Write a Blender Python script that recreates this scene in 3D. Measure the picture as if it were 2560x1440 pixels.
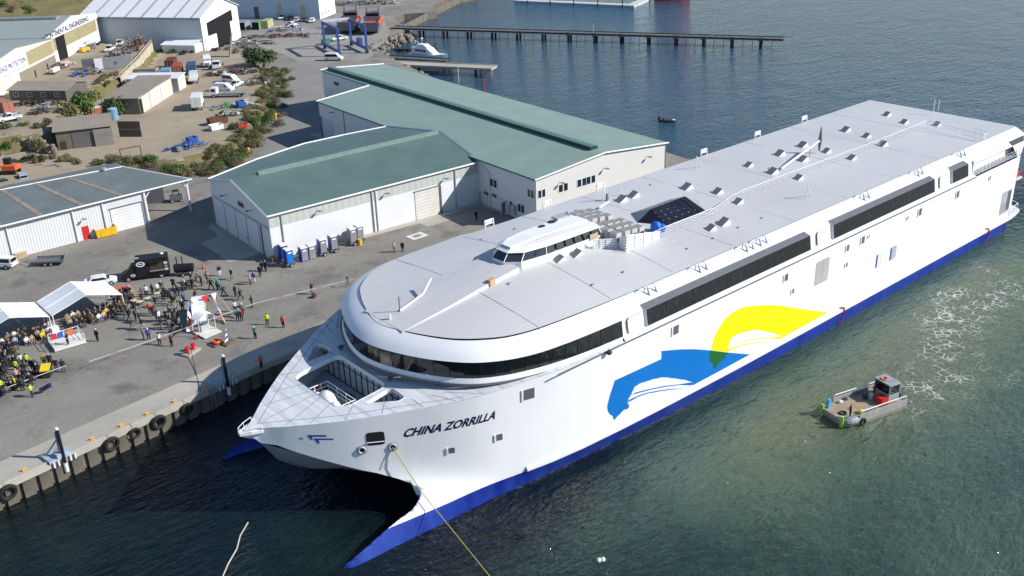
import bpy, bmesh, math, random
from mathutils import Vector, Matrix
from mathutils.bvhtree import BVHTree
R = math.radians
for o in list(bpy.data.objects): bpy.data.objects.remove(o)
SC = bpy.context.scene
COL = SC.collection
random.seed(7)

# ---------------------------------------------------------------- camera
CAM = Vector((-33.0, -78.75, 61.2)); FPX = 2500.0
PIT, ROLL, YAW = R(24.395), R(1.8086), R(49.565)
def _cam_axes():
    cp, sp, cr, sr = math.cos(PIT), math.sin(PIT), math.cos(ROLL), math.sin(ROLL)
    right = Vector((1, 0, 0)); down = Vector((0, -sp, -cp)); fwd = Vector((0, cp, -sp))
    r2 = right * cr + down * sr; d2 = down * cr - right * sr
    sx = Vector((math.sin(YAW), math.cos(YAW), 0)); sy = Vector((-math.cos(YAW), math.sin(YAW), 0))
    w = lambda v: Vector((v.x * sx.x + v.y * sx.y, v.x * sy.x + v.y * sy.y, v.z))
    return w(r2), w(d2), w(fwd)
AR, AD, AF = _cam_axes()
cd = bpy.data.cameras.new('camera'); cam = bpy.data.objects.new('camera', cd); COL.objects.link(cam)
cd.sensor_width = 36.0; cd.lens = 36.0 * FPX / 2560.0; cd.clip_start = 1.0; cd.clip_end = 9000.0
cam.matrix_world = Matrix(((AR.x, -AD.x, -AF.x, CAM.x), (AR.y, -AD.y, -AF.y, CAM.y), (AR.z, -AD.z, -AF.z, CAM.z), (0, 0, 0, 1)))
SC.camera = cam
def ray(px, py): return AR * ((px - 1280) / FPX) + AD * ((py - 720) / FPX) + AF
def at(px, py, z=2.5):
    """the place on the level z that the photograph shows at this point"""
    d = ray(px, py); t = (z - CAM.z) / d.z; return CAM + d * t
def aty(px, py, y):
    d = ray(px, py); return CAM + d * ((y - CAM.y) / d.y)

# ---------------------------------------------------------------- light
SUN_AZ, SUN_EL = R(-48.0), R(33.5)
world = bpy.data.worlds.new('World'); SC.world = world; world.use_nodes = True
wn = world.node_tree.nodes; wl = world.node_tree.links
bg = wn['Background']; sky = wn.new('ShaderNodeTexSky'); sky.sky_type = 'NISHITA'; sky.sun_disc = False
sky.sun_elevation = SUN_EL; sky.sun_rotation = math.pi / 2 - SUN_AZ
sky.air_density = 1.0; sky.dust_density = .15; sky.ozone_density = 4.0
wl.new(sky.outputs[0], bg.inputs[0]); bg.inputs[1].default_value = 0.10
sd = bpy.data.lights.new('sun', 'SUN'); sd.energy = 4.6; sd.angle = R(0.53); sd.color = (1.0, 0.955, 0.89)
sun = bpy.data.objects.new('sun', sd); COL.objects.link(sun)
sdir = Vector((math.cos(SUN_EL) * math.cos(SUN_AZ), math.cos(SUN_EL) * math.sin(SUN_AZ), math.sin(SUN_EL)))
sun.rotation_euler = sdir.to_track_quat('Z', 'Y').to_euler(); sun.location = (60, -60, 90)
vs = SC.view_settings; vs.view_transform = 'Standard'; vs.look = 'None'; vs.gamma = 1.0; vs.use_curve_mapping = False
vs.exposure = 0.35
SC.cycles.max_bounces = 6; SC.cycles.diffuse_bounces = 2; SC.cycles.glossy_bounces = 3
SC.cycles.sample_clamp_indirect = 4.0

# ---------------------------------------------------------------- materials
MATS = {}
def newmat(name):
    m = bpy.data.materials.new(name); m.use_nodes = True
    return m, m.node_tree.nodes, m.node_tree.links, m.node_tree.nodes['Principled BSDF']
def sock(b, *names):
    for n in names:
        if n in b.inputs: return b.inputs[n]
def mat(name, col, rough=0.6, metal=0.0, var=0.12, scale=0.6, bump=0.0, bscale=8.0, spec=0.4, detail=4, dirt=None, dscale=.15, damt=.5):
    """plain material: base colour with a noise variation, optional fine relief and stains of another colour"""
    if name in MATS: return MATS[name]
    m, n, l, b = newmat(name)
    sock(b, 'Roughness').default_value = rough; sock(b, 'Metallic').default_value = metal
    sock(b, 'Specular IOR Level', 'Specular').default_value = spec
    c = (col[0], col[1], col[2], 1)
    if var > 0:
        tc = n.new('ShaderNodeTexCoord'); nz = n.new('ShaderNodeTexNoise'); nz.inputs['Scale'].default_value = scale; nz.inputs['Detail'].default_value = detail
        l.new(tc.outputs['Object'], nz.inputs['Vector'])
        cr = n.new('ShaderNodeValToRGB'); cr.color_ramp.elements[0].position = .3; cr.color_ramp.elements[1].position = .7
        cr.color_ramp.elements[0].color = tuple(v * (1 - var) for v in col) + (1,)
        cr.color_ramp.elements[1].color = tuple(min(1, v * (1 + var)) for v in col) + (1,)
        l.new(nz.outputs['Fac'], cr.inputs[0]); out = cr.outputs[0]
        if dirt:
            n2 = n.new('ShaderNodeTexNoise'); n2.inputs['Scale'].default_value = dscale; n2.inputs['Detail'].default_value = 6; n2.inputs['Roughness'].default_value = .65
            l.new(tc.outputs['Object'], n2.inputs['Vector'])
            r2 = n.new('ShaderNodeMapRange'); r2.inputs[1].default_value = .5; r2.inputs[2].default_value = .72; r2.inputs[4].default_value = damt
            l.new(n2.outputs['Fac'], r2.inputs[0])
            mx = n.new('ShaderNodeMix'); mx.data_type = 'RGBA'; l.new(r2.outputs[0], mx.inputs[0]); l.new(out, mx.inputs[6]); mx.inputs[7].default_value = dirt + (1,)
            out = mx.outputs[2]
        l.new(out, b.inputs['Base Color'])
    else: b.inputs['Base Color'].default_value = c
    if bump > 0:
        tc2 = n.new('ShaderNodeTexCoord'); nb = n.new('ShaderNodeTexNoise'); nb.inputs['Scale'].default_value = bscale; nb.inputs['Detail'].default_value = 3
        l.new(tc2.outputs['Object'], nb.inputs['Vector'])
        bp = n.new('ShaderNodeBump'); bp.inputs['Strength'].default_value = bump; bp.inputs['Distance'].default_value = .05
        l.new(nb.outputs['Fac'], bp.inputs['Height']); l.new(bp.outputs[0], b.inputs['Normal'])
    MATS[name] = m; return m
def ribbed(name, col, axis='X', pitch=0.3, rough=.5, depth=.05, var=.06, dark=.85, strength=.8, streak=None):
    """profiled sheet: ribs across one object axis"""
    if name in MATS: return MATS[name]
    m, n, l, b = newmat(name)
    sock(b, 'Roughness').default_value = rough; sock(b, 'Specular IOR Level', 'Specular').default_value = .35
    tc = n.new('ShaderNodeTexCoord'); wv = n.new('ShaderNodeTexWave'); wv.bands_direction = axis; wv.inputs['Scale'].default_value = 0.314159 / pitch
    wv.inputs['Distortion'].default_value = 0; l.new(tc.outputs['Object'], wv.inputs['Vector'])
    nz = n.new('ShaderNodeTexNoise'); nz.inputs['Scale'].default_value = .25; nz.inputs['Detail'].default_value = 5; l.new(tc.outputs['Object'], nz.inputs['Vector'])
    cr = n.new('ShaderNodeValToRGB'); e = cr.color_ramp.elements
    e[0].position = .0; e[1].position = .55; e[0].color = tuple(v * dark for v in col) + (1,); e[1].color = tuple(col) + (1,)
    l.new(wv.outputs['Fac'], cr.inputs[0])
    mp = n.new('ShaderNodeMapRange'); mp.inputs[1].default_value = .3; mp.inputs[2].default_value = .7; mp.inputs[3].default_value = 1 - var; mp.inputs[4].default_value = 1 + var
    l.new(nz.outputs['Fac'], mp.inputs[0])
    mu = n.new('ShaderNodeVectorMath'); mu.operation = 'SCALE'; l.new(cr.outputs[0], mu.inputs[0]); l.new(mp.outputs[0], mu.inputs['Scale'])
    l.new(mu.outputs[0], b.inputs['Base Color'])
    bp = n.new('ShaderNodeBump'); bp.inputs['Strength'].default_value = strength; bp.inputs['Distance'].default_value = depth
    l.new(wv.outputs['Fac'], bp.inputs['Height']); l.new(bp.outputs[0], b.inputs['Normal'])
    MATS[name] = m; return m
def glass(name, col=(.012, .014, .017), rough=.06):
    if name in MATS: return MATS[name]
    m, n, l, b = newmat(name); b.inputs['Base Color'].default_value = col + (1,); sock(b, 'Roughness').default_value = rough
    sock(b, 'Specular IOR Level', 'Specular').default_value = .6; MATS[name] = m; return m

WHITE = mat('white_paint', (.80, .81, .82), .35, var=.03, scale=.3)
WHITE2 = mat('white_metal', (.72, .73, .74), .45, var=.05)
OFFW = mat('off_white', (.66, .65, .60), .6, var=.08)
GREYL = mat('light_grey_metal', (.46, .47, .48), .45, var=.08, metal=.2)
GREYM = mat('mid_grey_metal', (.22, .23, .24), .5, var=.1)
GREYD = mat('dark_grey_paint', (.115, .12, .135), .4, var=.06)
BLACK = mat('black_rubber', (.018, .018, .018), .75, var=.2)
STEEL = mat('galvanised_steel', (.42, .43, .44), .42, .55, var=.15, scale=2)
RUST = mat('rusty_steel', (.13, .055, .03), .85, var=.35, scale=1.5)
TIMBER = mat('weathered_timber', (.15, .115, .085), .85, var=.3, scale=1.2)
TIMBERD = mat('dark_timber', (.045, .038, .033), .85, var=.3, scale=1.2)
RED = mat('red_paint', (.55, .025, .03), .45, var=.08)
ORANGE = mat('orange_paint', (.72, .13, .04), .5, var=.1)
YELLOW = mat('yellow_paint', (.75, .42, .02), .5, var=.1)
BLUE = mat('blue_paint', (.025, .10, .38), .45, var=.1)
GREEN = mat('green_paint', (.06, .38, .05), .5, var=.1)
BROWN = mat('brown_cladding', (.20, .165, .125), .8, var=.15)
GLASS = glass('dark_glass'); GLASSB = glass('blue_glass', (.02, .03, .045), .08)
ROPEY = mat('yellow_rope', (.42, .34, .08), .8, var=.1); ROPEW = mat('pale_rope', (.5, .47, .42), .8, var=.1)

# ---------------------------------------------------------------- mesh building
class MB:
    def __init__(s): s.v = []; s.f = []; s.m = []
    def add(s, vs, fs, mi=0):
        k = len(s.v); s.v += [tuple(v) for v in vs]; s.f += [tuple(i + k for i in f) for f in fs]; s.m += [mi] * len(fs); return s
    def box(s, c, size, rz=0.0, mi=0, tilt=None):
        hx, hy, hz = size[0] / 2, size[1] / 2, size[2] / 2
        M = Matrix.Rotation(rz, 3, 'Z')
        if tilt is not None: M = M @ tilt
        vs = [Vector(c) + M @ Vector((x, y, z)) for z in (-hz, hz) for x, y in ((-hx, -hy), (hx, -hy), (hx, hy), (-hx, hy))]
        return s.add(vs, [(3, 2, 1, 0), (4, 5, 6, 7), (0, 1, 5, 4), (1, 2, 6, 5), (2, 3, 7, 6), (3, 0, 4, 7)], mi)
    def bb(s, x0, x1, y0, y1, z0, z1, mi=0): return s.box(((x0 + x1) / 2, (y0 + y1) / 2, (z0 + z1) / 2), (x1 - x0, y1 - y0, z1 - z0), 0, mi)
    def tube(s, p0, p1, r0, r1=None, n=8, mi=0, cap=True):
        if r1 is None: r1 = r0
        p0 = Vector(p0); p1 = Vector(p1); q = (p1 - p0)
        if q.length < 1e-6: return s
        Q = q.to_track_quat('Z', 'Y').to_matrix(); vs = []
        for p, r in ((p0, r0), (p1, r1)):
            for i in range(n):
                a = 2 * math.pi * i / n; vs.append(p + Q @ Vector((math.cos(a) * r, math.sin(a) * r, 0)))
        fs = [(i, (i + 1) % n, n + (i + 1) % n, n + i) for i in range(n)]
        if cap: fs += [tuple(range(n - 1, -1, -1)), tuple(range(n, 2 * n))]
        return s.add(vs, fs, mi)
    def path(s, pts, r, n=6, mi=0):
        for a, b in zip(pts, pts[1:]): s.tube(a, b, r, r, n, mi)
        return s
    def prism(s, poly, z0, z1, mi=0, mtop=None):
        n = len(poly); ar = sum(poly[i][0] * poly[(i + 1) % n][1] - poly[(i + 1) % n][0] * poly[i][1] for i in range(n))
        if ar < 0: poly = poly[::-1]
        vs = [(p[0], p[1], z0) for p in poly] + [(p[0], p[1], z1) for p in poly]
        s.add(vs, [(i, (i + 1) % n, n + (i + 1) % n, n + i) for i in range(n)] + [tuple(range(n - 1, -1, -1))], mi)
        return s.add([(p[0], p[1], z1) for p in poly], [tuple(range(n))], mi if mtop is None else mtop)
    def loft(s, rings, mi=0, closed=True, caps=False):
        n = len(rings[0]); vs = [p for r in rings for p in r]; fs = []
        for j in range(len(rings) - 1):
            for i in range(n if closed else n - 1):
                a = j * n + i; b = j * n + (i + 1) % n; fs.append((a, b, b + n, a + n))
        if caps: fs += [tuple(range(n - 1, -1, -1)), tuple((len(rings) - 1) * n + i for i in range(n))]
        return s.add(vs, fs, mi)
    def ball(s, c, r, n=8, m=5, mi=0):
        if not hasattr(r, '__len__'): r = (r, r, r)
        rings = []
        for j in range(m + 1):
            t = math.pi * j / m; rr = max(1e-3, math.sin(t)); z = -math.cos(t)
            rings.append([(c[0] + r[0] * rr * math.cos(2 * math.pi * i / n), c[1] + r[1] * rr * math.sin(2 * math.pi * i / n), c[2] + r[2] * z) for i in range(n)])
        return s.loft(rings, mi)
    def torus(s, c, R0, r, axis=(0, 0, 1), n=14, m=6, mi=0):
        Q = Vector(axis).to_track_quat('Z', 'Y').to_matrix(); rings = []
        for i in range(n + 1):
            a = 2 * math.pi * i / n
            rings.append([Vector(c) + Q @ Vector(((R0 + r * math.cos(2 * math.pi * j / m)) * math.cos(a), (R0 + r * math.cos(2 * math.pi * j / m)) * math.sin(a), r * math.sin(2 * math.pi * j / m))) for j in range(m)])
        return s.loft(rings, mi)
    def mesh(s, name, mats, smooth=False):
        me = bpy.data.meshes.new(name); me.from_pydata(s.v, [], s.f)
        for m in (mats if isinstance(mats, (list, tuple)) else [mats]): me.materials.append(m)
        me.polygons.foreach_set('material_index', s.m)
        if smooth: me.polygons.foreach_set('use_smooth', [True] * len(s.f))
        me.update(); return me
    def build(s, name, mats, parent=None, smooth=False, loc=None, rz=0.0):
        o = bpy.data.objects.new(name, s.mesh(name, mats, smooth)); COL.objects.link(o)
        if parent is not None: o.parent = parent
        if loc is not None: o.location = loc; o.rotation_euler[2] = rz
        return o
def fixn(o):
    bm = bmesh.new(); bm.from_mesh(o.data); bmesh.ops.remove_doubles(bm, verts=bm.verts, dist=1e-4); bmesh.ops.recalc_face_normals(bm, faces=bm.faces); bm.to_mesh(o.data); bm.free(); return o
def tag(o, label, cat, group=None):
    o['label'] = label; o['category'] = cat
    if group: o['group'] = group
    return o
def struct(o, label=None, kind='structure'):
    o['kind'] = kind
    if label: o['label'] = label
    return o
def thing(name, label, cat, loc=(0, 0, 0), rz=0.0, group=None):
    o = bpy.data.objects.new(name, None); COL.objects.link(o); o.location = loc; o.rotation_euler[2] = rz; o.empty_display_size = .3
    return tag(o, label, cat, group)
def kids(o): return [c for c in bpy.data.objects if c.parent == o]
def dup(root, loc, rz, label=None, group=None, chl=None):
    r = root.copy(); COL.objects.link(r); r.location = loc; r.rotation_euler[2] = rz
    if label: r['label'] = label
    if group: r['group'] = group
    def rec(src, dst):
        for ch in CH.get(src.name, []):
            c = ch.copy(); COL.objects.link(c); c.parent = dst; CH.setdefault(dst.name, []).append(c); rec(ch, c)
    if root.name not in CH:
        def reg(o):
            CH[o.name] = kids(o)
            for c in CH[o.name]: reg(c)
        reg(root)
    rec(root, r); return r
CH = {}
def lerp(a, b, t): return a + (b - a) * t
def interp(x, xs, ys):
    if x <= xs[0]: return ys[0]
    for i in range(len(xs) - 1):
        if x <= xs[i + 1]:
            n = len(xs); h = xs[i + 1] - xs[i]; t = (x - xs[i]) / h
            m0 = (ys[i + 1] - ys[i - 1]) / (xs[i + 1] - xs[i - 1]) if i > 0 else (ys[1] - ys[0]) / h
            m1 = (ys[i + 2] - ys[i]) / (xs[i + 2] - xs[i]) if i + 2 < n else (ys[i + 1] - ys[i]) / h
            return (2*t**3 - 3*t*t + 1) * ys[i] + (t**3 - 2*t*t + t) * h * m0 + (-2*t**3 + 3*t*t) * ys[i + 1] + (t**3 - t*t) * h * m1
    return ys[-1]
def catmull(P, sub):
    out = []
    for i in range(len(P) - 1):
        p0 = P[max(i - 1, 0)]; p1 = P[i]; p2 = P[i + 1]; p3 = P[min(i + 2, len(P) - 1)]
        for k in range(sub):
            t = k / sub
            out.append(.5 * ((2 * p1) + (p2 - p0) * t + (2*p0 - 5*p1 + 4*p2 - p3) * t*t + (3*p1 - p0 - 3*p2 + p3) * t**3))
    out.append(P[-1]); return out
def inpoly(x, y, P):
    c = False; j = len(P) - 1
    for i in range(len(P)):
        if (P[i][1] > y) != (P[j][1] > y) and x < (P[j][0] - P[i][0]) * (y - P[i][1]) / (P[j][1] - P[i][1]) + P[i][0]: c = not c
        j = i
    return c
def pdist(x, y, P, closed=False):
    b = 1e9; n = len(P)
    for i in range(n if closed else n - 1):
        ax, ay = P[i][0], P[i][1]; bx, by = P[(i + 1) % n][0], P[(i + 1) % n][1]
        dx, dy = bx - ax, by - ay; L = dx * dx + dy * dy
        t = 0 if L == 0 else max(0, min(1, ((x - ax) * dx + (y - ay) * dy) / L))
        b = min(b, math.hypot(x - ax - t * dx, y - ay - t * dy))
    return b
def sstep(a, b, x):
    t = max(0, min(1, (x - a) / (b - a))); return t * t * (3 - 2 * t)
def fill(name, outer, holes, zf, mats, parent=None, cuts=None):
    """flat sheet with holes, then dropped onto the height zf(x, y)"""
    bm = bmesh.new(); es = []
    for loop in [outer] + holes:
        vs = [bm.verts.new((p[0], p[1], 0)) for p in loop]
        es += [bm.edges.new((vs[i], vs[(i + 1) % len(vs)])) for i in range(len(vs))]
    bmesh.ops.triangle_fill(bm, use_beauty=True, use_dissolve=False, edges=es)
    for co, no in (cuts or []):
        g = bm.verts[:] + bm.edges[:] + bm.faces[:]
        bmesh.ops.bisect_plane(bm, geom=g, plane_co=co, plane_no=no)
    for v in bm.verts: v.co.z = zf(v.co.x, v.co.y)
    bmesh.ops.recalc_face_normals(bm, faces=bm.faces)
    if sum(f.normal.z * f.calc_area() for f in bm.faces) < 0: bmesh.ops.reverse_faces(bm, faces=bm.faces)
    me = bpy.data.meshes.new(name); bm.to_mesh(me); bm.free()
    for m in (mats if isinstance(mats, (list, tuple)) else [mats]): me.materials.append(m)
    o = bpy.data.objects.new(name, me); COL.objects.link(o)
    if parent is not None: o.parent = parent
    return o

# ================================================================ WATER
def water_material():
    m, n, l, b = newmat('harbour_water')
    tc = n.new('ShaderNodeTexCoord')
    tu = n.new('ShaderNodeAttribute'); tu.attribute_name = 'turbid'
    fo = n.new('ShaderNodeAttribute'); fo.attribute_name = 'foam'; fa = n.new('ShaderNodeAttribute'); fa.attribute_name = 'sky_tint'
    nz = n.new('ShaderNodeTexNoise'); nz.inputs['Scale'].default_value = .05; nz.inputs['Detail'].default_value = 6; nz.inputs['Roughness'].default_value = .6
    l.new(tc.outputs['Object'], nz.inputs['Vector'])
    ad = n.new('ShaderNodeMath'); ad.operation = 'MULTIPLY_ADD'; ad.inputs[1].default_value = .7; ad.inputs[2].default_value = -.37; l.new(nz.outputs['Fac'], ad.inputs[0])
    su = n.new('ShaderNodeMath'); su.operation = 'ADD'; su.use_clamp = True; l.new(ad.outputs[0], su.inputs[0]); l.new(tu.outputs['Fac'], su.inputs[1])
    cr = n.new('ShaderNodeValToRGB'); e = cr.color_ramp.elements
    e[0].position = 0; e[0].color = (.0035, .009, .012, 1); e[1].position = 1; e[1].color = (.100, .128, .078, 1)
    k = cr.color_ramp.elements.new(.38); k.color = (.020, .048, .038, 1); k = cr.color_ramp.elements.new(.7); k.color = (.060, .102, .074, 1)
    l.new(su.outputs[0], cr.inputs[0])
    # foam: stringy veins inside the wake
    wp = n.new('ShaderNodeTexNoise'); wp.inputs['Scale'].default_value = .6; wp.inputs['Detail'].default_value = 2; l.new(tc.outputs['Object'], wp.inputs['Vector'])
    mxv = n.new('ShaderNodeMix'); mxv.data_type = 'RGBA'; mxv.inputs[0].default_value = .78; l.new(wp.outputs['Color'], mxv.inputs[6]); l.new(tc.outputs['Object'], mxv.inputs[7])
    vo = n.new('ShaderNodeTexVoronoi'); vo.feature = 'DISTANCE_TO_EDGE'; vo.inputs['Scale'].default_value = 1.3; l.new(mxv.outputs[2], vo.inputs['Vector'])
    v2 = n.new('ShaderNodeTexNoise'); v2.inputs['Scale'].default_value = .35; v2.inputs['Detail'].default_value = 5; v2.inputs['Roughness'].default_value = .65; l.new(tc.outputs['Object'], v2.inputs['Vector'])
    gt_ = n.new('ShaderNodeMapRange'); gt_.inputs[1].default_value = .38; gt_.inputs[2].default_value = .62; l.new(v2.outputs['Fac'], gt_.inputs[0])
    fq = n.new('ShaderNodeMath'); fq.operation = 'MULTIPLY'; l.new(fo.outputs['Fac'], fq.inputs[0]); l.new(gt_.outputs[0], fq.inputs[1])
    th = n.new('ShaderNodeMath'); th.operation = 'MULTIPLY'; th.inputs[1].default_value = .13; l.new(fq.outputs[0], th.inputs[0])
    df = n.new('ShaderNodeMath'); df.operation = 'SUBTRACT'; l.new(th.outputs[0], df.inputs[0]); l.new(vo.outputs['Distance'], df.inputs[1])
    fm = n.new('ShaderNodeMapRange'); fm.inputs[1].default_value = 0; fm.inputs[2].default_value = .09; fm.inputs[4].default_value = .9; l.new(df.outputs[0], fm.inputs[0])
    fb = n.new('ShaderNodeMix'); fb.data_type = 'RGBA'; l.new(fa.outputs['Fac'], fb.inputs[0]); l.new(cr.outputs[0], fb.inputs[6]); fb.inputs[7].default_value = (.026, .070, .112, 1); cr = fb  # blue of the reflected sky put into the far water's base colour
    mx = n.new('ShaderNodeMix'); mx.data_type = 'RGBA'; l.new(fm.outputs[0], mx.inputs[0]); l.new(cr.outputs[2], mx.inputs[6]); mx.inputs[7].default_value = (.55, .58, .55, 1)
    l.new(mx.outputs[2], b.inputs['Base Color'])
    ro = n.new('ShaderNodeMapRange'); ro.inputs[3].default_value = .07; ro.inputs[4].default_value = .6; l.new(fm.outputs[0], ro.inputs[0]); l.new(ro.outputs[0], b.inputs['Roughness'])
    b.inputs['IOR'].default_value = 1.33
    # waves: swell, wind ripples, fine chop
    hs = None
    for sc, st, amp, rot in ((.06, (1, 2.2, 1), .45, .5), (.28, (1, 2.8, 1), .30, .62), (.75, (1, 2.4, 1), .17, .45), (2.2, (1, 1.7, 1), .045, .8)):
        mp = n.new('ShaderNodeMapping'); mp.inputs['Rotation'].default_value = (0, 0, rot); mp.inputs['Scale'].default_value = st
        l.new(tc.outputs['Object'], mp.inputs['Vector'])
        w = n.new('ShaderNodeTexNoise'); w.inputs['Scale'].default_value = sc; w.inputs['Detail'].default_value = 3; w.inputs['Roughness'].default_value = .55; w.inputs['Distortion'].default_value = .4
        l.new(mp.outputs[0], w.inputs['Vector'])
        mu = n.new('ShaderNodeMath'); mu.operation = 'MULTIPLY'; mu.inputs[1].default_value = amp; l.new(w.outputs['Fac'], mu.inputs[0])
        if hs is None: hs = mu.outputs[0]
        else:
            a2 = n.new('ShaderNodeMath'); a2.operation = 'ADD'; l.new(hs, a2.inputs[0]); l.new(mu.outputs[0], a2.inputs[1]); hs = a2.outputs[0]
    bp = n.new('ShaderNodeBump'); bp.inputs['Strength'].default_value = 1.0; bp.inputs['Distance'].default_value = 1.25
    l.new(hs, bp.inputs['Height']); l.new(bp.outputs[0], b.inputs['Normal'])
    return m
def make_water():
    plume = [at(*p, 0) for p in ((1780, 1090), (1900, 985), (2050, 900), (2250, 790), (2450, 660), (2560, 610))]
    plume2 = [at(*p, 0) for p in ((2260, 1000), (2400, 850), (2560, 760), (2800, 700))]
    wake = [at(*p, 0) for p in ((2255, 1012), (2300, 950), (2350, 880), (2375, 800), (2420, 750), (2500, 742), (2600, 730), (2760, 700))]
    side = [at(*p, 0) for p in ((2262, 1022), (2340, 985), (2420, 935), (2440, 895))]
    wash = [at(*p, 0) for p in ((2455, 665), (2470, 690), (2520, 700), (2600, 715))]
    lite = [at(*p, 0) for p in ((2240, 1030), (2330, 1000), (2460, 960), (2600, 930))]
    xs = [-4000, -1500, -600, -300, -180, -120] + [-90 + 2.0 * i for i in range(136)] + [190, 205, 225, 260, 320, 450, 800, 2000, 5000]
    ys = [-3000, -1000, -400, -220, -150, -110, -90] + [-76 + 2.0 * i for i in range(62)] + [55, 65, 80, 100, 130, 170, 220, 300, 450, 800, 2000, 5000]
    V = [(x, y, 0) for y in ys for x in xs]; nx = len(xs)
    F = [(j * nx + i, j * nx + i + 1, (j + 1) * nx + i + 1, (j + 1) * nx + i) for j in range(len(ys) - 1) for i in range(nx - 1)]
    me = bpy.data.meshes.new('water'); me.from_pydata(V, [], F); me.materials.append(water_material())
    T = []; Fm = []; SkyT = []
    for x, y, _ in V:
        t = .0; f = 0
        if -95 < x < 200 and -90 < y < 60:
            t += .46 * (1 - sstep(2, 20, pdist(x, y, plume))) + .22 * (1 - sstep(2, 20, pdist(x, y, plume2)))
            t += .36 * sstep(-18, -30, y) * sstep(10, 50, x) * sstep(200, 150, x) + .24 * sstep(-5, 20, x) * sstep(-14, -24, y) * sstep(190, 130, x)
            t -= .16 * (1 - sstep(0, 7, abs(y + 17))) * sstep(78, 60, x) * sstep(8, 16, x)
            d = pdist(x, y, wake); w = 1.5 + 3.6 * sstep(66, 95, x)
            f = max(f, 1.05 * (1 - sstep(w * .3, w * 1.5, d)))
            f = max(f, .8 * (1 - sstep(.5, 2.6, pdist(x, y, side))), .62 * (1 - sstep(.5, 4, pdist(x, y, wash))), .45 * (1 - sstep(.5, 3, pdist(x, y, lite))))
            t += .22 * f
        elif y >= 30: t = .0
        T.append(max(0, t)); Fm.append(f); SkyT.append(sstep(20, 60, y) if x < 127 else max(sstep(-10, 40, y), sstep(140, 175, x)))
    for nm, arr in (('turbid', T), ('foam', Fm), ('sky_tint', SkyT)):
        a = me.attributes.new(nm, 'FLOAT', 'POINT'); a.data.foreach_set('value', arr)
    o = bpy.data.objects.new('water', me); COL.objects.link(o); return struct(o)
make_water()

# ================================================================ LAND
def ground_material(name, base, tint, stain, sc=.06, samt=.6, speck=.25):
    m, n, l, b = newmat(name); sock(b, 'Roughness').default_value = .9; sock(b, 'Specular IOR Level', 'Specular').default_value = .2
    tc = n.new('ShaderNodeTexCoord')
    a = n.new('ShaderNodeTexNoise'); a.inputs['Scale'].default_value = sc; a.inputs['Detail'].default_value = 8; a.inputs['Roughness'].default_value = .62
    mpp = n.new('ShaderNodeMapping'); mpp.inputs['Rotation'].default_value = (0, 0, .1); mpp.inputs['Scale'].default_value = (.6, 1.6, 1)
    l.new(tc.outputs['Object'], mpp.inputs['Vector']); l.new(mpp.outputs[0], a.inputs['Vector'])
    c1 = n.new('ShaderNodeValToRGB'); c1.color_ramp.elements[0].position = .32; c1.color_ramp.elements[1].position = .68
    c1.color_ramp.elements[0].color = base + (1,); c1.color_ramp.elements[1].color = tint + (1,); l.new(a.outputs['Fac'], c1.inputs[0])
    s = n.new('ShaderNodeTexNoise'); s.inputs['Scale'].default_value = sc * 2.3; s.inputs['Detail'].default_value = 7; s.inputs['Roughness'].default_value = .7; l.new(tc.outputs['Object'], s.inputs['Vector'])
    r = n.new('ShaderNodeMapRange'); r.inputs[1].default_value = .53; r.inputs[2].default_value = .70; r.inputs[4].default_value = samt; l.new(s.outputs['Fac'], r.inputs[0])
    mx = n.new('ShaderNodeMix'); mx.data_type = 'RGBA'; l.new(r.outputs[0], mx.inputs[0]); l.new(c1.outputs[0], mx.inputs[6]); mx.inputs[7].default_value = stain + (1,)
    g = n.new('ShaderNodeTexNoise'); g.inputs['Scale'].default_value = 3.5; g.inputs['Detail'].default_value = 5; g.inputs['Roughness'].default_value = .8; l.new(tc.outputs['Object'], g.inputs['Vector'])
    gm = n.new('ShaderNodeMapRange'); gm.inputs[1].default_value = .25; gm.inputs[2].default_value = .75; gm.inputs[3].default_value = 1 - speck; gm.inputs[4].default_value = 1 + speck; l.new(g.outputs['Fac'], gm.inputs[0])
    mu = n.new('ShaderNodeVectorMath'); mu.operation = 'SCALE'; l.new(mx.outputs[2], mu.inputs[0]); l.new(gm.outputs[0], mu.inputs['Scale'])
    l.new(mu.outputs[0], b.inputs['Base Color'])
    bp = n.new('ShaderNodeBump'); bp.inputs['Strength'].default_value = .5; bp.inputs['Distance'].default_value = .04; l.new(g.outputs['Fac'], bp.inputs['Height']); l.new(bp.outputs[0], b.inputs['Normal'])
    MATS[name] = m; return m
ASPH = ground_material('quay_gravel', (.195, .185, .164), (.29, .272, .236), (.095, .09, .081), .07, .68)
ROADM = ground_material('road_seal', (.215, .21, .20), (.27, .262, .245), (.15, .145, .135), .05, .4)
DIRT = ground_material('yard_dirt', (.285, .235, .17), (.385, .325, .245), (.20, .165, .125), .06, .5, .2)
HILLG = ground_material('hill_grass', (.13, .125, .05), (.20, .165, .085), (.075, .085, .03), .09, .7, .3)
CONC = ground_material('concrete', (.37, .345, .30), (.45, .42, .365), (.26, .245, .215), .12, .45, .1)
PALE = ground_material('pale_hardstand', (.26, .25, .235), (.34, .325, .30), (.17, .165, .155), .04, .5, .12)
QUAY = [(-140, 3.4), (13, 24.1), (60, 27.5), (108, 30.0)]
LAND = QUAY + [(115.5, 40), (117, 60), (124, 130), (132, 163.6), (136.3, 176), (138.1, 185.1), (145.3, 192.4), (153.4, 195.2), (161.9, 201.5), (170.1, 215.3), (176, 227.4), (182.5, 230.2),
        (190, 226), (195, 226.5), (201.5, 238.5), (214.7, 246), (233, 249), (300, 300), (600, 700), (2500, 3000), (-4000, 3000), (-4000, 3.4)]
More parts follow.
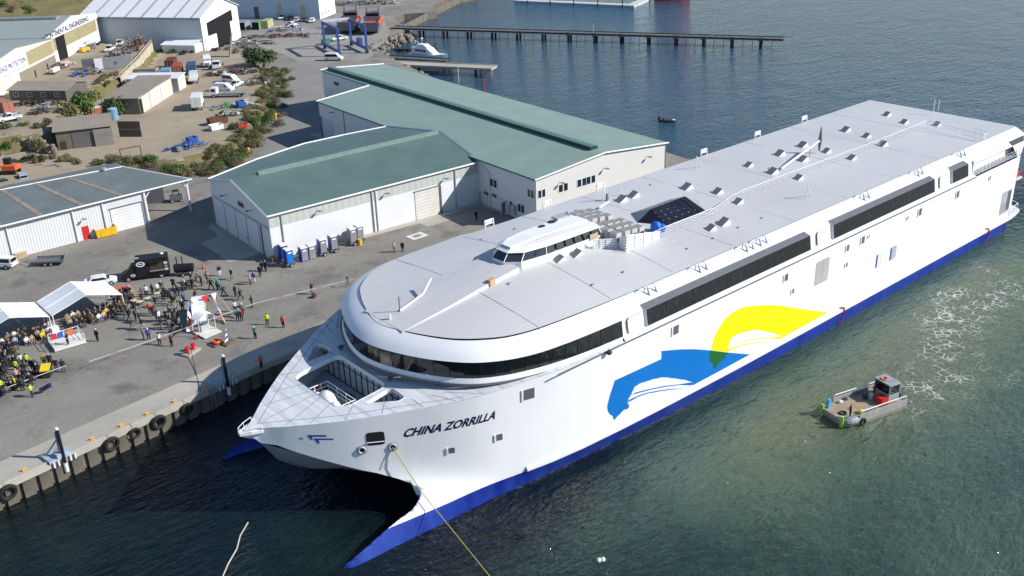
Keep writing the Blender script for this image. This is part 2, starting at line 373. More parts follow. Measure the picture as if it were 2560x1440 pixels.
def skirt(name, poly, z0, z1, m, parent=None):
    b = MB(); n = len(poly)
    for i in range(n):
        p, q = poly[i], poly[(i + 1) % n]; b.add([(p[0], p[1], z0), (q[0], q[1], z0), (q[0], q[1], z1), (p[0], p[1], z1)], [(0, 1, 2, 3)])
    return b.build(name, m, parent)
land = fill('ground', LAND, [], lambda x, y: 2.5, ASPH); struct(land)
skirt('ground_edge', LAND[:22], -3, 2.49, ground_material('rock_bank', (.12, .105, .085), (.2, .175, .14), (.06, .055, .045), .4, .6), land)
# raised ground: dirt yard, upper terrace and the hill behind
YARD = [(22, 112), (33, 116.5), (42, 110.5), (54, 113), (70, 130), (87, 159), (100.5, 190), (104.5, 204), (101, 213.5), (88, 223), (70, 240), (0, 250), (-60, 200), (-60, 126), (4, 124)]
UPPER = [(-60, 130), (10, 143.2), (18.6, 143.2), (27.4, 139), (33.2, 149.4), (43.3, 173), (51, 177), (58.9, 181.5), (71.6, 201), (84, 222), (83, 240), (78, 262), (70, 300), (-200, 300), (-200, 130)]
def terrain_h(x, y):
    dy = pdist(x, y, YARD, True); dy = dy if inpoly(x, y, YARD) else -dy
    du = pdist(x, y, UPPER, True); du = du if inpoly(x, y, UPPER) else -du
    h = 2.2 + 1.8 * sstep(-2.8, .6, dy)
    h = max(h, 2.2 + (1.8 if dy > 0 else 1.8 * sstep(-2.8, .6, dy)) + 3.0 * sstep(-1.0, .3, du))
    hill = max(0, (y - .35 * x) - 232) ; 
    if x < 130: h += .17 * hill * sstep(0, 25, hill) * sstep(135, 95, x)
    return h
def make_terrain():
    step = 1.5; X0, X1, Y0, Y1 = -60, 140, 100, 420
    nx = int((X1 - X0) / step) + 1; ny = int((Y1 - Y0) / step) + 1
    V = []; mi = []
    for j in range(ny):
        for i in range(nx):
            x = X0 + i * step; y = Y0 + j * step; h = terrain_h(x, y)
            if h > 4.3: h += .25 * math.sin(x * .41 + 1) * math.sin(y * .37)
            V.append((x, y, h))
    F = []; M = []
    for j in range(ny - 1):
        for i in range(nx - 1):
            a = j * nx + i; q = (a, a + 1, a + nx + 1, a + nx); hs = [V[k][2] for k in q]
            if max(hs) < 2.45: continue
            x, y = V[a][0], V[a][1]; F.append(q)
            hill = (y - .35 * x) > 238
            M.append(1 if (hill or max(hs) - min(hs) > .35) else 0)
    me = bpy.data.meshes.new('terrain'); me.from_pydata(V, [], F); me.materials.append(DIRT); me.materials.append(HILLG)
    me.polygons.foreach_set('material_index', M); me.polygons.foreach_set('use_smooth', [True] * len(F)); me.update()
    bm = bmesh.new(); bm.from_mesh(me); bmesh.ops.delete(bm, geom=[v for v in bm.verts if not v.link_faces], context='VERTS'); bm.to_mesh(me); bm.free()
    o = bpy.data.objects.new('terrain', me); COL.objects.link(o); struct(o)
make_terrain()
def flat(name, pts, z, m, thick=0.0):
    o = fill(name, [(p[0], p[1]) for p in pts], [], lambda x, y: z, m); return struct(o)
# sealed road beside the long sheds, pale hardstand at the slip
flat('road', [at(*p, 2.5) for p in ((640, 400), (690, 310), (712, 255), (738, 190), (745, 150), (800, 150), (806, 250), (800, 345), (700, 400))], 2.504, ROADM)
flat('hardstand', [at(*p, 2.5) for p in ((745, 152), (700, 132), (640, 112), (600, 112), (598, 92), (650, 62), (700, 52), (780, 62), (880, 45), (960, 52), (975, 80), (960, 108), (935, 125), (930, 140), (905, 152))], 2.506, PALE)
flat('car_park', [at(*p, 2.5) for p in ((600, 60), (690, 25), (850, 62), (840, 85), (700, 55), (640, 64))], 2.508, ROADM)
# quay: concrete capping strip, fender piles on its face
QIN = [(-140, 8.6), (14, 28.4), (60, 31.6), (106.5, 33)]
qc = MB(); qp = [(p[0], p[1]) for p in QUAY] + [(p[0], p[1]) for p in QIN[::-1]]
qc.prism([(x, y - .25 if (x, y) in QUAY else y) for x, y in qp], 1.9, 2.56)
quay = qc.build('quay_edge', CONC); struct(quay)
kb = MB()
for a, c in zip(QUAY, QUAY[1:]):
    d = Vector((c[0] - a[0], c[1] - a[1], 0)).normalized(); nrm = Vector((-d.y, d.x, 0))
    p = Vector((a[0], a[1], 0)) + nrm * -.1; q = Vector((c[0], c[1], 0)) + nrm * -.1
    kb.add([p + Vector((0, 0, 2.555)), q + Vector((0, 0, 2.555)), q + nrm * .3 + Vector((0, 0, 2.555)), p + nrm * .3 + Vector((0, 0, 2.555)), p + Vector((0, 0, 2.7)), q + Vector((0, 0, 2.7)), q + nrm * .3 + Vector((0, 0, 2.7)), p + nrm * .3 + Vector((0, 0, 2.7))], [(0, 1, 5, 4), (1, 2, 6, 5), (2, 3, 7, 6), (3, 0, 4, 7), (4, 5, 6, 7)])
kb.build('kerb', CONC, quay)
PILE = ground_material('pile_concrete', (.10, .09, .075), (.17, .15, .12), (.04, .036, .03), .8, .7, .2)
qd = Vector((13 + 140, 24.1 - 3.4, 0)).normalized(); qn = Vector((-qd.y, qd.x, 0)); qrz = math.atan2(qd.y, qd.x)
def quay_pt(x): return Vector((x, 3.4 + (x + 140) * (24.1 - 3.4) / 153.0, 0))
pm = MB().box((0, 0, 0), (1.15, .5, 3.6)).mesh('pile', PILE)
for i in range(34):
    x = -40 + i * 1.75; p = quay_pt(x); o = bpy.data.objects.new('pile', pm); COL.objects.link(o); o.parent = quay; o.location = (p.x + .02, p.y - .12, .1 + .04 * math.sin(i * 2.1)); o.rotation_euler[2] = qrz

# ================================================================ FERRY
def hull_material():
    m, n, l, b = newmat('hull_paint'); sock(b, 'Roughness').default_value = .32; sock(b, 'Specular IOR Level', 'Specular').default_value = .4
    tc = n.new('ShaderNodeTexCoord'); sp = n.new('ShaderNodeSeparateXYZ'); l.new(tc.outputs['Object'], sp.inputs[0])
    zb = n.new('ShaderNodeMapRange'); zb.inputs[1].default_value = 6; zb.inputs[2].default_value = 44; zb.inputs[3].default_value = 1.74; zb.inputs[4].default_value = 1.86; l.new(sp.outputs[0], zb.inputs[0])
    lt = n.new('ShaderNodeMath'); lt.operation = 'LESS_THAN'; l.new(sp.outputs[2], lt.inputs[0]); l.new(zb.outputs[0], lt.inputs[1])
    nz = n.new('ShaderNodeTexNoise'); nz.inputs['Scale'].default_value = .7; nz.inputs['Detail'].default_value = 6
    mp = n.new('ShaderNodeMapping'); mp.inputs['Scale'].default_value = (1, 1, .25); l.new(tc.outputs['Object'], mp.inputs[0]); l.new(mp.outputs[0], nz.inputs['Vector'])
    bl = n.new('ShaderNodeValToRGB'); e = bl.color_ramp.elements; e[0].position = .3; e[1].position = .75; e[0].color = (.008, .022, .21, 1); e[1].color = (.018, .055, .33, 1); l.new(nz.outputs['Fac'], bl.inputs[0])
    wh = n.new('ShaderNodeValToRGB'); e = wh.color_ramp.elements; e[0].position = .25; e[1].position = .7; e[0].color = (.79, .80, .805, 1); e[1].color = (.835, .84, .845, 1); l.new(nz.outputs['Fac'], wh.inputs[0])
    mx = n.new('ShaderNodeMix'); mx.data_type = 'RGBA'; l.new(lt.outputs[0], mx.inputs[0]); l.new(wh.outputs[0], mx.inputs[6]); l.new(bl.outputs[0], mx.inputs[7])
    l.new(mx.outputs[2], b.inputs['Base Color'])
    n2 = n.new('ShaderNodeTexNoise'); n2.inputs['Scale'].default_value = .8; l.new(tc.outputs['Object'], n2.inputs['Vector'])
    bp = n.new('ShaderNodeBump'); bp.inputs['Strength'].default_value = .2; bp.inputs['Distance'].default_value = .06; l.new(n2.outputs['Fac'], bp.inputs['Height']); l.new(bp.outputs[0], b.inputs['Normal'])
    return m
def plate_material(name, c0, c1, along='X', pitch=.42, streak=.5, seam=6.0):
    """bare plating: fine brushed streaks along one axis, narrow weld ribs"""
    m, n, l, b = newmat(name); sock(b, 'Roughness').default_value = .45; sock(b, 'Specular IOR Level', 'Specular').default_value = .35
    tc = n.new('ShaderNodeTexCoord'); mp = n.new('ShaderNodeMapping'); mp.inputs['Scale'].default_value = (.12, 2.6, 1) if along == 'X' else (2.6, .2, 1)
    l.new(tc.outputs['Object'], mp.inputs[0])
    nz = n.new('ShaderNodeTexNoise'); nz.inputs['Scale'].default_value = 1.0; nz.inputs['Detail'].default_value = 6; nz.inputs['Roughness'].default_value = .7; l.new(mp.outputs[0], nz.inputs['Vector'])
    n2 = n.new('ShaderNodeTexNoise'); n2.inputs['Scale'].default_value = .07; n2.inputs['Detail'].default_value = 4; l.new(tc.outputs['Object'], n2.inputs['Vector'])
    mi = n.new('ShaderNodeMath'); mi.operation = 'MULTIPLY_ADD'; mi.inputs[1].default_value = streak; l.new(nz.outputs['Fac'], mi.inputs[0])
    m3 = n.new('ShaderNodeMath'); m3.operation = 'MULTIPLY'; m3.inputs[1].default_value = 1 - streak; l.new(n2.outputs['Fac'], m3.inputs[0]); l.new(m3.outputs[0], mi.inputs[2])
    cr = n.new('ShaderNodeValToRGB'); e = cr.color_ramp.elements; e[0].position = .33; e[1].position = .66; e[0].color = c0 + (1,); e[1].color = c1 + (1,); l.new(mi.outputs[0], cr.inputs[0])
    wv = n.new('ShaderNodeTexWave'); wv.bands_direction = 'Y' if along == 'X' else 'X'; wv.inputs['Scale'].default_value = .314159 / pitch; wv.inputs['Distortion'].default_value = .3; l.new(tc.outputs['Object'], wv.inputs['Vector'])
    dk = n.new('ShaderNodeMapRange'); dk.inputs[1].default_value = 0; dk.inputs[2].default_value = .18; dk.inputs[3].default_value = .86; dk.inputs[4].default_value = 1; l.new(wv.outputs['Fac'], dk.inputs[0])
    mu = n.new('ShaderNodeVectorMath'); mu.operation = 'SCALE'; l.new(cr.outputs[0], mu.inputs[0]); l.new(dk.outputs[0], mu.inputs['Scale']); l.new(mu.outputs[0], b.inputs['Base Color'])
    bp = n.new('ShaderNodeBump'); bp.inputs['Strength'].default_value = .35; bp.inputs['Distance'].default_value = .03; l.new(wv.outputs['Fac'], bp.inputs['Height']); l.new(bp.outputs[0], b.inputs['Normal'])
    MATS[name] = m; return m
HULLM = hull_material()
ROOFM = plate_material('ferry_roof_plating', (.52, .522, .525), (.60, .602, .605), 'X', .42, .45)
DECKM = plate_material('foredeck_plating', (.50, .53, .56), (.76, .775, .79), 'Y', 1.9, .85)
INNER = mat('inner_hull_grey', (.55, .58, .62), .5, var=.08)
LIVB = mat('livery_blue', (.0, .155, .52), .35, var=.05); LIVY = mat('livery_yellow', (.92, .74, .0), .35, var=.03); LIVG = mat('livery_green', (.01, .12, .03), .35, var=.05)
NAVY = mat('navy_lettering', (.012, .014, .06), .4, var=0)
SEAM = mat('seam_dark', (.03, .034, .05), .5, var=0)

ferry = thing('passenger_ferry', 'white and blue catamaran ferry with a long grey roof moored at the quay', 'ferry')
# --- gunwale (half breadth, height) and hull sides
GX = [0, 1.1, 3.3, 7.35, 11.8, 15.7, 18.9, 22.9, 26, 30, 34, 45, 130]
GB = [.12, .75, 2.85, 6.2, 9.2, 11.6, 13.15, 14.45, 15.2, 15.7, 15.88, 15.9, 15.9]
def gun(x): return Vector((x, -interp(x, GX, GB), min(12.6, 10.3 + .092 * x)))
def deckz(x): return min(12.6, 10.3 + .092 * x)
WX = [2.1, 3.2, 8, 13.5, 19, 24.6, 33.5, 39, 49, 62, 80, 92, 111, 130]
WB = [12.1, 12.7, 12.95, 13.25, 13.5, 14.1, 14.65, 15.0, 15.4, 15.75, 15.85, 15.85, 15.8, 15.8]
def halfb(x, z):
    """half breadth of the outer hull face"""
    U = interp(x, GX, GB); W = interp(x, WX, WB)
    wf = interp(z, [-.8, 0, 1.1, 1.87, 2.0, 2.1, 2.35, 2.87, 3.4, 4.2, 5, 6, 13], [1.04, 1, .93, .87, .82, .73, .5, .34, .19, .08, .02, 0, 0])
    bow = lerp(U, W, wf)
    K = interp(x, [14, 20, 26, 33, 48, 60, 130], [12.2, 13.7, 14.75, 15.35, 15.78, 15.9, 15.9])
    aft = lerp(K, U, (z - 1.9) / 10.7) if z > 1.9 else lerp(W, K, max(0, z) / 1.9)
    return lerp(bow, aft, sstep(13, 27, x))
ARCH = [(1.2, 8.75), (2.3, 8.5), (3.8, 7.6), (5.4, 6.75), (7, 5.95), (8.35, 5.3), (9.4, 4.9), (10.2, 4.5), (11.1, 4.05), (11.9, 3.52), (12.25, 3.15), (12.35, 2.87), (12.2, 2.6), (11.85, 2.35), (11.2, 2.2), (10.5, 2.1), (9.6, 2.04), (8.9, 2.0), (7.9, 1.87), (6.4, 1.5), (5, 1.1), (3.2, .6), (2.3, .25), (2.2, 0)]
def hull_mesh(sg):
    top = [(x, deckz(x)) for x in [130 - 3.5] + [122 - 4 * i for i in range(22)] + [34, 31, 28.5, 26, 24, 22, 20, 18, 16, 14, 12, 10, 8, 6.5, 5, 3.5, 2.2, 1.1, .5, 0]]
    poly = top + ARCH + [(2.35, -.7)] + [(x, -.7) for x in (4, 8, 13, 19, 26, 34, 45, 60, 80, 100, 115, 126.5)]
    bm = bmesh.new(); vs = [bm.verts.new((x, 0, z)) for x, z in poly]
    es = [bm.edges.new((vs[i], vs[(i + 1) % len(vs)])) for i in range(len(vs))]
    bmesh.ops.triangle_fill(bm, use_beauty=True, edges=es)
    for x in [1, 2, 3, 4, 5, 6, 7, 8, 9, 10, 11, 12, 13, 14, 15, 16, 17, 18, 19, 20, 21.5, 23, 25, 27, 29, 31, 34, 38, 42, 47, 53, 60, 70, 82, 95, 110]:
        bmesh.ops.bisect_plane(bm, geom=bm.verts[:] + bm.edges[:] + bm.faces[:], plane_co=(x, 0, 0), plane_no=(1, 0, 0))
    for z in [0, .35, .7, 1.0, 1.3, 1.6, 1.9, 2.3, 2.8, 3.4, 4.2, 5.2, 6.4, 8, 9.6, 11.2]:
        bmesh.ops.bisect_plane(bm, geom=bm.verts[:] + bm.edges[:] + bm.faces[:], plane_co=(0, 0, z), plane_no=(0, 0, 1))
    bmesh.ops.remove_doubles(bm, verts=bm.verts, dist=1e-4)
    for v in bm.verts: v.co.y = sg * halfb(v.co.x, v.co.z)
    V = [v.co[:] for v in bm.verts]; bm.verts.index_update(); F = [[v.index for v in f.verts] for f in bm.faces]; bm.free(); return V, F
hm = MB()
for sg in (-1, 1): hm.add(*hull_mesh(sg))
# inner faces of the two demihulls and the tunnel
AR3 = [(x, halfb(x, z), z) for x, z in ARCH]
for sg in (1, -1):
    up = AR3[9:][::-1] + [(12.6, 9.0, 3.6), (20, 8.6, 4.2), (60, 8.5, 4.2), (126, 8.5, 4.2)]
    lo = []
    for k, p in enumerate(up):
        if p[0] >= 13: lo.append((p[0], 8.5, -.7))
        else: t = k / 16.0; lo.append((lerp(2.5, 16, t), lerp(11.95, 9.0, min(1, t * 1.1)), -.7))
    hm.loft([[(a[0], -a[1] * sg, a[2]), (b[0], -b[1] * sg, b[2])] for a, b in zip(up, lo)], 0, closed=False)
    hm.add([(126.5, -15.8 * sg, -.7), (126.5, -8.5 * sg, -.7), (126.5, -8.5 * sg, 4.2), (126.5, -15.85 * sg, 4.2)], [(0, 1, 2, 3)])
hull = hm.build('hull', HULLM, ferry, smooth=True)
fixn(hull); bvh = BVHTree.FromPolygons([v.co[:] for v in hull.data.vertices], [p.vertices[:] for p in hull.data.polygons])
cb = MB()
AE = AR3[0:10:1][::2] + [AR3[9], (12.6, 9.0, 3.6), (20, 8.6, 4.2), (126, 8.5, 4.2)]
KE = [(1.25, 8.7), (3.0, 5.6), (5.0, 3.85), (7.5, 3.35), (10, 3.3), (12.5, 3.35), (15, 3.5), (22, 4.15), (126, 4.2)]
cb.loft([[(a[0], -a[1], a[2]), (lerp(a[0], k[0], .75), -a[1] * .45, lerp(a[2], k[1], .6)), (k[0], 0, k[1]), (lerp(a[0], k[0], .75), a[1] * .45, lerp(a[2], k[1], .6)), (a[0], a[1], a[2])] for a, k in zip(AE, KE)], 0, closed=False)
fixn(cb.build('centre_bow', mat('underside_grey', (.33, .36, .40), .5, var=.08), ferry, smooth=True))
# transom, aft platform
st = MB(); st.bb(126.4, 127.2, -15.85, 15.85, 4.2, 12.58); st.bb(110, 127.4, -15.2, 15.2, 12.4, 12.62)
st.build('transom', WHITE, ferry)
for sg in (-1, 1):
    pl = MB(); pl.prism([(124, sg * 15.75), (128.5, sg * 16.1), (131.5, sg * 15.6), (132.6, sg * 14), (132.6, sg * 11), (126.5, sg * 11)], 1.95, 2.4)
    pl.path([(127, sg * 15.8, 3.4), (131.4, sg * 15.2, 3.4), (132.3, sg * 13.6, 3.4), (132.3, sg * 11.2, 3.4)], .06)
    for p in ((127, 15.8), (129, 15.6), (131.4, 15.2), (132.3, 13.6), (132.3, 11.2)): pl.tube((p[0], sg * p[1], 2.35), (p[0], sg * p[1], 3.4), .05)
    pl.build('stern_platform', WHITE2, ferry)
ra = MB(); ra.bb(128.0, 130.0, -14.4, -12.6, 2.4, 3.3, 0); ra.bb(128.3, 129.6, -14.2, -12.9, 3.3, 3.5, 1); ra.build('red_capstan', [RED, GREYM], ferry)
sp = MB(); sp.bb(126.8, 130.6, -15.4, -12.0, 8.0, 8.25, 0); sp.path([(127, -15.3, 9.2), (130.4, -15.3, 9.2), (130.4, -12.1, 9.2)], .06, mi=1)
for p in ((127, -15.3), (128.7, -15.3), (130.4, -15.3), (130.4, -13.7), (130.4, -12.1)): sp.tube((p[0], p[1], 8.2), (p[0], p[1], 9.2), .05, mi=1)
sp.bb(129.2, 130.2, -15.1, -14.3, 8.25, 9.0, 1); sp.bb(127.5, 129, -15.0, -14.2, 6.0, 8.0, 0); sp.build('stern_walkway', [WHITE2, RED], ferry)
# stair recess in the hull side near the stern
rc = MB(); rc.bb(122.9, 126.2, -15.935, -15.87, 3.6, 7.4, 0); rc.bb(124.9, 126.1, -15.945, -15.90, 4.0, 7.2, 1)
for k in range(5): rc.bb(123.1, 124.8, -15.96, -15.9, 4.0 + k * .35, 4.07 + k * .35, 1)
rc.build('stair_recess', [GREYL, GREYD], ferry)
# rub rail along the knuckle and dark strake under the windows
rr = MB()
for sg in (-1, 1):
    xs = [23, 26, 30, 36, 44, 55, 70, 90, 110, 127.5]
    pts = []
    for x in xs:
        h = bvh.ray_cast(Vector((x, -40 * 1.0, 1.98)), Vector((0, 1, 0)))[0]; y = h.y if h else -15.9
        pts.append((x, sg * abs(y)))
    rr.loft([[(x, (y if sg == -1 else y) + sg * .0, 2.5), (x, y + sg * .32, 2.18), (x, y + sg * .32, 1.95), (x, y - sg * .02, 1.84)] for x, y in ((p[0], p[1] if sg == -1 else abs(p[1])) for p in pts)], 0, closed=False)
ro_ = rr.build('rub_rail', [WHITE2, mat('rail_top_grey', (.50, .50, .50), .6, var=.08)], ferry)
for p in ro_.data.polygons:
    if abs(p.normal.z) > .3 and p.center.z > 2.1: p.material_index = 1
# bow nose plate and its rail
bn = MB(); bn.prism([(-.5, -.2), (.5, -.75), (1.5, -1.15), (1.5, 1.15), (.5, .75), (-.5, .2)], 9.95, 10.25)
bn.add([(-.5, -.2, 9.95), (1.3, -.8, 9.95), (1.25, -.1, 8.75), (1.3, .8, 9.95), (-.5, .2, 9.95)], [(0, 1, 2), (2, 3, 4), (0, 2, 4)])
bn.path([(1.4, -1.05, 10.75), (.4, -.7, 10.72), (-.45, -.15, 10.7), (-.45, .15, 10.7), (.4, .7, 10.72), (1.4, 1.05, 10.75)], .035)
for p in ((.4, -.7), (-.45, -.15), (-.45, .15), (.4, .7), (1.4, 1.05), (1.4, -1.05)): bn.tube((p[0], p[1], 10.2), (p[0], p[1], 10.73), .03)
bn.build('bow_platform', WHITE, ferry)

# --- foredeck with its mooring wells
def rounded(P, r=.35):
    out = []; n = len(P)
    for i in range(n):
        p = Vector(P[i]); a = (Vector(P[i - 1]) - p); c = (Vector(P[(i + 1) % n]) - p); ra_ = min(r, a.length * .45, c.length * .45)
        s = p + a.normalized() * ra_; e = p + c.normalized() * ra_
        out += [tuple(s), tuple(s.lerp(p, .55).lerp(e.lerp(p, .55), .5)), tuple(e)]
    return out
MAIN = rounded([(8.1, 4.3), (9.0, 4.75), (13.2, 4.75), (13.7, 4.3), (13.7, -3.9), (13.2, -4.4), (9.2, -4.4), (8.1, -3.5)], .3)
SIDEN = rounded([(10.3, -5.25), (13.2, -4.95), (13.75, -5.3), (13.6, -7.5), (12.9, -7.6)], .35)
SIDEF = rounded([(10.4, 6.0), (13.4, 5.65), (13.8, 6.0), (13.7, 8.1), (12.9, 8.35)], .35)
edge = [gun(x) for x in [.0, .5, 1.1, 2, 3.3, 4.6, 6, 7.35, 9, 10.5, 11.8, 13.5, 15.7, 17.3, 18.9, 21, 22.9, 24.5, 26, 28, 30, 33, 36]]
outer = [(p.x, p.y) for p in edge] + [(p.x, -p.y) for p in edge[::-1]]
foredeck = fill('foredeck', outer, [MAIN, SIDEN, SIDEF], lambda x, y: deckz(x) + .01, DECKM, ferry)
wm = MB()
for loop in (MAIN, SIDEN, SIDEF):
    n = len(loop)
    for i in range(n):
        p, q = loop[i], loop[(i + 1) % n]
        zz = [deckz(p[0]), deckz(q[0])]
        wm.add([(p[0], p[1], zz[0] + .06), (q[0], q[1], zz[1] + .06), (q[0], q[1], zz[1] - .45), (p[0], p[1], zz[0] - .45)], [(0, 1, 2, 3)])
wm.build('well_coaming', WHITE, ferry)
wi = MB(); wi.prism([(7.4, -5.4), (14.1, -8.4), (14.1, 8.4), (7.4, 5.4)], 7.9, 8.05, 1)
wi.add([(14.0, -8.6, 8), (14.0, 8.6, 8), (14.0, 8.6, 11.5), (14.0, -8.6, 11.5)], [(0, 1, 2, 3)], 0)
wi.add([(7.4, -5.4, 8), (7.4, 5.4, 8), (7.4, 5.4, 10.9), (7.4, -5.4, 10.9)], [(3, 2, 1, 0)], 0)
for sg in (-1, 1): wi.add([(7.4, sg * 5.4, 8), (14, sg * 8.5, 8), (14, sg * 8.5, 11.5), (7.4, sg * 5.4, 10.9)], [(0, 1, 2, 3)], 0)
wi.build('mooring_well', [INNER, GREYL], ferry)
wf = MB()
for k in range(15): wf.bb(13.90, 13.98, -8.0 + k * 1.12, -7.95 + k * 1.12, 8.05, 11.4)
wf.bb(13.91, 13.97, -8.4, 8.4, 10.3, 10.36); wf.bb(13.90, 13.99, -8.4, 8.4, 8.05, 8.12)
wf.build('well_stiffeners', SEAM, ferry)
# covered winch, guard rail, deck gear
wn_ = MB(); wn_.ball((9.25, .1, 9.7), (.85, 1.3, 1.1), 12, 7); wn_.ball((9.0, 1.6, 9.4), (.6, .8, .75), 10, 6); wn_.ball((9.4, -1.1, 9.3), (.6, .7, .9), 10, 6)
wn_.build('covered_winch', WHITE, ferry, smooth=True)
gr = MB(); rp = [(8.5, 2.6), (10.9, 2.6), (10.9, -2.6), (8.5, -2.6)]
for z in (9.3, 9.8, 10.3): gr.path([(p[0], p[1], z) for p in rp], .05)
for a, c in zip(rp, rp[1:]):
    for k in range(4): t = k / 3; gr.tube((lerp(a[0], c[0], t), lerp(a[1], c[1], t), 8.05), (lerp(a[0], c[0], t), lerp(a[1], c[1], t), 10.3), .05)
gr.build('guard_rail', WHITE, ferry)
dg = MB()
for k, (x, y) in enumerate(((11.8, 3.2), (12.6, 1.6), (12.2, -2.6), (11.6, 4.6))): dg.tube((x, y - .3, 8.4), (x, y + .5, 8.4), .25, .25, 10); dg.box((x, y, 8.2), (.5, 1.2, .3), .3)
dg.path([(9.2, -3.6, 8.2), (9.2, -3.6, 10.2), (9.2, -3.2, 10.2)], .06)
dg.build('deck_winches', GREYD, ferry)
for (x, y) in ((14.4, 5.4), (14.3, -3.9)): hs = MB(); hs.ball((x, y, deckz(x) + .3), (.3, .25, .25)); hs.tube((x, y, deckz(x)), (x + .5, y - .1, deckz(x) + .5), .07); hs.build('deck_light', GREYD, ferry)
# foredeck plate seams
fs = MB()
def seam(p, q, w=.05):
    p = Vector((p[0], p[1], deckz(p[0]) + .02)); q = Vector((q[0], q[1], deckz(q[0]) + .02)); d = (q - p).normalized(); s = Vector((-d.y, d.x, 0)) * w
    fs.add([p - s, q - s, q + s, p + s], [(0, 1, 2, 3)])
for sg in (-1, 1):
    seam((1.5, .0), (7.9, sg * 5.4)); seam((7.9, sg * 5.4), (17.5, sg * 11.9)); seam((3.2, sg * 2.4), (8.0, sg * .9)); seam((5.0, sg * 4.0), (8.2, sg * 2.6)); seam((7.5, sg * 6.1), (9.4, sg * 4.7)); seam((10.5, sg * 8.0), (11.8, sg * 6.6)); seam((13.8, sg * 10.2), (13.9, sg * 8.3)); seam((16.5, sg * 11.8), (15.6, sg * 9.2)); seam((19, sg * 12.9), (16.6, sg * 9.6))
seam((2.2, 0), (8.1, 0)); 
fs.build('deck_seams', mat('plate_seam', (.33, .35, .38), .6, var=0), ferry)

# --- superstructure: plan curves at each level (x, half breadth)
def planc(pts, xs_end):
    P = [Vector((p[0], p[1], 0)) for p in pts]; P = [Vector((pts[1][0], -pts[1][1], 0))] + P
    c = catmull(P, 6)[6:]; return c
LR = [(16.0, 0), (16.85, 3.5), (18.4, 7.0), (20.1, 9.3), (22.8, 11.3), (25.6, 12.2), (28.6, 12.55), (33, 12.8), (39, 13.0)]
LB = [(13.95, 0), (14.6, 3.6), (16.4, 7.8), (18.8, 11.15), (21.5, 13.15), (24.6, 14.3), (28, 14.8), (32, 15.05), (36, 15.15)]
LG = [(14.05, 0), (14.7, 3.7), (16.5, 7.85), (18.8, 11.0), (21.4, 12.8), (24.6, 14.0), (28, 14.75), (32, 15.2), (36, 15.4)]
cR, cB, cG = planc(LR, 0), planc(LB, 0), planc(LG, 0)
def sidepts(c): return [Vector((p.x, -p.y, 0)) for p in c[::-1]] + [Vector((p.x, p.y, 0)) for p in c[1:]]
def L(c, z, dx=0, k=1.0): return [(p.x + dx, p.y * k, z) for p in c]
sR, sB, sG = sidepts(cR), sidepts(cB), sidepts(cG)
mid1 = [((a.x * .62 + b.x * .38) - .18 * (1 if abs(a.y) < 10 else 0), (a.y * .55 + b.y * .45) * 1.01, 15.72) for a, b in zip(sR, sB)]
mid2 = [(a.x * .25 + b.x * .75 - .06, (a.y * .22 + b.y * .78), 15.28) for a, b in zip(sR, sB)]
ss = MB()
ss.loft([L(sR, 16.1), mid1, mid2, L(sB, 14.85)], 0, closed=False)
ss.loft([L(sG, 13.05, -.02), L(sG, 12.5, -.25, 1.012)], 0, closed=False)
# straight sides aft of the curved front (recessed wall where the slide doors are)
for sg in (-1, 1):
    for x0, x1 in ((36, 126.8),):
        prof = [(13, 16.1), (14.6, 15.3), (14.95, 14.85), (15.25, 13.05), (15.86, 12.62)]
        ss.loft([[(x, sg * y, z) for y, z in prof] for x in (x0, 112.5)], 0, closed=False)
        ss.loft([[(x, sg * y, z) for y, z in ((13, 16.1), (14.6, 15.3), (15.0, 14.25))] for x in (112.5, 130.4)], 0, closed=False)
    # white closing pieces between the curved window band and the recessed wall
    ss.add([(36, sg * 13, 16.1), (36, sg * 14.6, 15.3), (36, sg * 15.15, 14.85), (36, sg * 15.4, 13.05), (36, sg * 15.86, 12.6), (36, sg * 15.25, 13.05), (36, sg * 14.95, 14.85)], [(0, 1, 2, 3, 4, 5, 6)])
    # aft balcony: side deck, inner wall, raked stern wing
    ss.bb(112.4, 127, sg * 14.2 - .1, sg * 14.2 + .1, 12.6, 15.2)
    ss.bb(112.35, 112.55, min(sg * 12.6, sg * 15.25), max(sg * 12.6, sg * 15.25), 12.6, 14.9)
    ss.add([(125.6, sg * 15.05, 14.3), (129.9, sg * 15.05, 14.3), (127.8, sg * 15.6, 12.6), (126.6, sg * 15.6, 12.6)], [(0, 1, 2, 3)])
    ss.add([(130.6, sg * 13, 16.1), (130.6, sg * 14.6, 15.3), (130.2, sg * 15, 14.3), (127.8, sg * 15.6, 12.6), (127.8, sg * 12.5, 12.6)], [(0, 1, 2, 3, 4)])
ss.add([(130.6, -13, 16.1), (130.6, 13, 16.1), (127.8, 12.6, 12.6), (127.8, -12.6, 12.6)], [(0, 1, 2, 3)])
sup = ss.build('superstructure', WHITE, ferry, smooth=False); fixn(sup)
for p in sup.data.polygons:
    if p.center.x < 36 and p.center.z > 13.2: p.use_smooth = True
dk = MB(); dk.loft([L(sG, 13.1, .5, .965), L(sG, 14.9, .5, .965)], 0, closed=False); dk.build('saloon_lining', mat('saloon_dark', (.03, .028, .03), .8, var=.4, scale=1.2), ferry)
# black strake line
sk = MB()
sk.loft([L(sG, 12.62, -.30, 1.018), L(sG, 12.40, -.34, 1.024), L(sG, 12.40, -.1, 1.0)], 0, closed=False)
for sg in (-1, 1): sk.loft([[(x, sg * 15.93, 12.66), (x, sg * 15.95, 12.50), (x, sg * 15.9, 12.42)] for x in (26, 30, 34, 36, 112.4)], 0, closed=False)
sk.build('strake', GREYD, ferry)
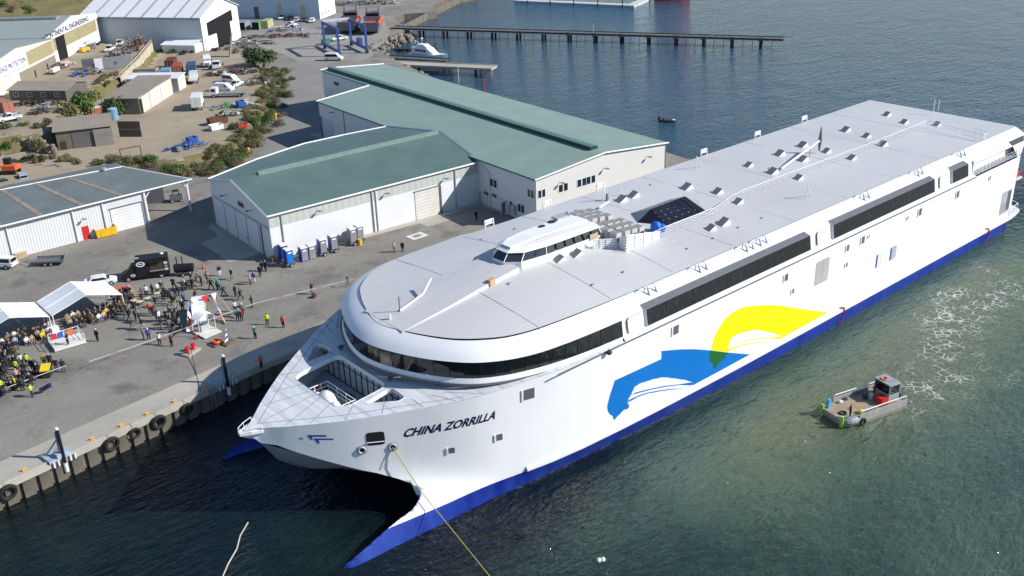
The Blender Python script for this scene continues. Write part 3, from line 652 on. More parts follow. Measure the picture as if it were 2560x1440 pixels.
# roof sheet with crown
def crown(x): return interp(x, [16, 22, 32, 40, 46, 54, 60, 132], [0, .5, 1.4, 1.42, 1.3, .45, .22, .0])
def roofz(x, y): return 16.1 + max(0, crown(x)) * (1 - (min(abs(y), 13) / 13.0) ** 1.6)
ro_outer = [(p.x + .05, p.y * .995) for p in sR] + [(130.55, 12.95), (130.55, -12.95)]
cuts = [((x, 0, 0), (1, 0, 0)) for x in (18, 20, 22, 25, 28, 31, 34, 38, 42, 46, 48, 50, 52, 54, 57, 60)] + [((0, y, 0), (0, 1, 0)) for y in (-11, -9, -7, -5, -3, -1.5, 0, 1.5, 3, 5, 7, 9, 11)]
roof = fill('roof', ro_outer, [], lambda x, y: roofz(x, y) + .02, ROOFM, ferry, cuts)
for p in roof.data.polygons: p.use_smooth = True
for x in (27, 37, 47, 58, 70, 82, 94, 106, 118):
    rs = MB(); ys = [-12.6 + k * 1.05 for k in range(25)]
    for a, c in zip(ys, ys[1:]): rs.add([(x - .04, a, roofz(x, a) + .035), (x + .04, a, roofz(x, a) + .035), (x + .04, c, roofz(x, c) + .035), (x - .04, c, roofz(x, c) + .035)], [(0, 1, 2, 3)])
    rs.build('roof_seam', mat('roof_seam', (.33, .335, .345), .6, var=0), ferry)
def onroof(px, py, dz=0):
    z = 16.1
    for _ in range(6): p = at(px, py, z + dz); z = roofz(p.x, p.y)
    return p
# window panes of the curved front, each a piece of its own, with slim mullions
def chain(c, step):
    out = [c[0]]; acc = 0
    for a, b in zip(c, c[1:]):
        acc += (b - a).length
        if acc >= step: out.append(b); acc = 0
    return out
den = []
for i in range(len(sG) - 1):
    for k in range(3): den.append(i + k / 3)
den.append(len(sG) - 1)
def samp(c, t): i = min(int(t), len(c) - 2); return c[i].lerp(c[i + 1], t - i)
acc = 0; cutsT = [0.0]; prev = samp(sG, 0)
for t in den[1:]:
    p = samp(sG, t); acc += (p - prev).length; prev = p
    if acc > 1.45: cutsT.append(t); acc = 0
if cutsT[-1] < den[-1]: cutsT[-1] = den[-1]
for a, b in zip(cutsT, cutsT[1:]):
    A0, A1 = samp(sG, a), samp(sG, b); B0, B1 = samp(sB, a), samp(sB, b)
    g = lambda p, q, t: p.lerp(q, t)
    q = MB(); k = .025
    q.add([(g(A0, A1, k).x, g(A0, A1, k).y, 13.06), (g(A0, A1, 1 - k).x, g(A0, A1, 1 - k).y, 13.06), (g(B0, B1, 1 - k).x, g(B0, B1, 1 - k).y, 14.84), (g(B0, B1, k).x, g(B0, B1, k).y, 14.84)], [(0, 1, 2, 3)])
    q.build('window_pane', GLASS, ferry)
    MB().tube((A0.x + .03, A0.y * .998, 13.05), (B0.x + .03, B0.y * .998, 14.85), .045, .045, 4).build('mullion', BLACK, ferry)
# side window pods: grey brow, panes, cheeks
PODS = [(39.7, 69.9), (75.0, 100.6), (105.8, 110.5)]
pane_me = MB().add([(0, 0, 0), (1, 0, 0), (1, .3, 1.8), (0, .3, 1.8)], [(0, 1, 2, 3)]).mesh('window_pane', GLASS)
pane_mf = MB().add([(0, 0, 0), (1, 0, 0), (1, -.3, 1.8), (0, -.3, 1.8)], [(3, 2, 1, 0)]).mesh('window_pane', GLASS)
for x0, x1 in PODS:
    for sg in (-1, 1):
        n = max(3, round((x1 - x0) / 1.52)); w = (x1 - x0) / n
        for k in range(n):
            o = bpy.data.objects.new('window_pane', pane_me if sg < 0 else pane_mf); COL.objects.link(o); o.parent = ferry
            o.location = (x0 + k * w + .015, sg * 15.56, 13.06); o.scale = (w - .03, 1, 1)
        b = MB(); a = sg
        b.add([(x0 - .35, a * 14.58, 15.33), (x1 - .35, a * 14.58, 15.33), (x1, a * 15.27, 14.86), (x0, a * 15.27, 14.86)], [(0, 1, 2, 3)] if sg < 0 else [(3, 2, 1, 0)])
        b.build('window_brow', GREYD, ferry)
        b = MB()
        for x, s2 in ((x0, -1), (x1, 1)):
            b.add([(x, a * 15.58, 13.02), (x, a * 15.28, 14.87), (x - .35, a * 14.58, 15.34), (x - .3, a * 14.4, 14.85), (x, a * 15.2, 13.02)], [(0, 1, 2, 3, 4)] if (sg < 0) == (s2 > 0) else [(4, 3, 2, 1, 0)], 0 if s2 < 0 else 1)
        b.add([(x0, a * 15.58, 13.04), (x1, a * 15.58, 13.04), (x1, a * 15.2, 13.04), (x0, a * 15.2, 13.04)], [(0, 1, 2, 3)])
        b.build('pod_cheek', [WHITE, GREYD], ferry)
# evacuation slide doors
for x0 in (36.9, 71.6, 102.3):
    b = MB(); b.loft([rounded([(x0, 13.15), (x0 + 2.3, 13.15), (x0 + 2.3, 14.75), (x0, 14.75)], .25)], 0) if False else None
    P = rounded([(x0, 13.1), (x0 + 2.4, 13.1), (x0 + 2.4, 14.7), (x0, 14.7)], .3)
    f0 = [(p[0], -15.3 - .02 + (p[1] - 13.05) * .165, p[1]) for p in P]; f1 = [(p[0], q[1] - .12, q[2]) for p, q in zip(P, f0)]
    b.loft([f0, f1], 0); b.add(f1, [tuple(range(len(f1)))]); o = b.build('slide_door', WHITE, ferry); fixn(o)
    e = MB(); e.path([(x0 - .08, -15.42, 13.1), (x0 - .08, -15.2, 14.5), (x0 + .25, -15.12, 14.78), (x0 + 2.2, -15.12, 14.8)], .05, 4); e.build('door_seal', GREYM, ferry)
# aft quarter window and balcony rail
b = MB(); b.add([(124.6, -14.71, 15.15), (129.9, -14.71, 15.15), (129.6, -15.02, 14.35), (125.6, -15.02, 14.35)], [(0, 1, 2, 3)])
b.build('quarter_window', GLASS, ferry)
b = MB()
for z in (13.0, 13.35, 13.75): b.path([(112.6, -15.75, z), (126.9, -15.75, z)], .04)
for k in range(13): b.tube((112.7 + k * 1.18, -15.75, 12.6), (112.7 + k * 1.18, -15.75, 13.8), .045)
b.build('balcony_rail', STEEL, ferry)
b = MB(); b.bb(113, 127, -15.6, -12.7, 12.63, 12.66); b.build('balcony_deck', GREYL, ferry)

# --- livery painted on the near side, lettering and emblems
def hull_hit(px, py):
    h = bvh.ray_cast(CAM, ray(px, py).normalized())[0]; return h
def hull_y(x, z, sg=-1):
    h = bvh.ray_cast(Vector((x, sg * 60, z)), Vector((0, -sg, 0)))[0]; return h.y if h else sg * 15.9
def decal(name, pxs, m, off=.012):
    P = [hull_hit(*p) for p in pxs]; P = [p for p in P if p]
    bm = bmesh.new(); vs = [bm.verts.new((p.x, 0, p.z)) for p in P]
    es = [bm.edges.new((vs[i], vs[(i + 1) % len(vs)])) for i in range(len(vs))]
    bmesh.ops.triangle_fill(bm, use_beauty=True, edges=es)
    x = 30
    while x < 80: bmesh.ops.bisect_plane(bm, geom=bm.verts[:] + bm.edges[:] + bm.faces[:], plane_co=(x, 0, 0), plane_no=(1, 0, 0)); x += 1.3
    for z in (2, 2.3, 2.8, 3.4, 4.2, 5.2, 6.4, 8): bmesh.ops.bisect_plane(bm, geom=bm.verts[:] + bm.edges[:] + bm.faces[:], plane_co=(0, 0, z), plane_no=(0, 0, 1))
    for v in bm.verts: v.co.y = hull_y(v.co.x, v.co.z) - off
    bmesh.ops.recalc_face_normals(bm, faces=bm.faces)
    me = bpy.data.meshes.new(name); bm.to_mesh(me); bm.free(); me.materials.append(m)
    for p in me.polygons: p.use_smooth = True
    o = bpy.data.objects.new(name, me); COL.objects.link(o); o.parent = ferry; return o
cA = lambda P: [(1500 + x / 4.5, 740 + y / 4.5) for x, y in P]
cB2 = lambda P: [(1720 + x / 6.545, 740 + y / 6.545) for x, y in P]
rj = random.Random(3)
def rough(P, i0, i1, amp=6, sub=4):
    """ragged brush edge between two corners of the outline"""
    out = P[:i0 + 1]
    for i in range(i0, i1):
        a, b = P[i], P[i + 1]
        for k in range(1, sub): t = k / sub; out.append((lerp(a[0], b[0], t) + rj.uniform(-amp, amp), lerp(a[1], b[1], t) + rj.uniform(-amp * .6, amp * .6)))
        out.append(b)
    return out + P[i1 + 1:]
blueP = [(690, 618), (900, 600), (1050, 597), (1230, 610), (1430, 635), (1690, 657), (1600, 705), (1320, 858), (1040, 1008), (1045, 968), (930, 940), (870, 932), (800, 922), (720, 914), (600, 932), (480, 972), (400, 1012), (380, 1040), (360, 1075), (345, 1115), (320, 1160), (312, 1215), (330, 1228), (305, 1275), (270, 1282), (240, 1310), (200, 1350), (155, 1400), (140, 1345), (110, 1335), (85, 1290), (80, 1240), (110, 1120), (165, 950), (430, 828), (690, 708)]
decal('blue_wave_emblem', cA(rough(blueP, 9, 26, 7)), LIVB)
decal('blue_brush_stroke', cA([(1050, 966), (1032, 1006), (900, 1001), (720, 1024), (560, 1057), (400, 1100), (350, 1110), (400, 1084), (560, 1044), (720, 1011), (880, 994)]), LIVB, .014)
decal('blue_brush_stroke', cA(rough([(970, 1042), (800, 1052), (640, 1078), (520, 1103), (430, 1134), (330, 1190), (312, 1215), (330, 1165), (430, 1118), (520, 1089), (640, 1065), (800, 1042)], 0, 5, 5, 3)), LIVB, .014)
yelP = [(372, 888), (410, 740), (450, 620), (520, 500), (600, 380), (700, 290), (820, 215), (960, 170), (1180, 150), (1480, 150), (1780, 200), (2000, 230), (2290, 272), (1500, 706), (1440, 704), (1520, 655), (1400, 605), (1250, 582), (1200, 567), (1150, 552), (1080, 560), (960, 585), (860, 605), (780, 640), (720, 680), (690, 730), (670, 790), (640, 860), (660, 890), (655, 920)]
decal('yellow_wave_emblem', cB2(rough(yelP, 15, 29, 9)), LIVY)
decal('yellow_brush_stroke', cB2([(1510, 660), (1480, 705), (1360, 697), (1130, 702), (900, 749), (730, 797), (900, 734), (1130, 687), (1360, 679)]), LIVY, .014)
decal('yellow_brush_stroke', cB2([(1400, 759), (1130, 765), (850, 818), (640, 915), (642, 870), (850, 800), (1130, 750)]), LIVY, .014)
decal('green_overlap', cB2(rough([(370, 895), (520, 910), (650, 925), (610, 970), (620, 1010), (540, 1060), (500, 1110), (430, 1195), (405, 1120), (365, 1080), (345, 1020), (350, 940)], 2, 9, 10, 3)), LIVG, .018)
def text_mesh(txt, bold=.012, shear=0.0):
    cu = bpy.data.curves.new('txt', 'FONT'); cu.body = txt; cu.offset = bold; cu.shear = shear; cu.size = 1.0; cu.resolution_u = 3
    to = bpy.data.objects.new('txt', cu); COL.objects.link(to); bpy.context.view_layer.update()
    me = to.evaluated_get(bpy.context.evaluated_depsgraph_get()).to_mesh()
    V = [v.co[:] for v in me.vertices]; F = [tuple(p.vertices) for p in me.polygons]; bpy.data.objects.remove(to); bpy.data.curves.remove(cu)
    x0 = min(v[0] for v in V); x1 = max(v[0] for v in V); y0 = 0.0; y1 = .73
    return [((v[0] - x0) / (x1 - x0), (v[1] - y0) / (y1 - y0)) for v in V], F
def hull_text(name, txt, bl, br, tl, tr, m, bold=.03, shear=.12):
    UV, F = text_mesh(txt, bold, shear); q = [hull_hit(*p) for p in (bl, br, tl, tr)]; V = []
    for u, v in UV:
        p = q[0].lerp(q[1], u).lerp(q[2].lerp(q[3], u), v); V.append((p.x, hull_y(p.x, p.z) - .02, p.z))
    return MB().add(V, F).build(name, m, ferry)
def flat_text(name, txt, p0, right, up, m, parent, bold=.03, shear=0):
    """lettering laid on a flat face: p0 lower left corner, right and up its extents"""
    UV, F = text_mesh(txt, bold, shear); p0, right, up = Vector(p0), Vector(right), Vector(up)
    return MB().add([p0 + right * u + up * v for u, v in UV], F).build(name, m, parent)
hull_text('ship_name', 'CHINA ZORRILLA', (1007, 1093), (1237, 1046), (1014, 1072), (1243, 1025), NAVY, .035, .14)
hull_text('hull_number', '096', (747, 1100), (758, 1099), (747, 1093), (758, 1092), NAVY, .0, 0)
LOGB = mat('logo_blue', (.01, .06, .32), .4, var=0); LOGL = mat('logo_pale_blue', (.30, .45, .75), .4, var=0)
cE = lambda P: [(540 + x / 4, 1000 + y / 4) for x, y in P]
decal('arrow_logo', cE([(905, 350), (1095, 350), (1110, 366), (955, 366), (968, 392), (958, 402)]), LOGB, .02)
decal('arrow_logo', cE([(975, 384), (1165, 384), (1182, 398), (1020, 398), (1038, 430), (1025, 438)]), LOGB, .02)
decal('arrow_logo_shade', cE([(905, 350), (958, 402), (945, 396), (910, 356)]), LOGL, .022); decal('arrow_logo_shade', cE([(975, 384), (1025, 438), (1010, 432), (980, 392)]), LOGL, .022)
# --- openings and fittings on the near side: photo centre, width and height in metres
def hull_frame(px, py):
    h = hull_hit(px, py); a = Vector((h.x + .6, hull_y(h.x + .6, h.z), h.z)); c = Vector((h.x, hull_y(h.x, h.z + .5), h.z + .5))
    ux = (a - h).normalized(); uz = (c - h).normalized(); nn = ux.cross(uz).normalized()
    if nn.y > 0: nn = -nn
    return h, ux, uz, nn
def vent_hatch(px, py, w, hgt, m=None, name='side_vent'):
    h, ux, uz, nn = hull_frame(px, py); b = MB()
    def pan(u0, u1, v0, v1, d, mi): b.add([h + ux * u + uz * v + nn * d for u, v in ((u0, v0), (u1, v0), (u1, v1), (u0, v1))] + [h + ux * u + uz * v - nn * .02 for u, v in ((u0, v0), (u1, v0), (u1, v1), (u0, v1))], [(0, 1, 2, 3), (0, 4, 5, 1), (1, 5, 6, 2), (2, 6, 7, 3), (3, 7, 4, 0)], mi)
    pan(-w / 2, w / 2, -hgt / 2, hgt / 2, .03, 0)
    pan(-w / 2 - .22, -w / 2 - .02, -hgt / 2 - .05, hgt / 2 + .05, .10, 1)
    o = b.build(name, [m or mat('vent_grey', (.10, .105, .125), .6, var=.1), WHITE2], ferry); return fixn(o)
for px, py, w, hh in ((1322, 985, 1.25, 1.15), (1248, 1093, .7, .7), (1129, 1126, .62, .6), (1689, 825, 1.0, 1.05), (1965, 694, .8, .9), (1982, 728, .5, .6), (2119, 620, .7, .85), (2116, 662, .5, .6), (2157, 600, .85, 1.0), (2172, 591, .35, .45), (2300, 530, .9, 1.05), (2269, 545, .4, .5), (2394, 486, .9, 1.0), (2475, 445, .5, .6)):
    vent_hatch(px, py, w, hh)
def side_door(px, py, w, hh, m, name, trim=None, split=False, dx=0):
    h, ux, uz, nn = hull_frame(px, py); b = MB(); P = rounded([(-w / 2, -hh / 2), (w / 2, -hh / 2), (w / 2, hh / 2), (-w / 2, hh / 2)], .3)
    b.add([h + ux * u + uz * v + nn * .03 for u, v in P], [tuple(range(len(P)))])
    o = b.build(name, m, ferry)
    if split: MB().add([h + ux * u + uz * v + nn * .04 for u, v in ((-.03, -hh / 2), (.03, -hh / 2), (.03, hh / 2), (-.03, hh / 2))], [(0, 1, 2, 3)]).build('door_seam', GREYM, o)
    if trim: MB().add([h + ux * u + uz * v + nn * .06 for u, v in ((-w / 2 - .3, -hh / 2), (-w / 2, -hh / 2 + .1), (-w / 2, hh / 2), (-w / 2 - .3, hh / 2 - .1))], [(0, 1, 2, 3)]).build('door_jamb', trim, o)
side_door(2055, 678, 3.0, 3.3, mat('cargo_door_grey', (.42, .41, .385), .55, var=.05), 'shell_door', None, True)
side_door(2199, 649, 1.3, 2.0, OFFW, 'pilot_door', BLUE); side_door(2234, 631, 1.3, 2.0, GREYL, 'pilot_door', BLUE)
side_door(939, 1096, 1.75, 1.45, mat('mooring_port_dark', (.012, .012, .014), .7, var=0), 'mooring_port')
h, ux, uz, nn = hull_frame(939, 1104); b = MB(); b.path([h - ux * .85 + nn * .1, h + ux * .85 + nn * .1], .04); b.build('port_rail', WHITE, ferry)
for px, py in ((905, 1125), (982, 1117)):
    h, ux, uz, nn = hull_frame(px, py); b = MB(); P = rounded([(-.5, -.5), (.5, -.5), (.5, .5), (-.5, .5)], .4)
    b.add([h + ux * u + uz * v + nn * .02 for u, v in P], [tuple(range(len(P)))], 0); b.torus(h + nn * .06, .33, .10, nn, 14, 6, 0); b.add([h + nn * .05 + (ux * math.cos(a) + uz * math.sin(a)) * .26 for a in [k * math.pi / 6 for k in range(12)]], [tuple(range(12))], 1)
    b.build('fairlead', [GREYL, BLACK], ferry, smooth=False)
h, ux, uz, nn = hull_frame(1517, 879); b = MB(); b.ball(h + nn * .35 + uz * .1, (.35, .3, .3)); b.tube(h, h + nn * .4, .1); b.build('side_camera', SEAM, ferry)
# --- roof fittings
VM = MB(); VM.add([(-.8, -.55, 0), (.7, -.55, 0), (.7, .55, 0), (-.8, .55, 0), (.35, -.55, .72), (.35, .55, .72)], [(0, 1, 4), (3, 5, 2), (1, 2, 5, 4)], 0)
VM.add([(-.8, -.55, .0), (.35, -.55, .72), (.35, .55, .72), (-.8, .55, .0)], [(3, 2, 1, 0)], 1)
vme = VM.mesh('roof_vent', [mat('vent_cowl', (.66, .66, .67), .45, var=.04), mat('vent_louvre', (.24, .245, .25), .6)])
ROOFV = [(1717, 472), (1794, 483), (1871, 416), (1931, 433), (1949, 388), (2007, 402), (2006, 367), (2066, 381), (2114, 328), (2166, 343), (2217, 289), (2260, 308), (2206, 364), (2129, 398), (1996, 448), (1845, 508), (1810, 559), (1554, 503), (1584, 492), (1399, 652), (1442, 639), (1777, 574), (1807, 562), (2342, 314)]
for px, py in ROOFV:
    p = onroof(px, py); o = bpy.data.objects.new('roof_vent', vme); COL.objects.link(o); o.parent = ferry; o.location = p; k = .98 + .1 * math.sin(px); o.scale = (k, k, k); o.rotation_euler[2] = -.15
spm = MB().box((0, 0, .06), (.35, .25, .12)).mesh('roof_drain', GREYM)
for px, py in ((1272, 710), (1480, 713), (1557, 681), (1717, 623), (1782, 597), (1845, 570), (1904, 546), (1203, 600), (1287, 573), (1441, 527), (1626, 463)):
    o = bpy.data.objects.new('roof_drain', spm); COL.objects.link(o); o.parent = ferry; o.location = onroof(px, py); o.rotation_euler[2] = .3
# walkway handrail
rail_px = [(1563, 612), (1620, 586), (1667, 566), (1762, 528), (1787, 520), (1827, 492), (1857, 476), (1960, 437), (2080, 393), (2200, 349), (2317, 302)]
rail_pt = [onroof(px, py, 1.05) for px, py in rail_px]; rail_pt = [Vector((p.x, p.y, roofz(p.x, p.y))) for p in rail_pt]
rail_b = [rail_pt[-1]] + [Vector((q.x, q.y, roofz(q.x, q.y))) for q in (onroof(2390, 320, 1.05), onroof(2459, 337, 1.05), onroof(2471, 331, 1.05), onroof(2437, 322, 1.05))]
def handrail(pts, name, step=1.5):
    b = MB(); up = Vector((0, 0, 1.05))
    for z in (1.05, .7, .35): b.path([p + Vector((0, 0, z)) for p in pts], .018 if z < 1 else .035, 4)
    for a, c in zip(pts, pts[1:]):
        n = max(1, round((c - a).length / step))
        for k in range(n): q = a.lerp(c, k / n); b.tube(q, q + up, .025, .025, 4)
    b.tube(pts[-1], pts[-1] + up, .035, .035, 4)
    return b.build(name, WHITE, ferry)
handrail(rail_pt, 'handrail'); handrail(rail_b, 'handrail')
# louvred screens beside the condensers
def screen(p, q, h0, h1, name='louvre_screen', n=5):
    b = MB(); p = Vector(p); q = Vector(q)
    for k in range(n):
        t0 = (k + .12) / n; t1 = (k + .92) / n
        b.add([p + Vector((0, 0, h0 * t0)), q + Vector((0, 0, h1 * t0)), q + Vector((0, 0, h1 * t1)), p + Vector((0, 0, h0 * t1))], [(0, 1, 2, 3)])
    for k in range(5):
        t = k / 4; a = p.lerp(q, t) + Vector((.02, -.03, 0)); b.tube(a, a + Vector((0, 0, lerp(h0, h1, t))), .05, .05, 4)
    b.tube(p + Vector((0, 0, h0)), q + Vector((0, 0, h1)), .04, .04, 4)
    return b.build(name, WHITE, ferry)
s0, s1, s2, s3 = onroof(1482, 622), onroof(1546, 618), onroof(1564, 629), onroof(1650, 596)
screen(s0, s1, 1.1, 1.1); screen(s1, s2, 1.2, 2.0, n=6); screen(s2, s3, 2.0, .9, n=6)
# condenser units: seven rows of three
def make_condenser():
    r = bpy.data.objects.new('condenser_unit', None); COL.objects.link(r); r.parent = ferry
    b = MB(); b.bb(-.42, .42, -.64, .64, .55, 1.7, 0); b.build('cabinet', mat('condenser_beige', (.56, .55, .52), .55, var=.06), r)
    g = MB(); g.bb(-.33, .33, -.5, .5, 1.7, 1.73, 0); g.build('fan_grille', mat('grille_grey', (.27, .27, .27), .6, var=.1), r)
    c = MB(); c.bb(-.34, .34, -.652, -.642, .7, 1.2, 0); c.build('coil', SEAM, r)
    f = MB()
    for x in (-.5, .5):
        for y in (-.55, .55): f.tube((x, y, -.3), (x, y, .55), .05, .05, 4)
    f.build('stand', WHITE2, r); return r
def place_condensers():
    first = make_condenser(); ks = kids(first); n = 0
    rows = [(47.9, 4.45), (49.3, 4.55), (50.6, 4.4), (46.5, -.85), (48.0, -.8), (49.3, -.75), (50.6, -.72)]
    for x, y0 in rows:
        for k in range(3):
            y = y0 - .62 - k * 1.38; z = roofz(x, y) - .35 + .3
            if n == 0: r = first
            else:
                r = first.copy(); COL.objects.link(r); r.parent = ferry
                for c in ks: d = c.copy(); COL.objects.link(d); d.parent = r
            r.location = (x, y, z); n += 1
place_condensers()
# blue tarpaulin bundle
tp = MB(); c = onroof(1645, 580); tp.ball((c.x, c.y + .3, c.z + .55), (.7, .8, .75), 9, 6); tp.ball((c.x + .5, c.y - .2, c.z + .45), (.45, .5, .6), 8, 5); tp.build('blue_tarpaulin', mat('tarp_blue', (.01, .14, .62), .5, var=.2, scale=3), ferry)
# skylight: hipped black glass
zb = roofz(60, 0) + .05
SB = [(54.8, .15), (57.2, -3.0), (64.7, -3.0), (67.1, .1), (64.7, 3.1), (57.2, 3.2)]; r0, r1 = (57.6, .05, zb + 1.35), (64.2, .05, zb + 1.35)
sl = MB(); sl.add([(x, y, zb) for x, y in SB] + [(x, y, zb - .3) for x, y in SB], [(i, (i + 1) % 6, 6 + (i + 1) % 6, 6 + i) for i in range(6)], 0); sl.build('skylight_curb', WHITE2, ferry)
def quadstrip(name, a, b, c, d, n, m):
    a, b, c, d = map(Vector, (a, b, c, d))
    for k in range(n):
        t0 = k / n + .012; t1 = (k + 1) / n - .012
        q = MB().add([a.lerp(b, t0), a.lerp(b, t1), d.lerp(c, t1), d.lerp(c, t0)], [(0, 1, 2, 3)]); q.build(name, m, ferry)
B3 = [Vector((x, y, zb)) for x, y in SB]; r0, r1 = Vector(r0), Vector(r1)
SKG = glass('skylight_glass', (.012, .012, .02), .22); GREYP = mat('skylight_panel', (.30, .31, .32), .5, var=.05)
quadstrip('skylight_pane', B3[1], B3[2], r1, r0, 6, SKG); quadstrip('skylight_panel', B3[4], B3[5], r0, r1, 6, GREYP)
for tri, m in (((B3[0], B3[1], r0), SKG), ((B3[5], B3[0], r0), GREYP), ((B3[2], B3[3], r1), GREYP), ((B3[3], B3[4], r1), GREYP)): MB().add(tri, [(0, 1, 2)]).build('skylight_end', m, ferry)
# --- wheelhouse with its long fairing
wx0, wx1 = 33.2, 45.6
def whs(x, k=1.0): return interp(x, [32.1, 33.2, 36, 45.6], [.9, 2.3, 2.7, 2.75]) * k
wh = MB(); zr = 17.3
base = [(32.2, -1.0), (33.6, -2.35), (37, -2.75), (45.8, -2.8), (45.8, 2.8), (37, 2.75), (33.6, 2.35), (32.2, 1.0)]
WB_ = [(x, y, roofz(x, y) - .1) for x, y in base]; W1 = [(x + .0, y * .99, 18.35) for x, y in base]
W2 = [(32.95, -.85, 19.2), (34.4, -2.0, 19.2), (37.2, -2.45, 19.25), (45.4, -2.5, 19.25), (45.4, 2.5, 19.25), (37.2, 2.45, 19.25), (34.4, 2.0, 19.2), (32.95, .85, 19.2)]
wh.loft([WB_, W1], 0)
W3 = [(32.75, -.95, 19.22), (34.2, -2.2, 19.22), (37.1, -2.7, 19.27), (45.6, -2.75, 19.27), (45.6, 2.75, 19.27), (37.1, 2.7, 19.27), (34.2, 2.2, 19.22), (32.75, .95, 19.22)]
W4 = [(33.4, -.8, 19.5), (35, -1.7, 19.6), (37.4, -2.0, 19.68), (45.3, -2.1, 19.7), (45.3, 2.1, 19.7), (37.4, 2.0, 19.68), (35, 1.7, 19.6), (33.4, .8, 19.5)]
wh.loft([W2, W3, W4], 0); wh.add(W4, [tuple(range(8))], 0)
wh.loft([[(33.4, -.85, 19.52), (33.4, -.75, 19.66), (33.4, .75, 19.66), (33.4, .85, 19.52)], [(37, -1.0, 19.7), (37, -.85, 19.86), (37, .85, 19.86), (37, 1.0, 19.7)], [(45.2, -1.0, 19.7), (45.2, -.85, 19.84), (45.2, .85, 19.84), (45.2, 1.0, 19.7)]], 0, closed=False)
wh.add([W1[3], W1[4], W2[4], W2[3]], [(0, 1, 2, 3)], 0)
wo = bpy.data.objects.new('wheelhouse', None); COL.objects.link(wo); wo.parent = ferry
fixn(wh.build('cabin', WHITE, wo))
def pane4(a, b, c, d, n, name='window_pane'):
    a, b, c, d = map(Vector, (a, b, c, d))
    for k in range(n):
        t0 = k / n + .02; t1 = (k + 1) / n - .02
        p = [a.lerp(b, t0), a.lerp(b, t1), d.lerp(c, t1), d.lerp(c, t0)]; MB().add(p, [(0, 1, 2, 3)]).build(name, glass('wheelhouse_glass', (.035, .04, .045), .1), wo)
pane4(W1[1], W1[2], W2[2], W2[1], 2); pane4(W1[2], W1[3], W2[3], W2[2], 6); pane4(W1[0], W1[1], W2[1], W2[0], 1); pane4(W1[7], W1[0], W2[0], W2[7], 1); pane4(W1[6], W1[7], W2[7], W2[6], 1); pane4(W1[4], W1[5], W2[5], W2[4], 6); pane4(W1[5], W1[6], W2[6], W2[5], 2)
mm = MB()
for i in range(8): mm.tube(W1[i], W2[i], .06, .06, 4)
mm.build('window_post', WHITE, wo)
MB().ball((40.2, 1.5, 19.72), (.55, .35, .12)).build('roof_hatch', SEAM, wo); MB().ball((42.0, 1.7, 19.74), (.6, .45, .14)).build('roof_hatch', SEAM, wo)
hb = MB(); hb.box((43.7, 2.0, 19.85), (2.0, 1.1, .25)); hb.tube((44.6, 1.4, 19.9), (44.9, 2.2, 20.1), .12, mi=0); hb.build('roof_locker', GREYL, wo)
an = MB(); an.tube((32.6, 2.2, 18.2), (32.6, 2.2, 20.3), .03, .015, 4); an.build('antenna', WHITE, wo)
sp_ = MB(); ts = []; 
for k in range(13):
    t = k / 12; x = lerp(16.6, 33.0, t); w = lerp(3.45, 2.6, t); hgt = .03 + .5 * t
    ts.append([(x, -w, roofz(x, -w) - .02), (x, -w, roofz(x, -w) + hgt), (x, -w * .5, roofz(x, w * .5) + hgt + .02), (x, 0, roofz(x, 0) + hgt), (x, w * .5, roofz(x, w * .5) + hgt + .02), (x, w, roofz(x, w) + hgt), (x, w, roofz(x, w) - .02)])
sp_.loft(ts, 0, closed=False)
so = sp_.build('roof_spine', [ROOFM], ferry); so.data.materials.append(WHITE)
for p in so.data.polygons:
    if abs(p.normal.z) < .5: p.material_index = 1
bx = MB(); c = onroof(1228, 712); bx.box((c.x, c.y, c.z + .35), (.9, .5, .7), .2); bx.build('cardboard_box', mat('cardboard', (.48, .31, .19), .8), ferry)
bw = MB(); bw.box((44.4, -2.86, 18.5), (1.3, .03, .7)); bw.build('plywood_panel', mat('plywood', (.55, .42, .26), .8), wo)
# folded signal masts and small poles on the roof
def pole(name, pts, r, m=WHITE, r2=None):
    b = MB(); b.path(pts, r, 8); return b.build(name, m, ferry)
def rp(px, py, dz): p = onroof(px, py); return Vector((p.x, p.y, p.z + dz))
a, c, d = rp(1000, 781, .2), rp(1060, 744, .9), rp(1080, 723, 1.2)
pole('folded_mast', [a, rp(1058, 748, .6), rp(1079, 728, 1.5)], .13); pole('mast_stay', [a, a + Vector((0, 0, 1.6))], .06, GREYD)
pole('roof_stub', [rp(975, 799, 0), rp(975, 799, .6)], .12)
a, c = rp(1953, 426, .3), rp(2047, 383, 2.0)
pole('folded_mast', [a, Vector((c.x, c.y, c.z))], .16); b = MB(); b.tube(c - Vector((0, 0, 1.6)), c, .12, .3, 8); b.tube(c, c + Vector((0, 0, 2.1)), .3, .05, 8); b.build('mast_fin', GREYD, ferry)
pole('mast_prop', [rp(1920, 432, 0), rp(1920, 432, .8)], .07, GREYM); pole('mast_prop', [rp(2024, 391, 0), rp(2024, 391, 1.3)], .05, GREYM)
for px, py in ((1740, 424), (2016, 498), (1507, 505)): p = rp(px, py, 0); pole('stay_post', [p, p + Vector((0, 0, 2.0)), p + Vector((1.6, .2, .1))], .05, WHITE2)
for px, py, hh in ((2332, 287, 2.6), (2345, 278, 1.9), (1553, 490, 1.2)): p = rp(px, py, 0); pole('antenna', [p, p + Vector((0, 0, hh))], .06)
b = MB(); a, c = rp(1498, 528, .5), rp(1522, 520, .9); b.tube(a, c, .14); b.build('roof_pipe', WHITE, ferry)
b = MB(); p = rp(1518, 502, 0); b.tube(p, p + Vector((0, 0, 1.0)), .22, .18); b.build('roof_bollard', GREYM, ferry)
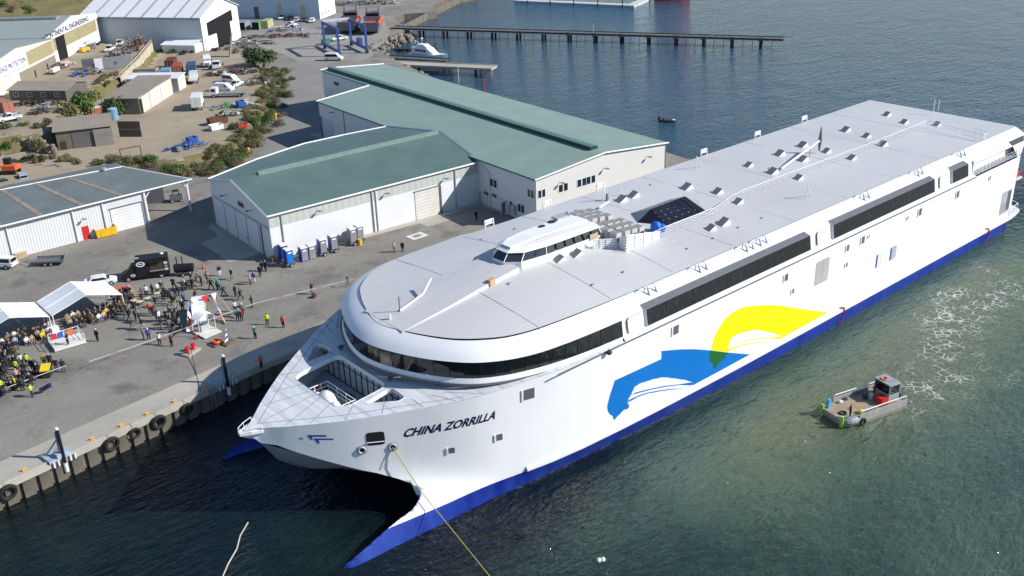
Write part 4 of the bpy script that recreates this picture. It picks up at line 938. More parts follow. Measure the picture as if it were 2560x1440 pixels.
# liferaft cradles standing proud of the far edge
for px, py in ((1236, 567), (1388, 521), (1505, 473), (1762, 386), (1895, 341), (2007, 301)):
    p = onroof(px, py); p = Vector((p.x, 13.35, 16.1)); b = MB()
    b.path([p + Vector((-.7, 0, -.4)), p + Vector((-.7, .1, .75)), p + Vector((.7, .1, .75)), p + Vector((.7, 0, -.4))], .09, 6); b.path([p + Vector((-.7, .1, .25)), p + Vector((.7, .1, .25))], .07, 6); b.tube(p + Vector((-.45, .2, .45)), p + Vector((.45, .2, .45)), .2, .2, 8)
    b.build('raft_cradle', WHITE, ferry)
# swan-neck davit arms on the white shoulder above the windows
def davit(px, py):
    p = aty(px, py, -13.9); x = p.x; b = MB(); z = 15.66
    for dx, hh in ((-.5, 1.0), (.7, .8)):
        b.tube((x + dx, -14.2, z - .5), (x + dx - .1, -13.8, z + hh * .6), .16, .12, 8); b.path([(x + dx - .1, -13.8, z + hh * .55), (x + dx - .2, -13.75, z + hh), (x + dx - .55, -13.8, z + hh + .15), (x + dx - .9, -13.9, z + hh - .1)], .06, 6)
    b.box((x - .3, -14.6, z - .55), (.35, .3, .25)); b.build('davit', mat('davit_grey', (.55, .56, .62), .5, var=.1), ferry)
for px, py in ((1630, 732), (1757, 677), (1874, 625), (1908, 605), (2165, 497), (2300, 438), (2406, 392)): davit(px, py)
# rust-red straps hanging over the rub rail
STRAP = mat('strap_magenta', (.45, .03, .12), .7, var=.1)
for px, py in ((2109, 768), (2470, 576)):
    p = aty(px, py, -16.15); b = MB(); b.path([(p.x - .6, -15.95, 2.55), (p.x, -16.25, 2.5), (p.x, -16.32, 1.8), (p.x - .35, -16.2, .9), (p.x - .3, -16.1, -.1)], .09, 5); b.build('hanging_strap', STRAP, ferry)

# ================================================================ SHEDS
TH = R(-2.78)
def loc_frame(o, rz):
    c, s = math.cos(rz), math.sin(rz)
    def tl(p): dx, dy = p[0] - o[0], p[1] - o[1]; return (dx * c + dy * s, -dx * s + dy * c, p[2])
    return tl
def onplane(px, py, p, nrm):
    d = ray(px, py); n = Vector(nrm); return CAM + d * ((Vector(p) - CAM).dot(n) / d.dot(n))
WALLW = ribbed('white_cladding', (.72, .73, .74), 'X', .4, .5, .02, .03, .97, .25)
WALLWY = ribbed('white_cladding_side', (.70, .71, .73), 'Y', .4, .5, .02, .03, .97, .25)
WALLC = ribbed('cream_cladding', (.66, .655, .63), 'X', .35, .5, .02, .03, .96, .3)
GRN1 = ribbed('pale_green_roof', (.235, .325, .285), 'Y', .8, .5, .03, .07, .95, .4); GRN2 = ribbed('green_corrugated_roof', (.115, .185, .172), 'X', .33, .5, .05, .10, .62, .9)
GRNSHADE = mat('vent_side_shade', (.012, .05, .045), .5, var=.1); GRNT = mat('green_trim', (.10, .20, .17), .5, var=.05)
TRANS = ribbed('translucent_panels', (.50, .53, .49), 'X', 1.15, .5, .02, .04, .88, .3)
TRIM = WHITE2
def window2(parent, c, ux, w, hh, nrm, name='window'):
    """sliding window: frame with two panes, standing slightly proud"""
    ux = Vector(ux); nrm = Vector(nrm); c = Vector(c); up = Vector((0, 0, 1)); b = MB()
    b.add([c + ux * u + up * v + nrm * .04 for u, v in ((-w / 2 - .1, -hh / 2 - .1), (w / 2 + .1, -hh / 2 - .1), (w / 2 + .1, hh / 2 + .1), (-w / 2 - .1, hh / 2 + .1))], [(0, 1, 2, 3)])
    o = b.build(name, WHITE2, parent)
    for s in (-1, 1):
        q = MB(); q.add([c + ux * (s * w * .26 + u) + up * v + nrm * .06 for u, v in ((-w * .2, -hh / 2), (w * .2, -hh / 2), (w * .2, hh / 2), (-w * .2, hh / 2))], [(0, 1, 2, 3)]); q.build('pane', GLASSB, o)
    return o
def rect(parent, name, c, ux, w, hh, nrm, m, d=.03):
    ux = Vector(ux); nrm = Vector(nrm); c = Vector(c); up = Vector((0, 0, 1))
    return MB().add([c + ux * u + up * v + nrm * d for u, v in ((-w / 2, -hh / 2), (w / 2, -hh / 2), (w / 2, hh / 2), (-w / 2, hh / 2))], [(0, 1, 2, 3)]).build(name, m, parent)
# --- long shed, ridge running away from the quay
O1 = (70.0, 35.5); tl1 = loc_frame(O1, TH)
s1 = thing('long_shed', 'large pale green roofed shed with white gable facing the ferry roof', 'shed', (O1[0], O1[1], 0), TH)
W, E1, RG, LN, LB2 = 30.1, 10.55, 11.9, 72.6, 95.0
def rzl(x): return E1 + (RG - E1) * min(x, W - x) / (W / 2)
b = MB(); b.add([(0, 0, 2.4), (W, 0, 2.4), (W, 0, E1 - .1), (W / 2, 0, RG - .1), (0, 0, E1 - .1)], [(0, 1, 2, 3, 4)]); b.build('gable_wall', WALLC, s1)
b = MB(); b.add([(0, 0, 2.4), (0, LN, 2.4), (0, LN, E1 - .1), (0, 0, E1 - .1)], [(3, 2, 1, 0)]); b.add([(13.2, LN, 2.4), (13.2, LB2, 2.4), (13.2, LB2, rzl(13.2) - .1), (13.2, LN, rzl(13.2) - .1)], [(3, 2, 1, 0)]); b.add([(0, LN, 2.4), (13.2, LN, 2.4), (13.2, LN, rzl(13.2) - .1), (0, LN, E1 - .1)], [(3, 2, 1, 0)])
b.add([(W, 0, 2.4), (W, LB2, 2.4), (W, LB2, E1 - .1), (W, 0, E1 - .1)], [(0, 1, 2, 3)]); b.add([(13.2, LB2, 2.4), (W, LB2, 2.4), (W, LB2, E1 - .1), (W / 2, LB2, RG - .1), (13.2, LB2, rzl(13.2) - .1)], [(4, 3, 2, 1, 0)]); b.build('side_wall', WALLWY, s1)
b = MB(); o_ = .35
b.add([(-o_, -o_, E1 - .03), (W / 2, -o_, RG), (W / 2, LB2 + o_, RG), (12.9, LB2 + o_, rzl(12.9)), (12.9, LN + o_, rzl(12.9)), (-o_, LN + o_, E1 - .03)], [(0, 1, 2, 3, 4, 5)])
b.add([(W / 2, -o_, RG), (W + o_, -o_, E1 - .03), (W + o_, LB2 + o_, E1 - .03), (W / 2, LB2 + o_, RG)], [(0, 1, 2, 3)]); rf = b.build('roof', GRN1, s1)
def trimbar(b, p, q, w=.16, h=.22): p, q = Vector(p), Vector(q); b.tube(p, q, w, w, 4)
for p_, q_, w_ in (((-o_, -o_, E1 - .05), (W / 2, -o_, RG - .02), .16), ((W / 2, -o_, RG - .02), (W + o_, -o_, E1 - .05), .16), ((-o_, LN + o_, E1 - .05), (12.9, LN + o_, rzl(12.9)), .2), ((12.9, LB2 + o_, rzl(12.9)), (W / 2, LB2 + o_, RG), .16), ((W / 2, LB2 + o_, RG), (W + o_, LB2 + o_, E1), .16)): b = MB(); trimbar(b, p_, q_, w_); b.build('barge_board', TRIM, s1)
for x in (0, W): MB().tube((x, -.04, 2.5), (x, -.04, E1 - .1), .12, .12, 4).build('corner_trim', TRIM, s1)
b = MB(); trimbar(b, (-o_, -o_, E1 - .05), (-o_, LN + o_, E1 - .05), .14); trimbar(b, (12.9, LN + o_, rzl(12.9) - .03), (12.9, LB2 + o_, rzl(12.9) - .03), .12); b.build('gutter', GRNT, s1)
b = MB(); y0, y1 = 2.4, LB2 - 1
b.loft([[(W / 2 - .85, y, RG - .08), (W / 2 - .8, y, RG + .55), (W / 2 - .05, y, RG + .62), (W / 2 + .8, y, RG + .5), (W / 2 + .85, y, RG - .08)] for y in (y0, y1)], 0, closed=False, caps=True); rv = b.build('ridge_vent', [GRNSHADE, GRNT], s1)  # shade of the vent's sides put into a near-black green
for p in rv.data.polygons:
    if p.normal.z > .6: p.material_index = 1
P0 = Vector((O1[0], O1[1], 0)); UX = Vector((math.cos(TH), math.sin(TH), 0)); UY = Vector((-math.sin(TH), math.cos(TH), 0))
def on_front(px, py): return Vector(tl1(onplane(px, py, P0, UY)))
def on_left(px, py): return Vector(tl1(onplane(px, py, P0, UX)))
for px, py, w in ((1354, 484, 1.6), (1408, 469, 2.1), (1454, 456, 2.1), (1477, 449, 2.1)): window2(s1, on_front(px, py), (1, 0, 0), w, 1.25, (0, -1, 0))
for px, py, w, hh in ((1234, 458, 1.9, 1.3), (1327, 484, 1.7, 1.2), (1216, 483, 1.3, .6), (1236, 489, 1.3, .6), (1278, 508, .8, .6), (1303, 521, 1.7, 1.3)): window2(s1, on_left(px, py), (0, -1, 0), w, hh, (-1, 0, 0))
c = on_left(1197, 495); rect(s1, 'door', (0, c.y, 3.6), (0, -1, 0), 1.6, 2.2, (-1, 0, 0), GREYL)
c = on_left(1259, 520); rect(s1, 'door', (0, c.y, 3.5), (0, -1, 0), 1.0, 2.0, (-1, 0, 0), mat('blue_grey_door', (.08, .12, .2), .5))
b = MB(); b.box((-.7, c.y, 4.9), (1.4, 2.0, .08), 0, 0, Matrix.Rotation(R(-12), 3, 'Y')); b.tube((-1.3, c.y - .9, 2.5), (-1.3, c.y - .9, 4.7), .05); b.build('porch_awning', WHITE2, s1)
c = on_left(1287, 516); b = MB(); b.box((-.3, c.y, 3.9), (.6, .9, 1.6)); b.box((-.3, c.y + 1.2, 3.7), (.6, .9, 1.2)); b.build('wall_condenser', GREYL, s1)
c = on_left(1224, 455); b = MB(); b.path([(-.12, c.y - .1, 2.5), (-.12, c.y - .1, 8.8), (-.2, c.y + 1.5, 9.6), (-.3, c.y + 1.7, 9.9)], .07); b.build('downpipe', WHITE2, s1)
for y in (46.5, 62): MB().tube((-.1, y, 2.5), (-.1, y, E1 - .2), .09).build('downpipe', GREYL, s1)
c = on_left(818, 307); b = MB(); b.add([(-.05, c.y - 2.3, 2.5), (-.05, c.y + 2.3, 2.5), (-.05, c.y + 2.3, 7.2), (-.05, c.y - 2.3, 7.2)], [(0, 1, 2, 3)]); dd = b.build('sliding_door', mat('pale_blue_door', (.55, .58, .63), .5, var=.04), s1); MB().bb(-.12, -.02, c.y + 2.3, c.y + 2.9, 2.5, 7.3).build('door_jamb', GREYD, s1)
rect(s1, 'sign', (13.2, LB2 - 6.5, 9.6), (0, -1, 0), 2.4, .8, (-1, 0, 0), mat('navy_sign', (.02, .03, .09), .5)); b = MB(); b.bb(13.0, 13.25, LN + 5, LB2 - 1, 7.6, 8.0); b.build('door_track', WHITE2, s1)
LAMPG = mat('lamp_grey', (.2, .2, .21), .5)
def wall_lamp(parent, c, nrm): b = MB(); c = Vector(c); n = Vector(nrm); b.tube(c, c + n * .7 + Vector((0, 0, .1)), .06); b.box(c + n * .9 + Vector((0, 0, .1)), (.5, .5, .14)); b.build('wall_lamp', LAMPG, parent)
for px, py in ((1399, 456), (1510, 420), (1617, 391)): wall_lamp(s1, on_front(px, py), (0, -1, 0))
wall_lamp(s1, on_left(836, 281), (-1, 0, 0))
# --- shed with the green corrugated roof
O2 = (31.5, 53.1); tl2 = loc_frame(O2, TH)
s2 = thing('corrugated_shed', 'green corrugated roof shed behind the row of portable toilets', 'shed', (O2[0], O2[1], 0), TH)
WX2, E2, R2, YR = 39.6, 10.0, 12.8, 11.6
far = [tl2((x, y, 0)) for x, y in ((33.5, 74.7), (43.4, 78.9), (54.5, 81.5), (62.9, 81.1), (72.0, 80.1))]; far[0] = (0, far[0][1], 0)
b = MB(); b.add([(0, 0, 2.4), (WX2, 0, 2.4), (WX2, 0, 7.9), (0, 0, 7.9)], [(0, 1, 2, 3)]); b.build('front_wall', WALLW, s2)
b = MB(); b.add([(0, -.03, 7.9), (WX2, -.03, 7.9), (WX2, -.03, E2 - .1), (0, -.03, E2 - .1)], [(0, 1, 2, 3)]); b.build('translucent_band', TRANS, s2)
b = MB(); b.add([(0, 0, 2.4), (0, far[0][1], 2.4), (0, far[0][1], 10.4), (0, YR, R2 - .1), (0, 0, E2 - .1)], [(4, 3, 2, 1, 0)])
for p, q in zip(far, far[1:]): b.add([(p[0], p[1], 2.4), (q[0], q[1], 2.4), (q[0], q[1], 10.4), (p[0], p[1], 10.4)], [(3, 2, 1, 0)])
b.build('gable_wall', WALLWY, s2)
b = MB(); b.add([(-.4, -.4, E2 - .08), (WX2 + .2, -.4, E2 - .08), (WX2 + .2, YR, R2), (-.4, YR, R2)], [(0, 1, 2, 3)])
b.add([(-.4, YR, R2), (WX2 + .2, YR, R2)] + [(p[0] + (-.4 if i == 0 else 0), p[1] + .2, 10.5) for i, p in list(enumerate(far))[::-1]], [(0, 1, 2, 3, 4, 5, 6)]); b.build('roof', GRN2, s2)
b = MB(); trimbar(b, (-.4, -.4, E2 - .06), (-.4, YR, R2)); trimbar(b, (-.4, YR, R2), (-.4, far[0][1] + .2, 10.5)); trimbar(b, (-.4, -.42, E2 - .08), (WX2 + .1, -.42, E2 - .08), .17)
for p, q in zip(far, far[1:]): trimbar(b, (p[0] - .2, p[1] + .2, 10.5), (q[0], q[1] + .2, 10.5))
trimbar(b, (WX2 + .2, YR, R2 + .05), (far[-1][0], far[-1][1], 10.6)); trimbar(b, (WX2 + .2, YR, R2 + .05), (WX2 + .2, -.4, E2), .2); b.build('gutter', TRIM, s2)
b = MB(); b.loft([[(x, YR - .55, R2 - .12), (x, YR - .5, R2 + .3), (x, YR, R2 + .5), (x, YR + .5, R2 + .3), (x, YR + .55, R2 - .12)] for x in (4.2, WX2 - .5)], 0, closed=False, caps=True); b.build('ridge_vent', mat('green_grey_vent', (.16, .25, .22), .5, var=.15, scale=2), s2)
P2 = Vector((O2[0], O2[1], 0))
def on_front2(px, py): return Vector(tl2(onplane(px, py, P2, UY)))
def on_gab2(px, py): return Vector(tl2(onplane(px, py, P2, UX)))
for px in (704, 935, 945, 1143): c = on_front2(px, 560); MB().tube((c.x, -.14, 2.5), (c.x, -.14, E2 - .2), .11).build('downpipe', GREYL if px != 945 else WHITE2, s2)
c0, c1 = on_front2(1040, 540), on_front2(1100, 520); b = MB()
for k in range(9): b.bb(c0.x, c1.x, -.09, -.05, 2.5 + k * .56, 3.02 + k * .56)
b.build('roller_door', OFFW, s2); MB().bb(c1.x, c1.x + .35, -.2, 0, 2.5, 7.5).build('door_jamb', GREYD, s2); MB().bb(c0.x - .1, c1.x + .3, -.2, -.02, 7.5, 7.65).build('door_head', GREYM, s2)
for px, py in ((793, 526), (963, 482), (1110, 445)): wall_lamp(s2, on_front2(px, py), (0, -1, 0))
b = MB()
for y in (4.2, 8.6, 12.8, 17.0): b.bb(-.09, -.03, y - .05, y + .05, 2.5, 7.6)
b.bb(-.16, -.02, .6, 20.8, 7.6, 7.9); b.build('door_track', GREYL, s2); MB().bb(-.13, -.04, 3.1, 3.35, 2.5, 7.6).build('door_post', GREYD, s2)
rect(s2, 'sign', on_gab2(602, 511), (0, -1, 0), 2.2, .8, (-1, 0, 0), mat('navy_sign', (.02, .03, .09), .5)); wall_lamp(s2, on_gab2(567, 488), (-1, 0, 0)); wall_lamp(s2, on_gab2(631, 526), (-1, 0, 0))
c = on_gab2(619, 595); rect(s2, 'door_handle', c, (0, -1, 0), 1.0, .25, (-1, 0, 0), GREYM, .08)
def slab(name, pts, z=2.53):
    b = MB(); b.prism([(p.x, p.y) for p in pts], 2.4, z); return struct(b.build(name, CONC))
slab('concrete_apron', [at(*p) for p in ((500, 608), (540, 632), (570, 655), (600, 650), (645, 636), (652, 628), (556, 572), (530, 560), (520, 570), (548, 590))])
slab('concrete_apron', [at(*p) for p in ((1043, 556), (1068, 567), (1130, 549), (1108, 537))]); slab('concrete_apron', [at(*p) for p in ((772, 335), (810, 352), (840, 346), (800, 333))])
b = MB(); pts = [at(*p) for p in ((697, 657), (905, 597), (1040, 561), (1200, 515), (1296, 545), (1310, 540), (1203, 506), (1040, 553), (905, 590), (692, 650))]
b.prism([(p.x, p.y) for p in pts], 2.4, 2.6); struct(b.build('footpath', CONC))
# --- low shed with ribbed grey roof on the left
lt = thing('low_shed', 'white shed with grey roof, rusty skylight strips and a red door', 'shed')
LE = [Vector((-16, 82.6, 8.4)), Vector((33.1, 83.5, 8.4)), Vector((26.3, 96.6, 9.35)), Vector((-12, 100.9, 9.35))]
GRF = ribbed('grey_ribbed_roof', (.165, .19, .185), 'X', .42, .5, .04, .12, .75, .8); STRIP = mat('rusty_skylight_strip', (.26, .215, .18), .7, var=.2)
b = MB(); b.loft([[LE[0].lerp(LE[1], k / 24), LE[3].lerp(LE[2], k / 24)] for k in range(25)], 0, closed=False); b.add([LE[3], LE[2], Vector((30, 110, 6.4)), Vector((-12, 112, 6.4))], [(0, 1, 2, 3)]); b.build('roof', GRF, lt)
for t in (.345, .475, .61, .745, .21):
    b = MB(); up = Vector((0, 0, .04)); P = [(LE[0].lerp(LE[1], t + k * .0062) + up, LE[3].lerp(LE[2], t + k * .0062) + up) for k in range(4)]
    b.loft([[p, p.lerp(q, .5), q] for p, q in P], 0, closed=False); b.build('skylight_strip', STRIP, lt)
WRIB = ribbed('white_ribbed_wall', (.66, .68, .69), 'X', .45, .5, .04, .04, .86, .7)
b = MB(); b.add([(-16, 83.8, 2.4), (24.4, 83.8, 2.4), (24.4, 83.8, 8.4), (-16, 83.8, 8.4)], [(0, 1, 2, 3)]); b.build('front_wall', WRIB, lt)
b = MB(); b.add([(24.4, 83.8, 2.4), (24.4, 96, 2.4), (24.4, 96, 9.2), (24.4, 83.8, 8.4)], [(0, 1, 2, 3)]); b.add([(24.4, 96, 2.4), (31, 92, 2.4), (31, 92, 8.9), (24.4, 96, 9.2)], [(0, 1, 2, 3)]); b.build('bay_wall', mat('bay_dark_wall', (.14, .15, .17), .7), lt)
b = MB(); b.tube((32.4, 84.4, 2.5), (32.4, 84.4, 8.3), .22); b.tube((24.5, 83.7, 2.5), (24.5, 83.7, 8.3), .25); b.tube((32.4, 84.4, 6.8), (31.2, 84.2, 8.3), .1); b.tube((24.5, 83.7, 6.8), (25.8, 83.7, 8.3), .1); b.build('bay_post', WHITE2, lt)
b = MB(); trimbar(b, LE[0] - Vector((0, .05, .05)), LE[1] - Vector((0, .05, .05)), .16); trimbar(b, LE[1], LE[2], .14); trimbar(b, LE[2], LE[3], .12); b.build('gutter', TRIM, lt)
for px in (17, 190, 268): c = aty(px, 580, 83.8); MB().tube((c.x, 83.62, 2.5), (c.x, 83.62, 8.2), .12).build('downpipe', WHITE2, lt)
c = aty(215, 582, 83.8); rect(lt, 'red_door', (c.x, 83.8, 3.65), (1, 0, 0), 1.15, 2.3, (0, -1, 0), RED, .04)
c0, c1 = aty(281, 560, 83.8), aty(359, 545, 83.8); b = MB()
for k in range(8): b.bb(c0.x, c1.x, 83.68, 83.72, 2.5 + k * .5, 2.97 + k * .5)
b.build('roller_door', WHITE2, lt); MB().bb(c0.x - .1, c1.x + .1, 83.6, 83.75, 6.5, 6.65).build('door_head', GREYD, lt); MB().bb(c1.x, c1.x + .22, 83.6, 83.78, 2.5, 6.6).build('door_jamb', GREYM, lt)
wall_lamp(lt, aty(207, 546, 83.8), (0, -1, 0)); b = MB(); b.tube((23, 96.4, 9.4), (23, 96.4, 9.9), .35); b.build('roof_fan', GREYL, lt)
# ---- generic gabled building in its own frame (front wall along local x at y=0, looking to -y)
def building(name, label, cat, o, rz, w, d, z0, ze, zr, wallm, roofm, ridge='x', over=.4, trim=TRIM, group=None, mono=False):
    t = thing(name, label, cat, (o[0], o[1], 0), rz, group); b = MB()
    if mono: b.add([(0, 0, z0), (w, 0, z0), (w, d, z0), (0, d, z0), (0, 0, ze), (w, 0, ze), (w, d, zr), (0, d, zr)], [(0, 1, 5, 4), (1, 2, 6, 5), (2, 3, 7, 6), (3, 0, 4, 7)])
    elif ridge == 'x': b.add([(0, 0, z0), (w, 0, z0), (w, d, z0), (0, d, z0), (0, 0, ze), (w, 0, ze), (w, d, ze), (0, d, ze), (0, d / 2, zr), (w, d / 2, zr)], [(0, 1, 5, 4), (1, 2, 6, 9, 5), (2, 3, 7, 6), (3, 0, 4, 8, 7)])
    else: b.add([(0, 0, z0), (w, 0, z0), (w, d, z0), (0, d, z0), (0, 0, ze), (w, 0, ze), (w, d, ze), (0, d, ze), (w / 2, 0, zr), (w / 2, d, zr)], [(0, 1, 5, 8, 4), (1, 2, 6, 5), (2, 3, 7, 9, 6), (3, 0, 4, 7)])
    b.build('wall', wallm, t); r = MB(); e = over; q = .08
    def sheet(P): r.add([Vector(p) + Vector((0, 0, q)) for p in P] + [Vector(p) - Vector((0, 0, .05)) for p in P], [(0, 1, 2, 3), (7, 6, 5, 4), (0, 4, 5, 1), (1, 5, 6, 2), (2, 6, 7, 3), (3, 7, 4, 0)])
    if mono: sheet([(-e, -e, ze), (w + e, -e, ze), (w + e, d + e, zr), (-e, d + e, zr)])
    elif ridge == 'x': sheet([(-e, -e, ze), (w + e, -e, ze), (w + e, d / 2, zr), (-e, d / 2, zr)]); sheet([(-e, d / 2, zr), (w + e, d / 2, zr), (w + e, d + e, ze), (-e, d + e, ze)])
    else: sheet([(-e, -e, ze), (w / 2, -e, zr), (w / 2, d + e, zr), (-e, d + e, ze)]); sheet([(w / 2, -e, zr), (w + e, -e, ze), (w + e, d + e, ze), (w / 2, d + e, zr)])
    r.build('roof', roofm, t); return t
def wl(t, x, z, w, hh, m, name='opening', d=.04, side='front', W_=0):
    return rect(t, name, (x, 0, z) if side == 'front' else ((W_, x, z) if side == 'right' else (0, x, z)), (1, 0, 0) if side == 'front' else ((0, 1, 0) if side == 'right' else (0, -1, 0)), w, hh, (0, -1, 0) if side == 'front' else ((1, 0, 0) if side == 'right' else (-1, 0, 0)), m, d)
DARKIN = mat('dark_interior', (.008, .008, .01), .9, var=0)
# --- white boat shed (gable end to the slip)
a, c = Vector((97.8, 215.6, 0)), Vector((74.0, 249.0, 0)); dv = (a - c).normalized(); rzw = math.atan2(dv.y, dv.x)
ws = building('boat_shed', 'big white boat shed with striped white roof and open gable door', 'shed', (c.x, c.y), rzw, (a - c).length, 23.5, 3.5, 13.6, 18.2, ribbed('pale_blue_wall', (.52, .58, .63), 'X', .8, .5, .03, .05, .85, .5), ribbed('white_roof', (.74, .75, .76), 'X', .5, .45, .02, .03, .95, .3), 'x', .6)
lw = (a - c).length
for k in range(7): x = 4.5 + k * 5.6; MB().add([(x, -.6, 13.66 + .09), (x + .8, -.6, 13.75), (x + .8, 11.6, 18.2 + .05), (x, 11.6, 18.25)], [(0, 1, 2, 3)]).build('skylight_strip', GREYL, ws)
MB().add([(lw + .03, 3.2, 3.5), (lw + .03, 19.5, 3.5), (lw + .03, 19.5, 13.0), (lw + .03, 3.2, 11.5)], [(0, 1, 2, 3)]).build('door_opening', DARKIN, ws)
MB().bb(lw + .1, lw + .25, 1.0, 8.0, 3.4, 7.6).build('sliding_door', WHITE, ws); MB().bb(lw + .1, lw + .25, 17.2, 21.5, 3.4, 9.6).build('sliding_door', WHITE, ws)
MB().add([(lw + .02, 0, 3.5), (lw + .02, 23.5, 3.5), (lw + .02, 23.5, 13.5), (lw + .02, 11.7, 18), (lw + .02, 0, 13.5)], [(0, 1, 2, 3, 4)]).build('gable_face', WHITE, ws)
MB().bb(-.2, lw, -.5, -.25, 13.0, 13.4).build('gutter', mat('blue_grey_gutter', (.3, .36, .42), .5), ws)
an_ = MB(); an_.bb(lw - 11.5, lw - .5, -4.6, -.1, 3.5, 6.4, 0); an_.add([(lw - 11.9, -5, 6.3), (lw - .2, -5, 6.3), (lw - .2, 0, 7.2), (lw - 11.9, 0, 7.2)], [(0, 1, 2, 3)], 1); an_.build('annex', [WHITE2, WHITE], ws)
# --- engineering works
ENGW = mat('cream_wall', (.62, .60, .54), .6, var=.06); OLIVE = mat('olive_panel', (.33, .29, .17), .6, var=.08); GRR = ribbed('grey_green_roof', (.30, .335, .315), 'X', .7, .5, .02, .05, .93, .3)
a, c = Vector((76.2, 241.6, 0)), Vector((51.8, 212.4, 0)); dv = (a - c).normalized(); rze = math.atan2(dv.y, dv.x); le = (a - c).length
en = building('engineering_works', 'cream engineering works with a long name board over its sliding doors', 'factory', (c.x, c.y), rze, le, 34, 6.8, 14.6, 17.2, ENGW, GRR, 'y', .3)
for x0, x1 in ((1.0, 5.5), (12.0, 22), (22.3, le - 1.5)):
    MB().bb(x0, x1, -.10, -.02, 10.2, 13.5).build('clerestory_panel', OLIVE, en)
    MB().bb(x0, x1, -.14, -.05, 6.8, 10.15).build('sliding_door', WHITE, en)
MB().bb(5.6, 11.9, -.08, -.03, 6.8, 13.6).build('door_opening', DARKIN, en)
MB().add([(-1.5, -.3, 13.6), (le + .2, -.3, 13.6), (le + .2, -.3, 15.0), (le / 2, -.3, 17.4), (-1.5, -.3, 14.6)], [(0, 1, 2, 3, 4)]).build('name_board', WHITE, en)
flat_text('name_lettering', 'CONTINENTAL ENGINEERING', (-1.0, -.36, 14.05), (le - 6, 0, 0), (0, 0, 1.5), NAVY, en, .015)
b = MB(); b.bb(16.2, 19.5, 3, 33, 17.0, 17.5); b.build('ridge_vent', GREYM, en)
c2 = c + (c - a).normalized() * 44; px_ = Vector((math.sin(rze), -math.cos(rze), 0)) * 1.6; o2 = c2 + px_
ew = building('coating_works', 'cream coating works with a blue lettered sign and slatted door', 'factory', (o2.x, o2.y), rze, 44, 30, 6.8, 14.4, 16.2, ENGW, GRR, 'y', .35)
b = MB()
MB().bb(27.2, 43.5, -.06, -.02, 10.6, 14.0).build('clerestory_panel', OLIVE, ew)
MB().bb(10, 26.4, -.14, -.04, 10.2, 14.0).build('sign_board', WHITE, ew); flat_text('sign_lettering', 'SURFACE PROTECTION', (8.6, -.18, 12.0), (17.2, 0, 0), (0, 0, 1.25), mat('sign_blue', (.01, .03, .2), .5, var=0), ew, .012, .1); flat_text('sign_lettering', 'Blasting  Protective Coatings', (12.5, -.18, 10.75), (13, 0, 0), (0, 0, .7), mat('sign_pale', (.35, .45, .5), .5, var=0), ew, 0)
SLAT = mat('brown_slat', (.27, .235, .175), .7, var=.1); sm_ = MB().bb(-5, 17.5, -.14, -.06, 0, .30).mesh('slat', SLAT)
for k in range(9): o = bpy.data.objects.new('slat', sm_); COL.objects.link(o); o.parent = ew; o.location = (26, 0, 6.85 + k * .36)
MB().bb(29, 29.9, -.17, -.1, 6.8, 8.9).build('door', TIMBERD, ew); MB().bb(37, 37.9, -.17, -.1, 6.8, 8.9).build('door', TIMBERD, ew)
ch = MB(); ch.tube((26, 6.5, 14.8), (26, 6.5, 19.0), .8, .75, 12); ch.tube((26, 6.5, 19.0), (26, 6.5, 19.7), 1.05, 1.05, 12); ch.build('roof_stack', GREYL, ew)
# --- timber buildings around the yard
BRT = ribbed('brown_tin_roof', (.30, .255, .205), 'X', .6, .6, .02, .08, .9, .4); BRW = ribbed('brown_tin_wall', (.17, .155, .135), 'X', .35, .7, .02, .1, .75, .5); BEI = ribbed('beige_wall', (.60, .57, .50), 'Y', .4, .6, .02, .06, .93, .3)
a, c = at(28, 252, 7), at(168, 253, 7); dv = (c - a); co = building('site_cottage', 'low brown site cottage with four windows and a pale tin roof', 'cottage', (a.x, a.y), math.atan2(dv.y, dv.x), dv.length, 9.5, 6.8, 9.5, 10.6, BRW, BRT, 'x', .4)
for k in range(4): window2(co, (1.6 + k * 3.5, 0, 8.5), (1, 0, 0), 1.1, .9, (0, -1, 0))
a, c = at(268, 287, 4), at(352, 286, 4); dv = (c - a); md = building('store_shed', 'tin store shed with a cream end wall and a narrow dark doorway', 'shed', (a.x, a.y), math.atan2(dv.y, dv.x), dv.length, 20.5, 3.8, 7.8, 8.6, BRW, BRT, 'x', .3, mono=True)
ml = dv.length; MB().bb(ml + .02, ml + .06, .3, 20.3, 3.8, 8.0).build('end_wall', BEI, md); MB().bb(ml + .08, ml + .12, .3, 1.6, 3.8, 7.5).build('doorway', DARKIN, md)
for y in (6.3, 13): MB().bb(ml + .07, ml + .10, y, y + .12, 3.8, 7.9).build('door_seam', GREYM, md)
wr = building('lean_to', 'white roofed lean-to behind the tin store shed', 'shed', (at(315, 200, 7)[0], at(315, 200, 7)[1]), math.atan2(dv.y, dv.x), 13.5, 5, 4, 7.2, 7.6, BEI, WHITE2, 'x', .3, mono=True)
a, c = at(147, 376, 4), at(283, 360, 4); dv = (c - a); tm = building('timber_workshop', 'weathered timber workshop with a tin roof and wide slatted doors', 'workshop', (a.x, a.y), math.atan2(dv.y, dv.x), dv.length, 7.2, 3.8, 8.0, 8.9, mat('weathered_boarding', (.15, .13, .105), .85, var=.2, scale=1.5), BRT, 'x', .5, mono=True)
tw = dv.length; MB().bb(3.0, 7.0, -.08, -.03, 3.9, 7.6).build('grey_door', mat('grey_board', (.12, .115, .11), .8, var=.1), tm)  # door leaf in darker grey board than the planks
plk = MB().bb(0, .34, -.10, -.02, 0, 3.7).mesh('plank', mat('grey_plank', (.26, .245, .22), .8, var=.15)); 
for k in range(10): o = bpy.data.objects.new('plank', plk); COL.objects.link(o); o.parent = tm; o.location = (7.3 + k * .37, -.4, 3.9)
MB().bb(.6, 1.7, -.09, -.02, 3.8, 5.8).build('door', TIMBERD, tm)
